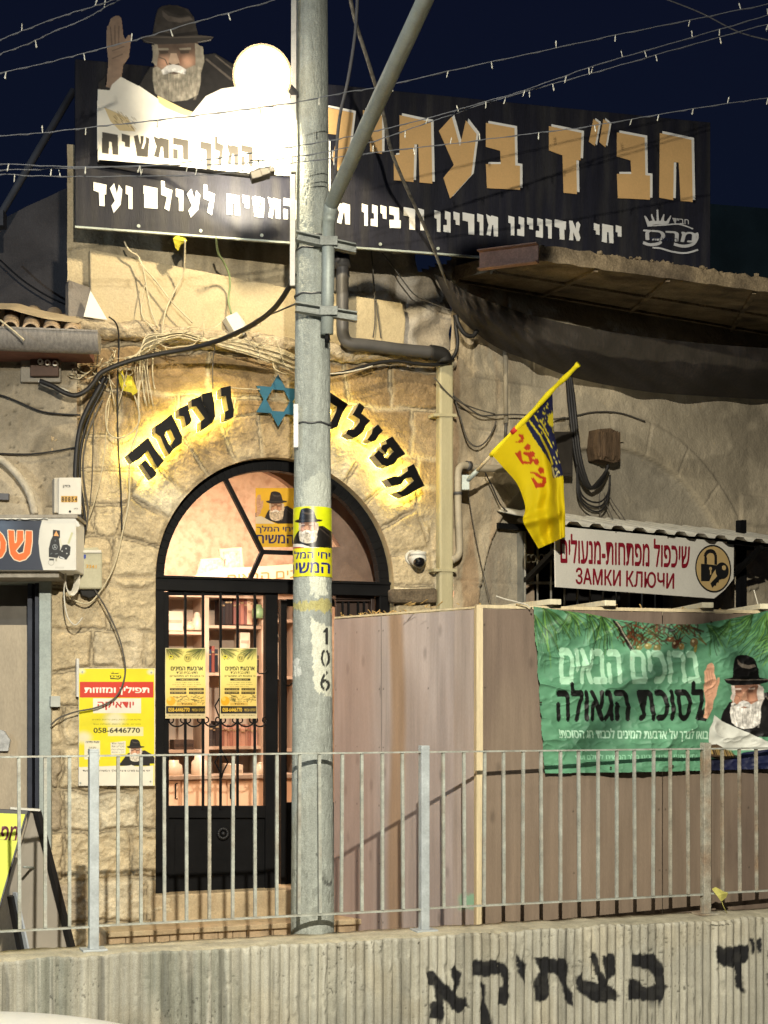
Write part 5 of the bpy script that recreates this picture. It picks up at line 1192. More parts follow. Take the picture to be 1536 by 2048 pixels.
def glowmat():
    m = bpy.data.materials.new('glow_shell'); m.use_nodes = True; nt = m.node_tree; n = nt.nodes; l = nt.links; n.remove(n['Principled BSDF'])
    tr = n.new('ShaderNodeBsdfTransparent'); df = n.new('ShaderNodeBsdfTranslucent'); df.inputs[0].default_value = (1, .72, .42, 1); mx = n.new('ShaderNodeMixShader'); mx.inputs[0].default_value = .26
    l.new(tr.outputs[0], mx.inputs[1]); l.new(df.outputs[0], mx.inputs[2]); l.new(mx.outputs[0], n['Material Output'].inputs[0]); return m
def flood_lamps():
    t = thing('flood_lamp', 'glowing round flood lamp fixed beside the concrete pole, blinding white', 'flood lamp', FLOOD)
    b = MB(); b.ball(FLOOD, .152, 28, 16); b.build('globe', emis('lamp_glow', (1, .93, .78), 7), t)
    b = MB(); b.ball(FLOOD, .165, 32, 18); b.build('glow_shell', glowmat(), t)  # tinted shell added round the globe for a soft warm rim of glow
    b = MB(); b.bar(FLOOD + Vector((.12, .1, 0)), Vector((PX0 - .08, PY0, FLOOD.z)), .03, .03); b.build('bracket', mat('dull_steel'), t)
    # slim projector on a long arm in front of the white panel, seen from behind
    t = thing('spot_projector', 'small black projector on a thin arm across the white panel', 'flood lamp', P3(520, 350, 9.35))
    b = MB(); b.tube([PS.off(.07).p(198, 324), P3(360, 337, 9.6), P3(500, 352, 9.35)], .014, 8); b.build('arm', BLACKM(), t)
    c = P3(520, 350, 9.33); b = MB(); b.box(c, .12, .10, .05, .1, 0, -.32); b.box(c + Vector((.05, 0, .02)), .08, .08, .03, .1, 0, -.1); b.box(c + Vector((-.02, -.03, -.012)), .07, .05, .05, .1, 0, -.3); b.build('housing', mat('black_housing', (.02, .018, .016), .6, 0, .3, 20), t, .006)
    b = MB(); q = P3(516, 327, 9.35); b.tube([P3(500, 321, 9.35), P3(532, 321, 9.35)], .004, 5); b.tube([P3(516, 321, 9.35), P3(519, 340, 9.35)], .004, 5); b.build('yoke', BLACKM(), t)
    b = MB(); b.box(c + Vector((.0, .055, .03)), .11, .01, .05, .1, R(30), -.32); b.build('glass', emis('projector_glow', (1, .93, .78), 8), t)
    lamp('projector_light', 'SPOT', c + Vector((0, .07, .06)), 110, (1, .9, .7), .04, PS.off(.05).p(490, 320), 104, .3)
flood_lamps()
# ------------------------------------------------------------------ backlit letters round the arch and the star
def backlit():
    L = lambda s: [(240 + x / 4.267, 730 + y / 4.267) for x, y in s]; Rr = lambda s: [(640 + x / 5.908, 750 + y / 5.908) for x, y in s]
    let = [('letter nun, rightmost of the left backlit word', [L([(862,195),(945,178),(950,280),(973,380),(968,445),(940,458),(895,466),(897,400),(925,385),(908,300),(905,262),(866,268)])]),
     ('letter ayin, second from the right in the left backlit word', [L([(612,292),(690,268),(712,345),(758,425),(742,390),(706,320),(700,248),(785,228),(806,330),(814,440),(790,490),(735,535),(690,552),(690,482),(724,455),(670,380),(650,352),(612,358)])]),
     ('small letter yod, middle of the left backlit word', [L([(503,372),(578,338),(597,420),(613,470),(598,502),(565,522),(548,440),(505,432)])]),
     ('letter mem, second from the left in the left backlit word', [L([(302,520),(355,488),(440,420),(480,500),(532,610),(528,665),(500,690),(455,722),(436,680),(468,630),(430,545),(395,560),(383,600),(420,680),(455,722),(420,768),(385,705),(345,610),(302,580)])]),
     ('letter he, lowest and leftmost of the left backlit word', [L([(64,766),(240,618),(300,720),(376,818),(322,880),(278,800),(236,728),(182,790),(106,832)]), L([(182,842),(217,808),(312,916),(306,942),(275,970),(262,960)])]),
     ('letter he, half hidden behind the street pole', [Rr([(20,150),(135,215),(332,345),(266,450),(205,610),(135,635),(120,570),(150,520),(192,430),(200,375),(20,260)]), Rr([(20,330),(110,370),(90,520),(10,500)])]),
     ('letter lamed, second in the right backlit word', [Rr([(465,330),(530,378),(490,455),(595,540),(540,600),(510,672),(440,730),(390,740),(310,692),(332,645),(400,640),(466,560),(470,520),(386,470)])]),
     ('small letter yod, middle of the right backlit word', [Rr([(686,582),(746,660),(692,710),(662,770),(612,790),(560,765),(612,690),(622,640)])]),
     ('letter pe, fourth in the right backlit word', [Rr([(855,725),(1012,935),(920,985),(880,1050),(800,1082),(735,1060),(640,950),(690,890),(745,930),(765,975),(800,985),(850,925),(876,905),(830,855),(795,880),(785,935),(720,865),(740,830),(790,815),(780,770)])]),
     ('letter tav, lowest of the right backlit word', [Rr([(1110,1050),(1236,1310),(1150,1350),(1060,1410),(990,1440),(890,1385),(960,1375),(1040,1310),(1110,1250),(1080,1210),(1010,1220),(960,1290),(850,1310),(790,1225),(880,1195),(950,1200),(1040,1130),(1035,1090)])])]
    black = mat('black_acrylic', (.004, .004, .0045), .45, spec=.15, var=.1); side = mat('letter_side', (.33, .31, .27), .5, .0, .15, 6)
    glow = emis('led_yellow', (1, .81, .15), 44)
    for lab, polys in let:
        c = PC.p(sum(p[0] for p in polys[0]) / len(polys[0]), max(p[1] for p in polys[0])); t = thing('backlit_letter', 'black ' + lab, 'sign letter', c, 'backlit letters round the stone arch')
        b = MB()
        for P in polys: b.cur = 1; prism_px(b, PC, P, .062, .18)
        b.build('letter_case', [black, side], t)
        b = MB()
        for P in polys: prism_px(b, PC, P, .1805, .1835)
        b.build('letter_face', black, t)
        b = MB()
        for P in polys:
            cx, cy = sum(p[0] for p in P) / len(P), sum(p[1] for p in P) / len(P); q = PC.off(.062)
            q2 = PC.off(.18); w = [q2.p(*p) - PC.n * .121 for p in P]; b.poly(w[::-1])
        b.build('led_backing', glow, t)
        b = MB(); q = PC.off(.18); m_ = sum((q.p(*p) for p in polys[0]), Vector()) / len(polys[0])
        w0 = q.p(*polys[0][0]) * .5 + m_ * .5 - PC.n * .10
        b.tube([w0 - PC.n * .07, w0 + PC.n * .01], .004, 6); b.build('stand_off', GALV(), t)
    # six-pointed star plate
    q = PC.off(.07); t = thing('star_plate', 'teal six-pointed star plate on the stones above the arch', 'star', q.p(556, 853))
    c = q.p(556.5, 801); Rz = (853 - 748) / 2 / F * c.y; b = MB(); s6 = []
    pts = [(math.pi / 2 + k * math.pi / 3, Rz if k % 1 == 0 else Rz) for k in range(6)]
    out = []
    for k in range(12):
        r = Rz if k % 2 == 0 else Rz / math.sqrt(3); a = math.pi / 2 + k * math.pi / 6; out.append((r * math.cos(a), r * math.sin(a)))
    hx = [(.80 * Rz / math.sqrt(3) * 1.02 * math.cos(math.pi / 2 + math.pi / 6 + k * math.pi / 3), .80 * Rz / math.sqrt(3) * 1.02 * math.sin(math.pi / 2 + math.pi / 6 + k * math.pi / 3)) for k in range(6)]
    W_ = lambda x, z: c + PC.d * x + Vector((0, 0, z))
    for k in range(6):   # each arm as its own slab round the open hexagon
        o0, o1, o2 = out[(2 * k - 1) % 12], out[2 * k], out[(2 * k + 1) % 12]; h0, h1 = hx[(k - 1) % 6], hx[k]
        b.prism([W_(*o0), W_(*h0), W_(*h1), W_(*o2), W_(*o1)], -PC.n * .012)
    b.build('star_face', mat('teal_paint', (.018, .105, .17), .45, 0, .2, 9, spec=.4, fine=.1), t)
    b = MB()
    for k in range(3): b.tube([W_(*hx[k * 2]), W_(*hx[k * 2]) - PC.n * .07], .005, 6)
    b.build('spacer', GALV(), t)
backlit()

# ------------------------------------------------------------------ flag
def flag():
    zz = lambda x, y: (900 + x / 4.518, 700 + y / 4.518)
    A, B = P3(*zz(140, 1200), 10.55), P3(*zz(1165, 125), 9.75)
    t = thing('flag', 'yellow flag with red letters and a navy print on a slanted pole', 'flag', A)
    pg = PG(A, B, B + Vector((.1, .05, -1)))
    b = MB(); b.tube([pg.p(*zz(240, 1095)), pg.p(*zz(420, 900))], .011, 10); b.build('pole', mat('pine'), t)
    b = MB(); b.tube([A, pg.p(*zz(245, 1090))], .017, 10); b.box(A, .05, .06, .1); b.build('holder', GALV(), t)
    y = mat('flag_sleeve', (.78, .66, .012), .7, var=.12, scale=8); b = MB()
    sl = smooth_path([Vector((*zz(*p), 0)) for p in ((370, 955), (560, 752), (740, 565), (920, 365), (1040, 250), (1160, 127))], 4)
    b.tube([pg.p(p.x, p.y) for p in sl], [.017 + .003 * math.sin(k * 1.3) for k in range(len(sl))], 10); b.build('sleeve', y, t)
    b = MB(); b.tube([pg.p(*zz(565, 748)), pg.p(*zz(605, 708))], .0205, 10); b.build('red_tape', mat('red_tape', (.5, .03, .02), .6), t)
    # cloth
    cv = Canvas(980, 775, 1138, 1102, .8, lin('#d9c204')); zl = lambda s: [zz(*p) for p in s]
    navy = lin('#14183f'); yl = lin('#d3c22a'); red = lin('#b53a12')
    cv.poly(zl([(680,665),(700,640),(930,380),(1000,420),(1000,1000),(1050,1130),(930,1158),(915,1040),(870,960),(800,860),(740,770)]), navy)
    for s, w in (([(715,635),(760,700),(820,780),(870,880),(905,960),(925,1040)], 3.6), ([(805,680),(850,740),(890,820),(920,880)], 3), ([(765,590),(800,650)], 2.5), ([(815,635),(840,675),(880,750)], 2.2)):
        cv.line(zl(s), w, yl)
    r_ = random.Random(12)
    for k in range(38):
        x, y_ = r_.uniform(790, 935), r_.uniform(440, 760)
        if (x - 790) + (y_ - 440) < 110: continue
        cv.line([zz(x, y_), zz(x + r_.uniform(-14, 14), y_ + r_.uniform(8, 26))], r_.uniform(1, 2.4), lin(r_.choice(['#d3c22a', '#b9ad3a'])))
    cv.poly(zl([(890,590),(935,575),(940,690),(915,695),(880,650)]), yl)
    for k in range(12): x, y_ = r_.uniform(925, 1000), r_.uniform(800, 1130); cv.line([zz(x, y_), zz(x + 8, y_ + 22)], 2.2, lin('#c9bf6a'))
    cv.line(zl([(925,1060),(945,1150),(985,1095)]), 2.6, lin('#d8cf9a'))
    for P in ([(615,760),(660,762),(672,800),(655,835),(620,840),(580,830),(618,826),(640,805)], [(588,935),(640,905),(660,880),(640,905),(655,1000),(720,1010),(705,960),(660,940),(672,915),(715,925),(740,975),(755,1000),(735,1030),(650,1032)],
              [(665,885),(700,845),(730,862),(725,900),(690,908)], [(705,935),(740,910),(770,930),(762,965),(720,970)], [(750,990),(785,975),(805,1000),(800,1040),(765,1035)],
              [(708,1110),(745,1100),(790,1110),(820,1135),(870,1150),(872,1200),(845,1240),(775,1248),(735,1160),(755,1150),(795,1205),(830,1200),(838,1170),(790,1150),(760,1120)], [(790,1075),(820,1055),(850,1070),(850,1110),(815,1120)]):
        cv.poly(zl(P), red)
    lf = smooth_path([Vector((*zz(*p), 0)) for p in ((385, 955), (480, 1060), (600, 1200), (660, 1340), (680, 1440), (660, 1545), (720, 1660), (800, 1795))], 12)
    rt = smooth_path([Vector((*zz(*p), 0)) for p in ((925, 385), (932, 560), (940, 740), (985, 960), (1022, 1140), (1030, 1300), (1040, 1480), (1040, 1688))], 12)
    m = 90; P = np.zeros((len(lf), m, 3)); PXY = np.zeros((len(lf), m, 2))
    for i, (p, q) in enumerate(zip(lf, rt)):
        v = i / (len(lf) - 1)
        for j in range(m):
            u = j / (m - 1); r = p.lerp(q, u); PXY[i, j] = (r.x, r.y)
            fold = .050 * math.sin(u * 5.0 + .6 + v * 1.2) * min(1, v * 2 + .25) + .022 * math.sin(u * 13 + v * 5) * v + .045 * math.exp(-((u - .82) / .09) ** 2) * sstep(.1, .35, v) + .05 * math.exp(-((v - .74 - .12 * u) / .05) ** 2) - .045 * math.exp(-((v - .86 - .1 * (1 - u)) / .05) ** 2)
            P[i, j] = pg.off(float(fold)).p(r.x, r.y)
    cc = cv.out(); ix = np.clip(np.round((PXY[..., 0] - cv.x0) / cv.step).astype(int), 0, cv.nx - 1); iy = np.clip(np.round((PXY[..., 1] - cv.y0) / cv.step).astype(int), 0, cv.ny - 1)
    gridmesh('cloth', P, clothmat(), t, cc[iy, ix])
def clothmat():
    m = mat('flag_cloth', rough=.75, var=.08, scale=6, attr=True, bump=.08, bscale=25)
    nt = m.node_tree; n = nt.nodes; l = nt.links; b = n['Principled BSDF']
    if not n.get('thin'):
        tr = n.new('ShaderNodeBsdfTranslucent'); tr.name = 'thin'; mx = n.new('ShaderNodeMixShader'); mx.inputs[0].default_value = .35
        l.new(b.inputs['Base Color'].links[0].from_socket, tr.inputs[0]); l.new(b.outputs[0], mx.inputs[1]); l.new(tr.outputs[0], mx.inputs[2]); l.new(mx.outputs[0], n['Material Output'].inputs[0])
    return m
flag()

# ------------------------------------------------------------------ posters
PAPER = lambda: mat('poster_paper', rough=.5, var=.06, attr=True, spec=.35)
def wall_poster():
    zz = lambda x, y: (100 + x / 6.4, 1300 + y / 6.4)
    t = thing('wall_sign', 'yellow plastic sign with a red title band screwed to the stones left of the door', 'sign', PC.off(.07).p(233, 1572))
    cv = Canvas(158, 1337, 309, 1571, .75, lin('#d8cb18')); X, Y = cv.X, cv.Y; T = lambda s, x0, y0, x1, y1, c, b=.03: cv.text(s, (*zz(x0, y0), *zz(x1, y1)), lin(c), b)
    wh = lin('#d9d3c2')
    for cx_, cy_, r in ((405, 270, 70), (1290, 280, 70), (830, 880, 190), (430, 1120, 150)): cv.blend(sstep(1, .2, np.hypot(X - zz(cx_, cy_)[0], (Y - zz(cx_, cy_)[1]) * 1.3) / (r / 6.4)) * .75, wh)
    cv.rect(*zz(380, 408), *zz(1325, 610), lin('#c0331f')); T(heb('תפילין ומזוזות'), 440, 462, 1272, 575, '#ece3d2', .03)
    cv.rect(*zz(552, 618), *zz(1165, 808), wh); T(heb('יודאיקה'), 608, 662, 1075, 770, '#b8332a', .025)
    T(heb('בדיקת תפילין מזוזות, בתים, טליתות, סידורים'), 540, 880, 1168, 905, '#7d7410', .015); T(heb('ספרים, נרות, כיפות, משלוח ועוד'), 552, 938, 1162, 960, '#7d7410', .015)
    cv.rect(*zz(740, 985), *zz(1195, 1100), wh, .6); T('058-6446770', 556, 995, 1152, 1062, '#0d0b08', .03)
    cv.rect(*zz(440, 1160), *zz(640, 1400), wh, .85); T(heb('שעות פתיחה'), 458, 1165, 632, 1192, '#17140c', .03); T("ימים א-ה"[::-1], 495, 1240, 592, 1258, '#17140c', .02); T('9:00-19:00', 488, 1278, 590, 1296, '#17140c', .03); T("ו' 9:00"[::1], 488, 1352, 580, 1370, '#17140c', .03)
    cv.poly([zz(*p) for p in ((775,1185),(970,1165),(965,1330),(780,1340))], wh, .9)
    for k, s in enumerate(('מעשה אחד', 'מכריע את', 'העולם כולו', 'לכף זכות')): T(heb(s), 790, 1185 + k * 38, 950, 1208 + k * 38, '#6b675c', .01)
    fx = lambda x, y: (253 + (x - 478) * .076, 1478 + (y - 32) * .073)
    cv.poly([zz(*p) for p in ((860,1482),(905,1440),(950,1380),(1000,1320),(1180,1305),(1250,1330),(1280,1360),(1278,1482))], lin('#15110e'))
    portrait(cv, fx, hand=False, hat='#0f0c0b', coat='#15110e', beard='#cfc6b2', skin='#b98566')
    cv.poly([zz(*p) for p in ((360,1500),(860,1482),(900,1488),(1010,1480),(1040,1470),(1090,1488),(1180,1492),(1325,1478),(1325,1740),(360,1740))], wh)
    T(heb('יחי אדוננו מורנו ורבינו מלך המשיח לעולם ועד'), 418, 1528, 1280, 1565, '#15120d', .025)
    cv.poly([zz(*p) for p in ((775,285),(800,300),(805,268),(815,300),(890,290),(870,305),(790,308))], lin('#201b08')); T(heb('מרכז'), 762, 325, 912, 352, '#201b08', .05); cv.line([zz(770, 365), zz(840, 368), zz(880, 372), zz(910, 350)], 2.2, lin('#201b08'))
    cv.mottle(.12, 40)
    b = MB(); prism_px(b, PC, [(157.6, 1336.5), (309.5, 1336.5), (309.5, 1571.5), (157.6, 1571.5)], .05, .069); b.build('board', mat('white_sheet'), t)
    sheet('print', cv, PC, .0705, PAPER(), t)
    for x, y in ((165, 1344), (303, 1345), (161, 1566), (301, 1563)):
        b = MB(); b.disc(PC.off(.075).p(x, y), PC.n, .006, .005, 8); b.build('screw', GALV(), t)
    b = MB(); rect_px(b, PC, 153, 1317, 158.5, 1394, .03, .07); tag(b.build('wall_strip', mat('pale_conduit'), None, .002), 'short pale mounting strip with two screws beside the yellow wall sign', 'strip')
    b = MB(); rect_px(b, PC, 101, 1392, 121, 1414, .02, .09); tag(b.build('junction_box', mat('grey_box', (.42, .44, .40), .6), None, .004), 'small grey junction box on the stones left of the yellow sign', 'box')
wall_poster()
def door_posters():
    for (x0, x1, lab) in ((330, 411, 'yellow festival poster with palm branches taped on the door bars, left of the two'), (439.5, 513.5, 'yellow festival poster with palm branches taped on the door bars, right of the two')):
        cv = Canvas(x0, 1296, x1, 1437, .6, lin('#e2d27a')); W_ = x1 - x0; X, Y = cv.X, cv.Y; u = lambda f: x0 + f * W_
        cv.blend(sstep(1350, 1400, Y) * .5, lin('#e0ae50')); cv.blend(np.exp(-((Y - 1325) / 16) ** 2) * .5, lin('#dbd96e'))
        r_ = random.Random(int(x0))
        cv.blend(sstep(1322, 1296, Y) * sstep(.2, .0, np.minimum((X - x0) / W_, 1 - (X - x0) / W_) - .25) * .8, lin('#3c3c1c'))
        for k in range(60):
            s = r_.choice((0, 1)); bx_ = u(.02 if s == 0 else .98) + r_.uniform(-2, 10) * (1 if s == 0 else -1); a = r_.uniform(.1, 1.4); a = a if s == 0 else math.pi - a
            cv.line([(bx_, 1297), (bx_ + math.cos(a) * 30, 1297 + math.sin(a) * 24)], .9, lin(r_.choice(['#1e2210', '#3b4a1c', '#7b8038'])), .7)
        cv.ell(u(.56), 1316, 7.5, 8.5, lin('#8e8238'), .8); cv.ell(u(.56), 1316, 6.3, 7.2, lin('#c3b65e')); cv.text(heb('חב״ד'), (u(.56) - 4.5, 1313, u(.56) + 4.5, 1319), lin('#3a3412'))
        cv.ell(u(.14), 1314, 5, 4, lin('#c9c03c')); cv.ell(u(.14), 1313, 2, 1.6, lin('#2a2808'))
        cv.text(heb('ארבעת המינים'), (u(.14), 1333, u(.93), 1341), lin('#151205'), .045); cv.text(heb('חדש בבית חב״ד'), (u(.28), 1343, u(.80), 1348), lin('#3a330f'), .02); cv.text(heb('כי במצוות לא מתפשרים'), (u(.12), 1349.5, u(.95), 1354), lin('#2a240b'), .02)
        cv.rect(u(.27), 1357, u(.82), 1361.5, lin('#221b0c')); cv.text(heb('סט מהודר'), (u(.35), 1358, u(.75), 1360.6), lin('#c9b86a'))
        for k, (a, b_) in enumerate(((.25, .85), (.18, .88), (.26, .78))): cv.text(heb('אתרוג לולב הדס ערבה'), (u(a), 1364 + k * 4, u(b_), 1366 + k * 4), lin('#6b5c22'), .01)
        for y in (1376, 1383):
            for a, b_ in ((.12, .52), (.58, .95)): cv.rect(u(a), y, u(b_), y + 5, lin('#221b0c')); cv.text(heb('הדסים כשרים'), (u(a + .03), y + 1.2, u(b_ - .03), y + 3.8), lin('#bba65a'), .01)
        for k in range(60): xx = u(r_.uniform(.3, 1)); yy = 1391 + r_.uniform(0, 14); cv.line([(xx, yy), (xx + r_.uniform(-12, 10), yy + r_.uniform(-4, 5))], 1, lin(r_.choice(['#2c2f10', '#4a4a1a', '#8b8240', '#1b1a0a'])), .8)
        cv.ell(u(.14), 1402, 9, 9, lin('#d8a21c')); cv.ell(u(.10), 1398, 4, 4, lin('#ecc65a'), .7)
        cv.rect(u(.28), 1405, u(.76), 1411, lin('#c9a54a')); cv.text(heb('בית חב״ד'), (u(.4), 1406.5, u(.66), 1409.6), lin('#2a1f08'))
        cv.rect(x0, 1412, x1, 1427, lin('#1d160a')); cv.text('058-6446770', (u(.07), 1415.5, u(.60), 1423.5), lin('#d9b23a'), .03); cv.text(heb('הזמינו עכשיו'), (u(.66), 1417, u(.97), 1422.5), lin('#b79a3c'), .02)
        cv.rect(x0, 1427, x1, 1438, lin('#c9b98c')); cv.text(heb('יחי אדוננו מורנו ורבינו מלך המשיח לעולם ועד'), (u(.08), 1429, u(.95), 1432.5), lin('#4a4020'), .01)
        for a, b_, c, d in ((x0, 1296, x1, 1297.5), (x0, 1296, x0 + 1.6, 1437), (x1 - 1.2, 1296, x1, 1437)): cv.rect(a, b_, c, d, lin('#cfc59a'))
        s = rng.uniform(0, 9)
        warp = lambda x, y: .004 + .006 * fbm(x / 30 + s, y / 40, 3, 6) + .004 * np.sin((y - 1296) / 22 + x / 40)
        o = sheet('door_poster', cv, PC, -.082, PAPER(), None, warp); tag(o, lab, 'poster', 'festival posters on the door')
door_posters()
def window_poster():
    cv = Canvas(511, 976, 600, 1094, .7, lin('#cf9f1e')); X, Y = cv.X, cv.Y; cv.mottle(.15, 30)
    cv.poly([(511, 1036), (520, 1034), (552, 1050), (560, 1052), (560, 1060), (511, 1052)], lin('#cbb89a')); cv.line([(511, 1040), (530, 1042), (555, 1051)], 2, lin('#a33a18'))
    portrait(cv, lambda x, y: (531.6 + (x - 478) * .09, 982.6 + (y - 32) * .095), hat='#241811', coat='#1f1613', skin='#a87450', beard='#c3ab8e')
    cv.poly([(511, 1034), (522, 1032), (552, 1048), (511, 1046)], lin('#cbb89a')); cv.rect(511, 1047.5, 600, 1094, lin('#d2a520'))
    cv.text(heb('יחי המלך'), (513, 1051, 586, 1067), lin('#231c4a'), .03); cv.text(heb('המשיח'), (513, 1069, 588, 1087), lin('#231c4a'), .032)
    o = sheet('window_poster', cv, PC, -.145, PAPER()); tag(o, 'orange yellow poster of a bearded man behind the fanlight glass', 'poster')
window_poster()

# ------------------------------------------------------------------ shop signs left and right
def lightbox():
    t = thing('lightbox_sign', 'navy and white lightbox sign with orange letters and car keys at the left edge', 'sign', PLF.off(.4).p(75, 1142))
    b = MB(); rect_px(b, PLF, -420, 1036, 152, 1141, .05, .40); b.build('box', mat('white_sheet'), t, .006)
    b = MB(); rect_px(b, PLF, -420, 1029, 155, 1036, .03, .415); rect_px(b, PLF, -420, 1141, 118, 1155, .02, .34); b.build('frame', mat('sign_frame', (.30, .27, .22), .6, .1, .35, 12, bump=.2), t, .003)
    cv = Canvas(-330, 1037, 152, 1140, .8, lin('#c9c6bb')); zz = lambda x, y: (x / 6.4, 900 + y / 6.4); Z_ = lambda s: [zz(*p) for p in s]
    cv.poly([(-331, 1036), (84, 1041), (79, 1060), (77, 1085), (80, 1115), (87, 1141), (-331, 1141)], lin('#2a3140')); cv.blend(inpoly([(-90, 1037), (84, 1041), (77, 1085), (87, 1140), (-90, 1140)], cv.X, cv.Y) * np.exp(-((cv.X - 5) / 30) ** 2 - ((cv.Y - 1055) / 25) ** 2) * .5, lin('#5f7188'))
    o_, c_ = lin('#d8682c'), lin('#e6d3b4')
    sh = [(100,1022),(182,1030),(190,1190),(210,1180),(218,1030),(300,1030),(302,1160),(260,1220),(205,1290),(240,1330),(300,1310),(322,1180),(328,1032),(412,1036),(412,1180),(390,1330),(330,1400),(250,1425),(180,1400),(130,1330),(112,1200)]
    def outl(P):
        cx_, cy_ = sum(p[0] for p in P) / len(P), sum(p[1] for p in P) / len(P); Q = Z_(P); cv.poly(Q, c_)
        cv.line(Q + Q[:1], 2.4, c_); cv.poly(Q, o_)
        cv.line(Q + Q[:1], 1.0, c_)
    outl(sh); outl([(-10,1040),(40,1090),(80,1180),(75,1290),(30,1370),(-60,1410),(-300,1410),(-300,1330),(-60,1330),(0,1260),(0,1170),(-60,1110),(-160,1110),(-160,1030)])
    cv.text(heb('ול'), (-88, 1058, -50, 1122), o_, .05)
    k = lin('#15181a')
    cv.poly(Z_([(678,1020),(768,1030),(768,1120),(755,1140),(770,1250),(765,1340),(735,1385),(625,1370),(625,1260),(650,1150),(675,1100)]), k); cv.poly(Z_([(720,1035),(752,1102),(686,1098)]), lin('#d99a5a'))
    cv.ell(*zz(703, 1242), 5.2, 5.6, lin('#8d9294')); cv.ell(*zz(703, 1242), 4.4, 4.8, k); cv.line(Z_([(703,1215),(703,1242),(685,1258)]), 1, lin('#a9adae')); cv.line(Z_([(703,1242),(722,1258)]), 1, lin('#a9adae'))
    cv.ell(*zz(708, 1160), 1.6, 2, lin('#4a4f52')); cv.line(Z_([(645,1335),(668,1318)]), 1.5, lin('#5a6062')); cv.line(Z_([(705,1330),(740,1325)]), 1.5, lin('#6a7072'))
    cv.poly(Z_([(800,1215),(860,1208),(905,1240),(895,1340),(850,1405),(755,1385),(760,1310)]), k); cv.poly(Z_([(770,1362),(825,1385),(822,1398),(768,1376)]), lin('#c9ccca')); cv.line(Z_([(875,1200),(925,1055)]), 4.2, lin('#b3b18c')); cv.line(Z_([(765,1130),(790,1230)]), 1.4, lin('#bdbb98'))
    for p in ((845, 1262), (795, 1295), (855, 1325)): cv.ell(*zz(*p), 1.3, 1.3, lin('#b9bcba'))
    a = [(*zz(655 + 36 * math.cos(q * .4), 1440 + 36 * math.sin(q * .4)),) for q in range(17)]; cv.line(a, .9, lin('#8d8a80')); cv.rect(*zz(630, 1388), *zz(690, 1415), lin('#3a3a36')); cv.rect(*zz(710, 1385), *zz(730, 1425), lin('#9a9684'))
    cv.rect(*zz(705, 1495), *zz(820, 1520), lin('#b5b1a6'), .6); cv.mottle(.14, 50)
    sheet('print', cv, PLF, .403, mat('printed_board'), t)
    b = MB(); q = PLF.off(.42); r_ = random.Random(6)   # torn white foil along the top edge
    pts = [(x, 1033 + r_.uniform(2, 8)) for x in range(-40, 100, 8)]
    for (x0, y0), (x1, y1) in zip(pts[:-1], pts[1:]): b.add([q.p(x0, 1036), q.p(x1, 1036), q.p(x1, y1) + PLF.n * .01, q.p(x0, y0) + PLF.n * .01], [(0, 1, 2, 3)])
    b.build('torn_foil', mat('white_plastic', (.62, .61, .55), .5, 0, .1, 5, fine=.05), t); b = MB()
    b.add([q.p(151, 1040), q.p(156, 1043), q.p(160, 1052), q.p(153, 1054)], [(0, 1, 2, 3)]); b.build('torn_corner', mat('white_plastic', (.62, .61, .55), .5, 0, .1, 5, fine=.05), t)
lightbox()

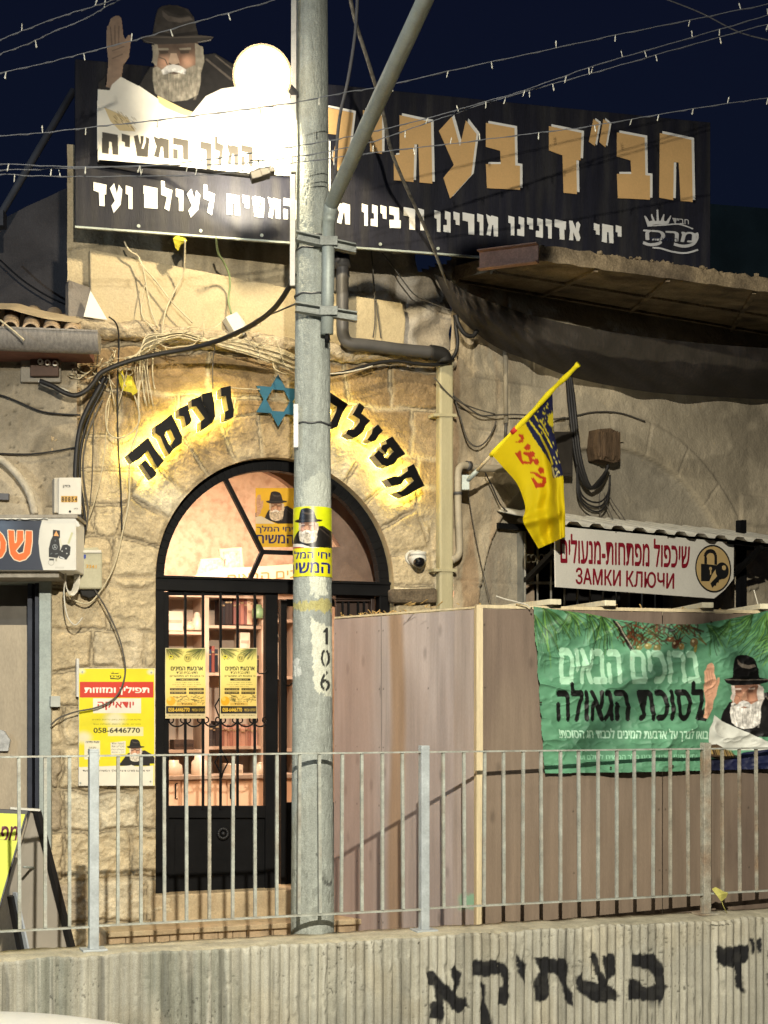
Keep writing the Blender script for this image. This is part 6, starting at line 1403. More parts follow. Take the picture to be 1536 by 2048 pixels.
def key_sign():
    q = Pl(PR.off(.80).p(1112, 1100).y * (1 - .86 * (1112 - CX) / F), .86)
    t = thing('key_sign', 'white board with dark red Hebrew and Russian lettering and a padlock emblem', 'sign', q.p(1290, 1195))
    out = [(1110, 1052), (1468, 1085), (1467, 1158), (1449, 1180), (1428, 1197), (1112, 1174)]
    b = MB(); prism_px(b, q, out, -.012, 0); b.build('board', mat('sign_white', (.66, .64, .57), .5, 0, .08, 3, fine=.06), t)
    zz = lambda x, y: (1080 + x / 3.3684, 1030 + y / 3.37)
    b = MB(); text_mesh(b, q, heb('שיכפול מפתחות-מנעולים'), [zz(135, 122), zz(1012, 172), zz(1008, 358), zz(138, 322)], .0025, bold=.03)
    text_mesh(b, q, 'ЗАМКИ КЛЮЧИ', [zz(240, 352), zz(906, 392), zz(904, 500), zz(240, 466)], .0025, bold=.03)
    b.build('lettering', mat('dark_red_print', (.22, .008, .02), .5, var=.1), t)
    def ell(cx_, cy_, rx, ry, n=36): return [zz(cx_ + rx * math.cos(2 * math.pi * k / n), cy_ + ry * math.sin(2 * math.pi * k / n) + rx * math.cos(2 * math.pi * k / n) * .06) for k in range(n)]
    b = MB(); prism_px(b, q, ell(1168, 362, 121, 161), .0015, .004); b.build('emblem_rim', mat('print_black', (.012, .012, .012), .5), t)
    b = MB(); prism_px(b, q, ell(1168, 362, 112, 150), .004, .0065); b.build('emblem_disc', mat('print_tan', (.50, .36, .16), .5, var=.08), t)
    b = MB(); Zp = lambda s: [zz(*p) for p in s]
    prism_px(b, q, Zp([(1086, 328), (1200, 340), (1160, 400), (1140, 446), (1086, 446)]), .0065, .0085)
    sh = [(1116, 330), (1116, 285)] + [(1148 - 36 * math.cos(k * math.pi / 10), 282 - 40 * math.sin(k * math.pi / 10)) for k in range(11)] + [(1184, 335)]
    for (a0, a1), (b0, b1) in zip(sh[:-1], sh[1:]): 
        if (a0, a1) != (b0, b1): b.bar(q.off(.008).p(*zz(a0, a1)), q.off(.008).p(*zz(b0, b1)), .028, .003, q.n)
    prism_px(b, q, ell(1228, 375, 44, 56, 24), .0085, .0105); b.bar(q.off(.010).p(*zz(1215, 410)), q.off(.010).p(*zz(1155, 475)), .036, .003, q.n)
    for k in range(3): b.bar(q.off(.010).p(*zz(1165 + k * 18, 455 - k * 20)), q.off(.010).p(*zz(1185 + k * 18, 470 - k * 20)), .016, .003, q.n)
    b.build('padlock', mat('print_black'), t)
    b = MB(); prism_px(b, q, ell(1240, 356, 13, 17, 14), .0105, .0125); prism_px(b, q, ell(1150, 362, 9, 12, 12), .0085, .0105); b.bar(q.off(.0095).p(*zz(1150, 365)), q.off(.0095).p(*zz(1150, 402)), .012, .002, q.n); b.build('keyhole', mat('print_tan'), t)
    for p in ((1118, 1055), (1232, 1066), (1336, 1077)):
        b = MB(); b.tube([q.off(.004).p(*p), q.off(.004).p(p[0], p[1] - 5)], .003, 5); b.build('hook', BLACKM(), t)
    # awning above, its posts and struts
    w = thing('awning', 'small corrugated white awning on black steel struts above the key sign', 'awning', PR.off(.4).p(1230, 1080))
    A = PR.off(.02); Bq = PR.off(.72); n = 130; vs = []
    s0 = PR.p(985, 1030); x0, x1 = PR.sx(990), PR.sx(1500)
    zt = PR.off(.74).p(1112, 1047).z
    for k in range(n + 1):
        a = x0 + (x1 - x0) * k / n; ph = (k / n * 13) % 1; h = .028 * (sstep(.1, .25, ph) - sstep(.62, .77, ph))
        vs += [PR.w(a, zt + .17 + h, .0), PR.w(a, zt + h, .74)]
    b = MB(); b.add(vs, [(2 * k, 2 * k + 1, 2 * k + 3, 2 * k + 2) for k in range(n)], True); b.add([v + Vector((0, 0, -.004)) for v in vs], [(2 * k, 2 * k + 2, 2 * k + 3, 2 * k + 1) for k in range(n)], True)
    b.add([p for k in range(n + 1) for p in (vs[2 * k + 1], vs[2 * k + 1] + Vector((0, 0, -.004)))], [(2 * k, 2 * k + 1, 2 * k + 3, 2 * k + 2) for k in range(n)], False)
    b.build('roof_sheet', mat('white_sheet_metal', (.66, .64, .56), .5, .0, .2, 6, bump=.1, fine=.12), w)
    bm = BLACKM()
    b = MB(); b.bar(PR.w(x0 + .02, zt + .0, .60), PR.w(x1 + .4, zt - .0, .60), .03, .03); b.bar(PR.w(x0, zt + .06, .03), PR.w(x1, zt + .06, .03), .03, .04); b.build('front_beam', bm, w)
    for (p0, d0, p1, d1) in (((1052, 1161), .05, (1112, 1100), .62), ((1469, 1147), .3, (1524, 1094), .65)):
        b = MB(); b.bar(PR.off(d0).p(*p0), PR.off(d1).p(*p1), .035, .035); b.build('strut', bm, w)
    b = MB(); rect_px(b, PR, 1481, 1040, 1493, 1700, .22, .27); b.build('post', bm, w)
key_sign()

def a_board():
    A = P3(57, 1620, 9.05); zz = 1
    fb = [P3(-110, 1613, 8.95), P3(57, 1620, 9.05), P3(-48, 1985, 8.70), P3(-215, 1985, 8.62)]
    t = thing('sandwich_board', 'yellow and black folding sandwich board standing behind the railing at left', 'sandwich board', P3(0, 1950, 9.0))
    n = (fb[1] - fb[0]).cross(fb[3] - fb[0]).normalized(); n = n if n.y < 0 else -n
    b = MB(); b.prism(fb, -n * .03); b.build('front_frame', mat('black_frame', (.012, .012, .013), .5, spec=.4), t, .003)
    c = sum(fb, Vector()) / 4; pn = [c + (p - c) * .95 + n * .004 for p in fb]; b = MB(); b.prism(pn, -n * .003); b.build('front_panel', mat('lime_print', (.55, .62, .05), .5, 0, .12, 3), t)
    pg = PG(fb[0] + n * .007, fb[1] + n * .007, fb[3] + n * .007)
    class _Q:  # lettering rides on the leaning panel
        def off(s, d): return pg
    b = MB(); text_mesh(b, _Q(), heb('מפתחות'), [(-62, 1650), (38, 1652), (32, 1686), (-68, 1684)], 0, bold=.03); b.build('title', mat('maroon_print', (.22, .03, .06), .5), t)
    b = MB(); text_mesh(b, _Q(), heb('תיקון'), [(-70, 1712), (18, 1714), (10, 1744), (-78, 1742)], 0, bold=.03); b.build('subtitle', mat('blue_print', (.02, .05, .3), .5), t)
    rb = [P3(62, 1622, 9.08), P3(76, 1621, 9.10), P3(161, 1955, 9.42), P3(44, 1955, 9.30), P3(16, 1790, 9.2)]
    m = (rb[2] - rb[1]).cross(rb[3] - rb[1]).normalized(); m = m if m.y < 0 else -m
    b = MB(); b.prism(rb, -m * .03); b.build('rear_panel', mat('grey_panel', (.36, .33, .28), .6, 0, .12, 3), t)
    b = MB(); b.bar(P3(74, 1622, 9.08), P3(158, 1955, 9.40), .035, .035); b.bar(P3(22, 1792, 9.17), P3(52, 1955, 9.27), .04, .03); b.build('rear_frame', mat('black_frame'), t)
    b = MB(); b.bar(P3(30, 1785, 9.16), P3(66, 1955, 9.26), .035, .012); b.build('edge_strip', mat('pale_blue_strip', (.45, .5, .56), .5), t)
    b = MB(); b.bar(P3(20, 1616, 9.04), P3(80, 1620, 9.09), .05, .012); b.build('ridge_cap', WHITEP(), t)
    b = MB(); b.tube([P3(48, 1734, 9.0), P3(60, 1735, 9.12), P3(70, 1737, 9.2)], .008, 6); b.build('stay', GALV(), t)
a_board()
# ------------------------------------------------------------------ boxes, pipes, camera, small fittings
def fittings():
    grey = mat('grey_plastic', (.46, .43, .36), .5, 0, .12, 6, fine=.08, bump=.05)
    t = thing('phone_box', 'square grey telecom box numbered 80854 above the lightbox sign', 'box', PC.off(.06).p(135, 1030))
    b = MB(); rect_px(b, PC, 108, 955, 162, 1026, .0, .11); b.build('case', grey, t, .008)
    b = MB(); rect_px(b, PC, 117, 955, 163, 1029, .112, .13); b.build('cover', mat('pale_plastic', (.56, .54, .48), .45, 0, .08, 6), t, .005)
    b = MB(); 
    for k, c in enumerate('80854'):
        x = 122.5 + k * 6.6; rect_px(b, PC, x - .2, 992, x + 6, 1004.5, .1305, .132)
    b.build('number_plate', mat('amber_label', (.55, .30, .03), .5), t)
    for k, c in enumerate('80854'): pass
    b = MB()
    for k, c in enumerate('80854'): x = 123.2 + k * 6.6; text_mesh(b, PC, c, [(x, 993.5), (x + 4.6, 993.5), (x + 4.6, 1003.3), (x, 1003.3)], .134, bold=.03)
    b.build('number', mat('print_black'), t); b = MB(); b.disc(PC.off(.133).p(140, 1023), PC.n, .008, .003, 12); b.build('lock', mat('print_black'), t)
    b = MB(); text_mesh(b, PC, heb('בזק'), [(126, 970), (141, 970), (141, 976), (126, 976)], .1315, bold=.02); b.build('logo', mat('print_black'), t); b = MB()
    text_mesh(b, PC, heb('בזק'), [(148, 1016), (156, 1016), (156, 1019), (148, 1019)], .1315, bold=.02)
    b.build('logo', mat('print_black'), t)
    t = thing('meter_box', 'greenish grey cabinet numbered 3341 beside the end of the lightbox sign', 'box', PC.off(.06).p(180, 1182))
    g2 = mat('olive_plastic', (.40, .38, .265), .5, 0, .15, 6, fine=.08, bump=.05)
    b = MB(); rect_px(b, PC, 156, 1102, 205, 1178, .02, .13); b.build('case', g2, t, .012)
    b = MB(); prism_px(b, PC, [(158, 1103), (160, 1096), (196, 1094), (200, 1102)], .02, .11); b.build('top_cap', g2, t, .006)
    b = MB(); rect_px(b, PC, 155.5, 1100, 203, 1106, .02, .142); b.build('lip', mat('pale_plastic'), t, .004)
    b = MB(); text_mesh(b, PC, '3341', [(172, 1129), (193, 1130), (193, 1137), (172, 1136)], .1325, bold=.03); b.build('number', mat('amber_label'), t)
    b = MB(); prism_px(b, PC, [(167, 1109), (172, 1109), (172, 1116), (169.5, 1118), (167, 1116)], .131, .133); b.build('badge', mat('blue_print', (.02, .05, .3), .5), t)
    b = MB(); prism_px(b, PC, [(160, 1180), (200, 1178), (196, 1190), (180, 1196), (164, 1190)], .01, .09); b.build('gland', mat('black_rubber', (.015, .014, .013), .7), t, .004)
    t = thing('fuse_box', 'old fuse box with three white porcelain fuses under the gutter', 'fuse box', PLF.off(.06).p(82, 764))
    b = MB(); rect_px(b, PLF, 41, 701, 121, 764, .02, .07); b.build('back_plate', mat('old_render'), t) if 0 else b.build('back_plate', mat('aged_paint', (.27, .24, .19), .8, 0, .3, 8, bump=.2), t, .006)
    b = MB(); rect_px(b, PLF, 60, 708, 117, 752, .07, .11); b.build('fuse_board', mat('brown_board', (.085, .05, .035), .7, 0, .3, 8), t, .005)
    for x, y in ((82, 725), (96.5, 727), (111.5, 728.5)):
        b = MB(); c = PLF.off(.11).p(x, y); b.disc(c + PLF.n * .03, PLF.n, .018, .032, 16); b.build('fuse', mat('porcelain', (.66, .62, .52), .25, spec=.5), t)
        b = MB(); b.disc(c + PLF.n * .032, PLF.n, .008, .003, 10); b.build('fuse_cap', mat('brown_board'), t)
    # CCTV dome camera
    t = thing('cctv_camera', 'white dome security camera on the stones right of the arch', 'camera', PC.off(.08).p(836, 1140))
    b = MB(); c = PC.off(.03).p(826, 1115); b.disc(c + PC.n * .0, PC.n, .052, .03, 24); b.build('base', WHITEP(), t, .004)
    c2 = PC.off(.10).p(836, 1117); b = MB(); b.tube([c, c2], [.045, .055], 18); b.ball(c2, .058, 20, 12, (1, 1, 1)); b.tube([c2 + Vector((0, 0, .02)), c2 + Vector((0, 0, .045))], [.06, .058], 20); b.build('body', WHITEP(), t)
    b = MB(); b.ball(c2 + Vector((.006, -.026, -.026)), .042, 18, 12); b.build('lens', mat('lens_glass', (.005, .005, .007), .08, spec=.8, var=0), t)
    # white junction box, triangular board and yellow scraps among the cables
    b = MB(); q = PC.off(.16); A = [q.p(451, 634), q.p(474, 623), q.p(497, 654), q.p(488, 671), q.p(470, 666)]; b.prism(A, -PC.n * .10); tag(b.build('cable_box', mat('white_plastic'), None, .006), 'white cable box hanging askew on the ledge above the arch', 'box')
    b = MB(); q = PC.off(.12); b.prism([q.p(181, 581), q.p(215, 640), q.p(167, 633)], -PC.n * .012); tag(b.build('sheet_offcut', mat('white_board', (.74, .72, .66), .6, 0, .1, 4), None, .002), 'white triangular sheet standing on the eaves beside the lit parapet', 'board')
    yb = mat('yellow_plastic', (.70, .60, .06), .45, 0, .25, 14, bump=.3, bscale=30)
    def scrap(pts, d, lab):
        b = MB(); q = PC.off(d); n = len(pts); cx_, cy_ = sum(p[0] for p in pts) / n, sum(p[1] for p in pts) / n
        vs = [q.p(*p) + PC.n * random.uniform(-.02, .02) for p in pts] + [q.p(cx_, cy_) + PC.n * .035, q.p(cx_, cy_) - PC.n * .02]
        b.add(vs, [(i, (i + 1) % n, n) for i in range(n)] + [((i + 1) % n, i, n + 1) for i in range(n)], False); tag(b.build('plastic_scrap', yb), lab, 'scrap')
    scrap([(249, 763), (256, 750), (264, 752), (274, 776), (277, 783), (266, 791), (262, 786), (247, 781)], .12, 'yellow plastic scrap hanging in the cables left of the arch')
    scrap([(236, 745), (244, 738), (250, 765), (243, 780), (238, 765)], .1, 'smaller yellow scrap tucked behind the hanging yellow one')
    scrap([(345, 478), (355, 470), (372, 474), (374, 482), (362, 489), (358, 500), (352, 494)], .3, 'pale yellow knotted scrap tied under the billboard edge')
    b = MB(); q = PF.off(.03); pts = [(1424, 1778), (1432, 1774), (1447, 1783), (1454, 1785), (1452, 1795), (1440, 1803), (1432, 1792)]; n = len(pts); c = q.p(1439, 1788)
    b.add([q.p(*p) + PF.n * random.uniform(-.01, .015) for p in pts] + [c + PF.n * .02], [(i, (i + 1) % n, n) for i in range(n)]); b.tube([q.p(1442, 1800), q.p(1448, 1815), q.p(1455, 1828)], .002, 4)
    tag(b.build('dry_leaf', mat('leaf_yellow', (.48, .45, .12), .7, 0, .3, 30)), 'pale yellow leaf caught on the railing beside the rusty post', 'leaf')
    # pipes
    cream = mat('cream_pipe', (.43, .385, .235), .6, 0, .15, 4, stretch=(4, 4, .5), fine=.1)
    t = thing('downpipe', 'square cream downpipe between the stone shop and the rendered wall', 'pipe', PC.off(.1).p(890, 1240))
    b = MB(); q = PC.off(.07); lo = q.p(889, 1500); hi = q.p(888, 712); b.bar(lo, Vector((lo.x, lo.y, hi.z)), .105, .08, PC.n); b.build('tube', cream, t, .014)
    b = MB(); p = q.p(870, 830); b.bar(q.p(862, 832) + PC.n * .0, q.p(908, 833), .02, .10, PC.n); b.build('clamp', cream, t)
    b = MB(); b.bar(q.p(862, 1141), q.p(908, 1142), .02, .10, PC.n); b.build('clamp', cream, t)
    gp = mat('grey_pipe', (.075, .072, .07), .5, 0, .25, 6, spec=.4)
    t = thing('drain_elbow_pipe', 'dark grey drain pipe running down and along the ledge to the downpipe', 'pipe', PC.off(.15).p(690, 690))
    q = PC.off(.17); b = MB(); b.tube(smooth_path([q.p(685, 515), q.p(685, 560), q.p(685, 640), q.p(687, 672), q.p(700, 687), q.p(730, 690), q.p(800, 699), q.p(864, 705)], 5), .042, 14); b.build('tube', gp, t)
    b = MB(); b.tube([q.p(683, 512), q.p(685, 535)], .055, 14); b.tube([q.p(682, 522), q.p(668, 516)], .05, 12); b.build('collar', gp, t)
    b = MB(); b.tube(smooth_path([q.p(860, 705), q.p(876, 707), q.p(887, 712), q.p(890, 724)], 4), .052, 14); b.build('black_elbow', mat('black_rubber'), t)
    t = thing('thin_conduit', 'thin grey vertical conduit on the rendered wall above the flag', 'pipe', PR.off(.03).p(1012, 850)); b = MB(); q = PR.off(.05); b.tube([q.p(1011, 700), q.p(1012, 846)], .017, 10); b.build('tube', mat('conduit_paint', (.30, .265, .2), .7), t)
    b = MB(); b.tube([q.p(1012, 846), q.p(1011, 874)], .012, 8); b.build('lower_tube', gp, t)
    t = thing('gas_pipe', 'thin plumbing pipe with a bend behind the flag holder', 'pipe', PR.off(.05).p(910, 1130)); b = MB(); q = PR.off(.09); cp = mat('beige_pipe', (.38, .33, .24), .6, 0, .25, 6)
    b.tube(smooth_path([q.p(1012, 938), q.p(960, 936), q.p(930, 931), q.p(920, 935), q.p(916, 948), q.p(916, 1000), q.p(918, 1060), q.p(919, 1100), q.p(914, 1114), q.p(904, 1120)], 5), .026, 12); b.build('tube', cp, t)
    b = MB(); b.tube([q.p(916, 984), q.p(916, 990)], .032, 12); b.tube([q.p(933, 931), q.p(940, 932)], .034, 12); b.build('coupling', gp, t)
    b = MB(); q = PR.off(.02); 
    t = thing('switch_cabinet', 'dark flat cabinet half hidden behind the flag on the rendered wall', 'box', PR.off(.05).p(1125, 955)); rect_px(b, PR, 1100, 863, 1146, 952, .0, .12); b.build('case', mat('brown_black', (.035, .03, .025), .7, 0, .3, 6), t, .006); b = MB(); rect_px(b, PR, 1104, 870, 1142, 946, .12, .127); b.build('cover', mat('brown_black'), t)
    t = thing('terminal_box', 'old rusty brown terminal box with cables pouring out below the blind arch', 'box', PR.off(.05).p(1222, 925))
    b = MB(); prism_px(b, PR, [(1197, 858), (1222, 856), (1240, 866), (1242, 905), (1241, 922), (1228, 926), (1200, 918), (1195, 890)], .0, .13); b.build('case', mat('rusty_wood', (.13, .085, .05), .9, 0, .5, 9, bump=.6, stretch=(5, 5, .6), fine=.3), t, .006)
    b = MB(); 
    for k in range(9): x = 1199 + k * 4.8; prism_px(b, PR, [(x, 860 + random.uniform(0, 5)), (x + 3.4, 860 + random.uniform(0, 5)), (x + 3.4, 915 + random.uniform(-6, 6)), (x, 915 + random.uniform(-6, 6))], .13, .14 + random.uniform(0, .02))
    b.build('slats', mat('rusty_wood'), t)
    b = MB(); rect_px(b, PR, 1240, 868, 1247, 884, .0, .05); b.build('tab', mat('beige_pipe'), t)
    b = MB(); prism_px(b, PC, [(781, 1178), (876, 1176), (876, 1206), (783, 1206)], .01, .085); tag(b.build('projecting_stone', mat('dark_stone', (.15, .115, .075), .9, 0, .5, 9, bump=.7, bscale=25, fine=.3), None, .02), 'dark rough stone jutting out under the security camera', 'stone')
    b = MB(); prism_px(b, PLF, [(-6, 1458), (8, 1462), (20, 1480), (18, 1492), (16, 1502), (-8, 1502)], -.13, -.10); tag(b.build('shutter_sticker', mat('sticker_grey', (.45, .45, .43), .5, var=.4, scale=30)), 'small grey sticker on the beige shutter at the left edge', 'sticker')
    b = MB(); q = PLF.off(.1); b.tube(smooth_path([q.p(-60, 905), q.p(-10, 915), q.p(10, 925), q.p(35, 950), q.p(58, 985), q.p(70, 1028)], 6), .024, 10); tag(b.build('foam_conduit', mat('foam_grey', (.45, .40, .31), .8, 0, .35, 20, bump=.3)), 'thick pale curved conduit above the lightbox sign', 'pipe')
    b = MB(); q = PLF.off(.06); b.bar(q.p(-60, 992), q.p(18, 994), .04, .04); tag(b.build('pipe_stub', mat('dull_steel')), 'short grey steel stub sticking out at the left edge', 'bracket')
fittings()

# ------------------------------------------------------------------ cables and wires
def cables():
    blk = mat('black_cable', (.012, .011, .011), .55, spec=.4); pal = mat('pale_cable', (.52, .45, .30), .6, 0, .2, 12); gry = mat('grey_cable', (.10, .09, .075), .7); wht = mat('white_cable', (.62, .58, .48), .55); grn = mat('green_cable', (.22, .28, .13), .6)
    def run(name, lab, pts, r, m, pl=PC, d=.09, group=None, cat='cable', n=6, Ys=None):
        b = MB()
        P = [P3(*p, y) for p, y in zip(pts, Ys)] if Ys else [(pl[i] if isinstance(pl, list) else pl).off(d[i] if isinstance(d, (list, tuple)) else d).p(*p) for i, p in enumerate(pts)]
        b.tube(smooth_path(P, n), r, 7); return tag(b.build(name, m), lab, cat, group)
    run('power_cable', 'thick black power cable sagging from the street pole to the left wall', [(588, 548), (575, 580), (545, 620), (500, 652), (440, 680), (380, 697), (320, 708), (260, 722), (205, 744), (188, 765), (172, 782), (150, 791), (128, 785), (105, 772), (80, 762)], .016, blk, Ys=[8.75, 8.85, 9.1, 9.4, 9.65, 9.75, 9.77, 9.75, 9.72, 9.7, 9.68, 9.67, 9.65, 9.64, 9.64])
    run('power_cable', 'black cable bundle turning down the wall beside the telecom box', [(210, 752), (196, 780), (178, 812), (162, 850), (154, 895), (151, 945), (152, 990), (160, 1030), (164, 1055), (158, 1085)], .017, blk, d=.11)
    run('wall_cable', 'black cable running beside the bundle down to the greenish cabinet', [(216, 756), (200, 790), (182, 826), (168, 866), (160, 915), (160, 965), (166, 1005), (170, 1045), (166, 1090)], .009, blk, d=.09)
    run('wall_cable', 'grey cable beside the black bundle ending at the telecom box', [(205, 800), (186, 840), (172, 880), (166, 930), (170, 980), (176, 1020), (172, 1062)], .006, gry, d=.08)
    run('drop_wire', 'long straight black wire hanging down left of the arch', [(218, 634), (233, 648), (238, 680), (236, 740), (235, 820), (237, 900), (241, 960), (243, 1010), (244, 1060)], .0052, blk, d=[.2, .15, .1, .1, .1, .1, .1, .1, .1])
    run('drop_wire', 'pale wire swinging from the cables down past the greenish cabinet', [(250, 775), (268, 790), (278, 830), (272, 870), (262, 900), (258, 945), (258, 1000), (246, 1060), (232, 1120), (212, 1165), (180, 1205), (148, 1200), (135, 1185)], .0055, pal, d=.1)
    run('drop_wire', 'thin brown wire curving over the yellow wall sign', [(156, 1124), (185, 1172), (215, 1222), (238, 1275), (249, 1320), (250, 1350), (240, 1382), (222, 1402), (190, 1416), (150, 1424), (118, 1436), (102, 1450)], .0055, gry, d=.11)
    run('drop_wire', 'loose pale wire loop beside the left backlit word', [(281, 760), (276, 800), (279, 840), (262, 866), (235, 876), (215, 862), (212, 820), (220, 790)], .0045, pal, d=.13)
    run('drop_wire', 'thin wire hanging left of the long black drop wire', [(196, 700), (192, 760), (188, 830), (186, 900), (184, 960), (180, 1010)], .0035, gry, d=.08)
    run('drop_wire', 'thin wire between the left drop wire and the black cable bundle', [(222, 775), (214, 850), (206, 930), (190, 1000), (176, 1040)], .0035, pal, d=.08)
    run('drop_wire', 'short pale wire stub ending above the left backlit word', [(306, 705), (305, 740), (307, 766), (310, 778)], .005, pal, d=.12)
    run('drop_wire', 'thin wire from the ledge down to the left backlit nun', [(430, 690), (426, 720), (425, 750), (426, 778)], .0035, gry, d=.1)
    run('drop_wire', 'pale wire stretched between backlit nun and the star', [(452, 774), (480, 777), (520, 779)], .004, pal, d=.1)
    run('feed_wire', 'black and green wire dropping from the billboard to the white cable box', [(432, 475), (436, 505), (448, 525), (458, 548), (460, 572), (457, 600), (463, 628)], .007, grn, d=[.5, .35, .25, .2, .18, .16, .16])
    run('feed_wire', 'pale wire falling from the knotted scrap to the ledge', [(370, 480), (369, 520), (366, 550), (345, 590), (332, 620), (326, 650), (324, 675)], .006, pal, d=[.35, .25, .2, .16, .15, .14, .13])
    run('feed_wire', 'pale forked wire across the lit parapet from upper left', [(249, 483), (258, 500), (276, 512), (284, 530), (310, 560), (345, 605), (385, 645)], .006, pal, d=.14)
    run('feed_wire', 'pale wire hanging straight from the fork on the lit parapet', [(276, 512), (286, 535), (294, 580), (302, 620), (315, 655)], .005, pal, d=.14)
    run('feed_wire', 'thin loop of wire on the lit parapet left of centre', [(292, 560), (284, 600), (284, 630), (300, 652), (318, 668)], .004, pal, d=.13)
    run('service_wire', 'thin dark wire from the street pole to the ledge', [(590, 608), (550, 625), (515, 638), (495, 655)], .005, gry, Ys=[8.7, 9.2, 9.7, 10.05])
    run('ledge_cable', 'black cable along the ledge right of the street pole to the hanging loop', [(662, 750), (700, 742), (745, 728), (790, 722), (840, 728), (880, 728), (905, 716), (915, 690), (912, 655), (910, 630)], .013, blk, d=.14)
    run('ledge_cable', 'pale wire curving from the pole under the black ledge cable', [(655, 748), (690, 745), (720, 739), (745, 732)], .005, wht, d=.17)
    run('loop_cable', 'short thick black cable loop hanging under the shade net', [(912, 630), (917, 648), (930, 668), (945, 672), (955, 660)], .016, blk, d=.2)
    run('wall_wire', 'brown wire sagging over the rendered wall left of the flag', [(905, 790), (930, 810), (960, 830), (992, 830), (1012, 829), (1050, 830), (1100, 838), (1130, 835)], .006, gry, pl=PR, d=.08)
    run('wall_wire', 'deep brown wire loop left of the flag pole', [(903, 780), (915, 815), (925, 850), (935, 880), (952, 893), (970, 885), (985, 862), (992, 842)], .006, gry, pl=PR, d=.07)
    run('wall_wire', 'straight thin wire above the deep loop left of the flag', [(868, 755), (905, 795), (945, 815), (990, 828)], .005, gry, pl=PR, d=.1)
    run('wall_wire', 'dark wire from the flag holder down to the awning', [(970, 945), (985, 975), (1000, 1008), (1020, 1028)], .005, blk, pl=PR, d=.1)
    run('wall_wire', 'thin wire falling beside the gas pipe to the booth', [(932, 950), (945, 1040), (965, 1140), (985, 1220)], .003, gry, pl=PR, d=.08)
    run('wall_wire', 'thin wire hugging the outer line of the blind arch', [(1110, 842), (1150, 832), (1190, 824), (1240, 826), (1290, 843)], .006, gry, pl=PR, d=.04)
    for i, (dx, lab) in enumerate(((0, 'black feeder cable down from the shade net, left strand of the bundle'), (5, 'black feeder cable down from the shade net, middle strand of the bundle'), (10, 'black feeder cable down from the shade net, right strand of the bundle'))):
        run('feeder_cable', lab, [(1134 + dx * .7, 750), (1138 + dx, 800), (1144 + dx, 860), (1150 + dx, 910), (1160 + dx, 950), (1176 + dx * .6, 975), (1196, 972 - dx * .8), (1208 + dx * .3, 955 - dx), (1216, 930)], .013, blk, pl=PR, d=.09 + .015 * i)
    for i, lab in enumerate(('slack black cable loop below the feeder bundle, innermost', 'slack black cable loop below the feeder bundle, second from inside', 'slack black cable loop below the feeder bundle, outermost')):
        run('feeder_cable', lab, [(1154, 930), (1160 + i * -2, 980 + i * 4), (1175, 1000 + i * 8), (1200, 1004 + i * 9), (1216, 985 + i * 6), (1220, 950)], .007, blk, pl=PR, d=.1)
    for i, lab in enumerate(('thin wire spilling to the awning from the terminal box, leftmost', 'thin wire spilling to the awning from the terminal box, middle', 'thin wire spilling to the awning from the terminal box, rightmost')):
        run('spill_wire', lab, [(1200 + i * 8, 985), (1198 + i * 14, 1005), (1200 + i * 20, 1025), (1205 + i * 24, 1045)], .004, gry, pl=PR, d=.1)
    run('plaster_wire', 'thin black wire down the parapet right of the pole', [(742, 498), (746, 540), (749, 590), (750, 640), (746, 675)], .0045, gry, d=.06)
    run('plaster_wire', 'second thin wire on the parapet right of the pole', [(752, 600), (757, 640), (762, 676)], .0045, gry, d=.06)
    run('plaster_wire', 'slanting thin wire from the billboard to the broken stones', [(755, 495), (780, 525), (805, 560), (830, 590), (860, 605), (900, 620)], .0045, gry, d=.1)
    run('plaster_wire', 'dark wire curving down the dim grey house at upper left', [(0, 520), (45, 560), (95, 592), (138, 612)], .008, blk, pl=Pl(13.3, .1), d=0)
    run('plaster_wire', 'black wire crossing the rough left wall above the telecom box', [(-40, 785), (0, 790), (40, 805), (80, 822), (120, 828), (160, 830)], .006, blk, pl=PLF, d=.06)
    run('plaster_wire', 'lower black wire crossing the rough left wall', [(-40, 905), (0, 907), (60, 908), (110, 902), (158, 893)], .005, blk, pl=PLF, d=.06)
    run('plaster_wire', 'pale stick-like wire leaning over the gutter', [(0, 640), (25, 660), (48, 680)], .006, pal, pl=PLF, d=.5)
    run('fuse_wire', 'white insulated wire looping below the fuse box', [(78, 762), (88, 770), (108, 775), (126, 778), (138, 784)], .009, wht, pl=PLF, d=.1)
    # coiled white wire beside the lightbox
    b = MB(); q = PC.off(.2)
    for k in range(7):
        rx, ry = 9 + k * .9, 26 + k * 1.2; b.tube([q.p(140 + k * .6 + rx * math.cos(a), 1158 + ry * math.sin(a)) + PC.n * (.004 * k) for a in (2 * math.pi * j / 20 for j in range(21))], .0045, 5)
    b.tube(smooth_path([q.p(132, 1150), q.p(128, 1185), q.p(134, 1230), q.p(150, 1250), q.p(165, 1235)], 5), .0045, 5)
    tag(b.build('wire_coil', wht), 'coil of thin white wire hanging from the lightbox sign', 'cable')
    # the uncountable tangle on the ledge
    b = MB(); r_ = random.Random(21)
    def tangle(x0, x1, yf, n, L, d0, d1, r):
        for k in range(n):
            x = r_.uniform(x0, x1); y = yf(x) + r_.gauss(0, 7); a = r_.gauss(.12, .45); l_ = L * r_.uniform(.4, 1.2); P = []
            for s in range(6):
                P.append(PC.off(r_.uniform(d0, d1)).p(x, y)); x += math.cos(a) * l_ / 5; y += math.sin(a) * l_ / 5 ; a += r_.gauss(0, .45)
            b.tube(smooth_path(P, 3), r * r_.uniform(.6, 1.2), 5)
    yl = lambda x: 705 - (x - 270) * .28 if x < 400 else 668 + (x - 400) * .13
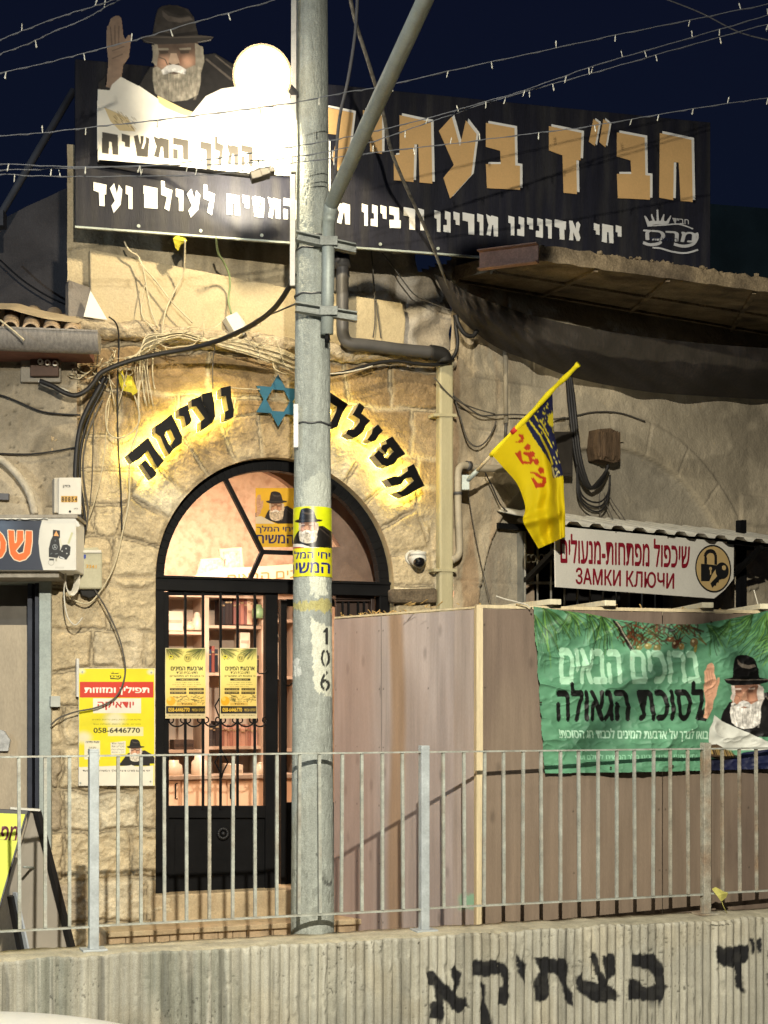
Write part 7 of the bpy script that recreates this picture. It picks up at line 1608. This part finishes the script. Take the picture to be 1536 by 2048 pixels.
    tangle(190, 262, lambda x: 738 - (x - 180) * .18, 20, 45, .10, .20, .0034); tangle(265, 390, lambda x: 712 - (x - 255) * .38, 10, 80, .14, .22, .0034); tangle(380, 570, lambda x: 672 + (x - 380) * .16, 8, 90, .14, .22, .0034); tangle(135, 205, lambda x: 745, 14, 40, .06, .14, .0034)
    for k in range(14):
        y0 = 700 - k * 2.4; b.tube(smooth_path([PC.off(.14 + .01 * (k % 4)).p(*p) for p in ((252 + k * 2, 715 + k), (290, y0 + 6), (325, y0 - 14 + k), (362, y0 - 22 + k * 1.2), (400, y0 - 14 + k * 1.4), (440, 672 + k * 1.6), (500, 684 + k * 2), (560, 698 + k * 2.6), (592, 712 + k * 2.5))], 4), .0045, 5)
    for k in range(9): x = r_.uniform(215, 300); b.tube(smooth_path([PC.off(.13).p(*p) for p in ((x, 715), (x + r_.uniform(-12, 12), 745), (x + r_.uniform(-14, 18), 775 + r_.uniform(0, 40)))], 4), .0035, 5)
    o = b.build('wire_tangle', pal); tag(o, 'tangled mass of thin pale wires lying along the ledge above the arch', 'wire tangle', None, 'stuff')
    run('stick', 'thin white stick standing up from the booth roof at right', [(1519, 1221), (1514, 1202), (1508, 1180)], .004, wht, pl=PK, d=.0, cat='stick')
    run('tie_string', 'white string arcing over the booth corner beside the green banner', [(992, 1192), (1010, 1198), (1030, 1203), (1052, 1209), (1060, 1216)], .0045, wht, pl=PK, d=.05, cat='string')
    # overhead lines in front of the facade
    run('overhead_cable', 'twisted overhead cable slanting from top centre down to the canopy corner', [(694, -40), (710, 40), (740, 135), (766, 225), (782, 300), (815, 380), (850, 455), (880, 530), (908, 600)], .011, mat('twisted_cable', (.16, .15, .13), .6, 0, .6, 30), Ys=[8.4, 8.6, 8.85, 9.1, 9.3, 9.6, 9.9, 10.2, 10.45])
    run('overhead_cable', 'thin dark cable hanging beside the lamp arm in front of the orange letters', [(716, -40), (711, 60), (696, 160), (680, 230), (673, 300), (668, 400)], .009, mat('dim_cable', (.08, .08, .085), .6), Ys=[8.4, 8.45, 8.5, 8.55, 8.58, 8.62])
    run('overhead_cable', 'very faint thin line high in the sky at upper right', [(1310, -10), (1400, 25), (1480, 65), (1560, 85)], .004, mat('dim_cable'), Ys=[9, 9, 9, 9])
cables()

# ------------------------------------------------------------------ strings of tiny lights
def light_strings():
    wire = mat('string_wire', (.17, .18, .20), .5); bulb = mat('tiny_bulb', (.80, .78, .66), .25, spec=.6)
    S = [([(-60, 108), (0, 80), (62, 55), (130, 30), (190, 12), (262, -12)], 'light string at the top left corner, upper strand of the crossing pair'),
         ([(-60, 135), (0, 108), (55, 88), (110, 62), (165, 40), (215, 12), (250, -6)], 'light string at the top left corner, lower strand of the crossing pair'),
         ([(-60, 160), (0, 146), (95, 125), (180, 103), (262, 82), (330, 62), (420, 36), (548, 0), (600, -18)], 'light string across the raised hand and hat on the billboard'),
         ([(-60, 276), (0, 272), (100, 264), (200, 252), (300, 242), (420, 228), (520, 215), (600, 203), (690, 185), (768, 172), (880, 146), (1000, 120), (1130, 92), (1250, 66), (1400, 36), (1536, 8), (1620, -10)], 'long light string, highest over the right half of the sky'),
         ([(-60, 328), (0, 328), (150, 333), (300, 331), (420, 318), (530, 302), (600, 291), (690, 275), (768, 258), (870, 232), (960, 206), (1050, 180), (1200, 128), (1360, 82), (1536, 30), (1620, 5)], 'long light string, upper strand of the close pair at right'),
         ([(-60, 340), (0, 340), (150, 336), (330, 331), (480, 326), (600, 312), (690, 296), (768, 276), (870, 240), (980, 204), (1090, 172), (1200, 142), (1360, 96), (1536, 48), (1620, 26)], 'long light string, lower strand of the close pair at right'),
         ([(-60, 344), (0, 348), (120, 353), (260, 352), (410, 350), (520, 336), (600, 324), (768, 303), (900, 288), (1040, 270), (1170, 254), (1300, 232), (1420, 212), (1536, 196), (1620, 184)], 'long light string, lowest strand crossing the orange headline letters')]
    r_ = random.Random(31)
    for i, (pts, lab) in enumerate(S):
        (xa, ya), (xb, yb) = pts[0], pts[1]; pts = [(xa - 420, ya + 420 * max(min((ya - yb) / (xb - xa), .35), -.05))] + pts
        if pts[-1][0] > 1500: pts = pts + [(2100, pts[-1][1] - 90)]
        q = Pl(8.15 + .04 * i, .25); P = smooth_path([q.p(*p) for p in pts], 7)
        P = [p + Vector((r_.uniform(-.002, .002), 0, r_.uniform(-.002, .002))) for p in P]
        t = thing('light_string', lab, 'light string', P[0], 'strings of tiny lights over the street')
        b = MB(); b.tube(P, .0026, 5); b.tube([p + Vector((0, .003, .0035 * math.sin(k * 1.7))) for k, p in enumerate(P)], .0017, 4); b.build('wire', wire, t)
        L = 0; nxt = .08
        for u, v in zip(P[:-1], P[1:]):
            L += (v - u).length
            while L > nxt:
                k_ = r_.uniform(.6, 1.15); p = v; dr = Vector((r_.uniform(-.35, .35), r_.uniform(-.2, .2), r_.choice((-1, -1, 1)))).normalized()
                b = MB(); b.tube([p, p + dr * .022], .0032, 5); b.tube([p + dr * .02, p + dr * .030, p + dr * .038], [s_ * k_ for s_ in (.0036, .0046, .0025)], 6); b.build('bulb', bulb, t); nxt += r_.uniform(.13, .42)
light_strings()

def bracket():  # added out of view only to throw a diagonal shadow on the banner
    A, B = STREET.lerp(PK.p(1150, 1515), .3), STREET.lerp(PK.p(1470, 1200), .3)
    t = thing('shadow_caster', 'slanting steel bar with a short cross piece, added out of view to shadow the banner', 'bracket', A)
    b = MB(); b.bar(A, B, .030, .030); b.build('arm', GALV(), t)
    c = STREET.lerp(PK.p(1430, 1265), .3); d = (B - A).cross(PK.n).normalized()
    b = MB(); b.bar(c - d * .10, c + d * .16, .022, .022); b.build('cross_piece', GALV(), t)
bracket()

# ------------------------------------------------------------------ white car at the kerb, its roof just showing
def car():
    t = thing('parked_car', 'white car parked at the kerb, only its roof in view at the bottom left', 'car', Vector((-1.5, 6.32, 0)))
    ang = math.atan(.39); dx = Vector((math.cos(ang), math.sin(ang), 0)); dy = Vector((-math.sin(ang), math.cos(ang), 0)); c0 = Vector((-1.5, 6.32, .0))
    Wd = lambda x, y, z: c0 + dx * x + dy * y + Vector((0, 0, z))
    white = mat('car_paint', (.70, .70, .66), .28, 0, .04, 2, spec=.5); blackp = mat('car_glass', (.01, .011, .013), .06, spec=.7, var=0)
    body = [(-2.1, .35), (-2.15, .62), (-2.0, .92), (-1.2, 1.0), (1.1, .98), (1.9, .86), (2.12, .66), (2.1, .32), (1.6, .22), (-1.7, .22)]
    b = MB(); n = len(body); st = [(-.86, .93), (-.84, .99), (-.6, 1.0), (0, 1.0), (.6, 1.0), (.84, .99), (.86, .93)]; vs = []
    for y, s in st: vs += [Wd(x * (.985 + .015 * s), y, .6 + (z - .6) * s) for x, z in body]
    b.add(vs, [(k * n + i, k * n + (i + 1) % n, (k + 1) * n + (i + 1) % n, (k + 1) * n + i) for k in range(6) for i in range(n)] + [tuple(range(n)), tuple(6 * n + i for i in range(n - 1, -1, -1))], True); b.build('body', white, t)
    # roof shell, curved both ways
    nx, ny = 40, 24; P = np.zeros((ny + 1, nx + 1, 3))
    for j in range(ny + 1):
        v = j / ny * 2 - 1
        for i in range(nx + 1):
            u = i / nx; x = -1.35 + u * 2.0; z = 1.40 - .10 * abs(2 * u - .85) ** 2.6 * (1 if u > .42 else .6) - .055 * abs(v) ** 3.2; y = v * (.66 - .05 * u ** 3)
            P[j, i] = Wd(x, y, z)
    gridmesh('roof', P, white, t)
    b = MB(); lo = [(-1.75, .98), (1.2, .97)]; hi = [(-1.30, 1.2), (.60, 1.18)]
    for y in (-1, 1): b.add([Wd(lo[0][0], y * .80, .97), Wd(lo[1][0], y * .80, .96), Wd(hi[1][0], y * .60, 1.17), Wd(hi[0][0], y * .62, 1.20)], [(0, 1, 2, 3)])
    b.build('side_window', blackp, t)
    for x0, x1, z1 in ((1.2, .64, 1.15), (-1.75, -1.33, 1.2)):
        b = MB(); b.add([Wd(x0, -.78, .965), Wd(x0, .78, .965), Wd(x1, .56, z1), Wd(x1, -.56, z1)], [(0, 1, 2, 3)]); b.build('windscreen', blackp, t)
    for x in (-1.3, 1.3):
        for y in (-.80, .80):
            b = MB(); p = Wd(x, y, .31); b.disc(p - dy * (.1 if y > 0 else -.1) * 0 + dy * (.09 if y > 0 else -.09), dy if y > 0 else -dy, .31, .19, 28); w = b.build('wheel', mat('tyre', (.02, .02, .02), .85), t)
            b = MB(); b.disc(p + dy * (.1 if y > 0 else -.1), dy if y > 0 else -dy, .19, .02, 20); b.build('rim', mat('alloy', (.4, .4, .4), .35, .8), w)
    for x in (2.06, -2.08):
        for y in (-.62, .62): b = MB(); b.ball(Wd(x, y, .68), .12, 12, 8, (.6, 1, .7)); b.build('headlight' if x > 0 else 'tail_light', mat('lamp_clear', (.5, .5, .5), .1) if x > 0 else mat('lamp_red', (.3, .01, .01), .2), t)
car()
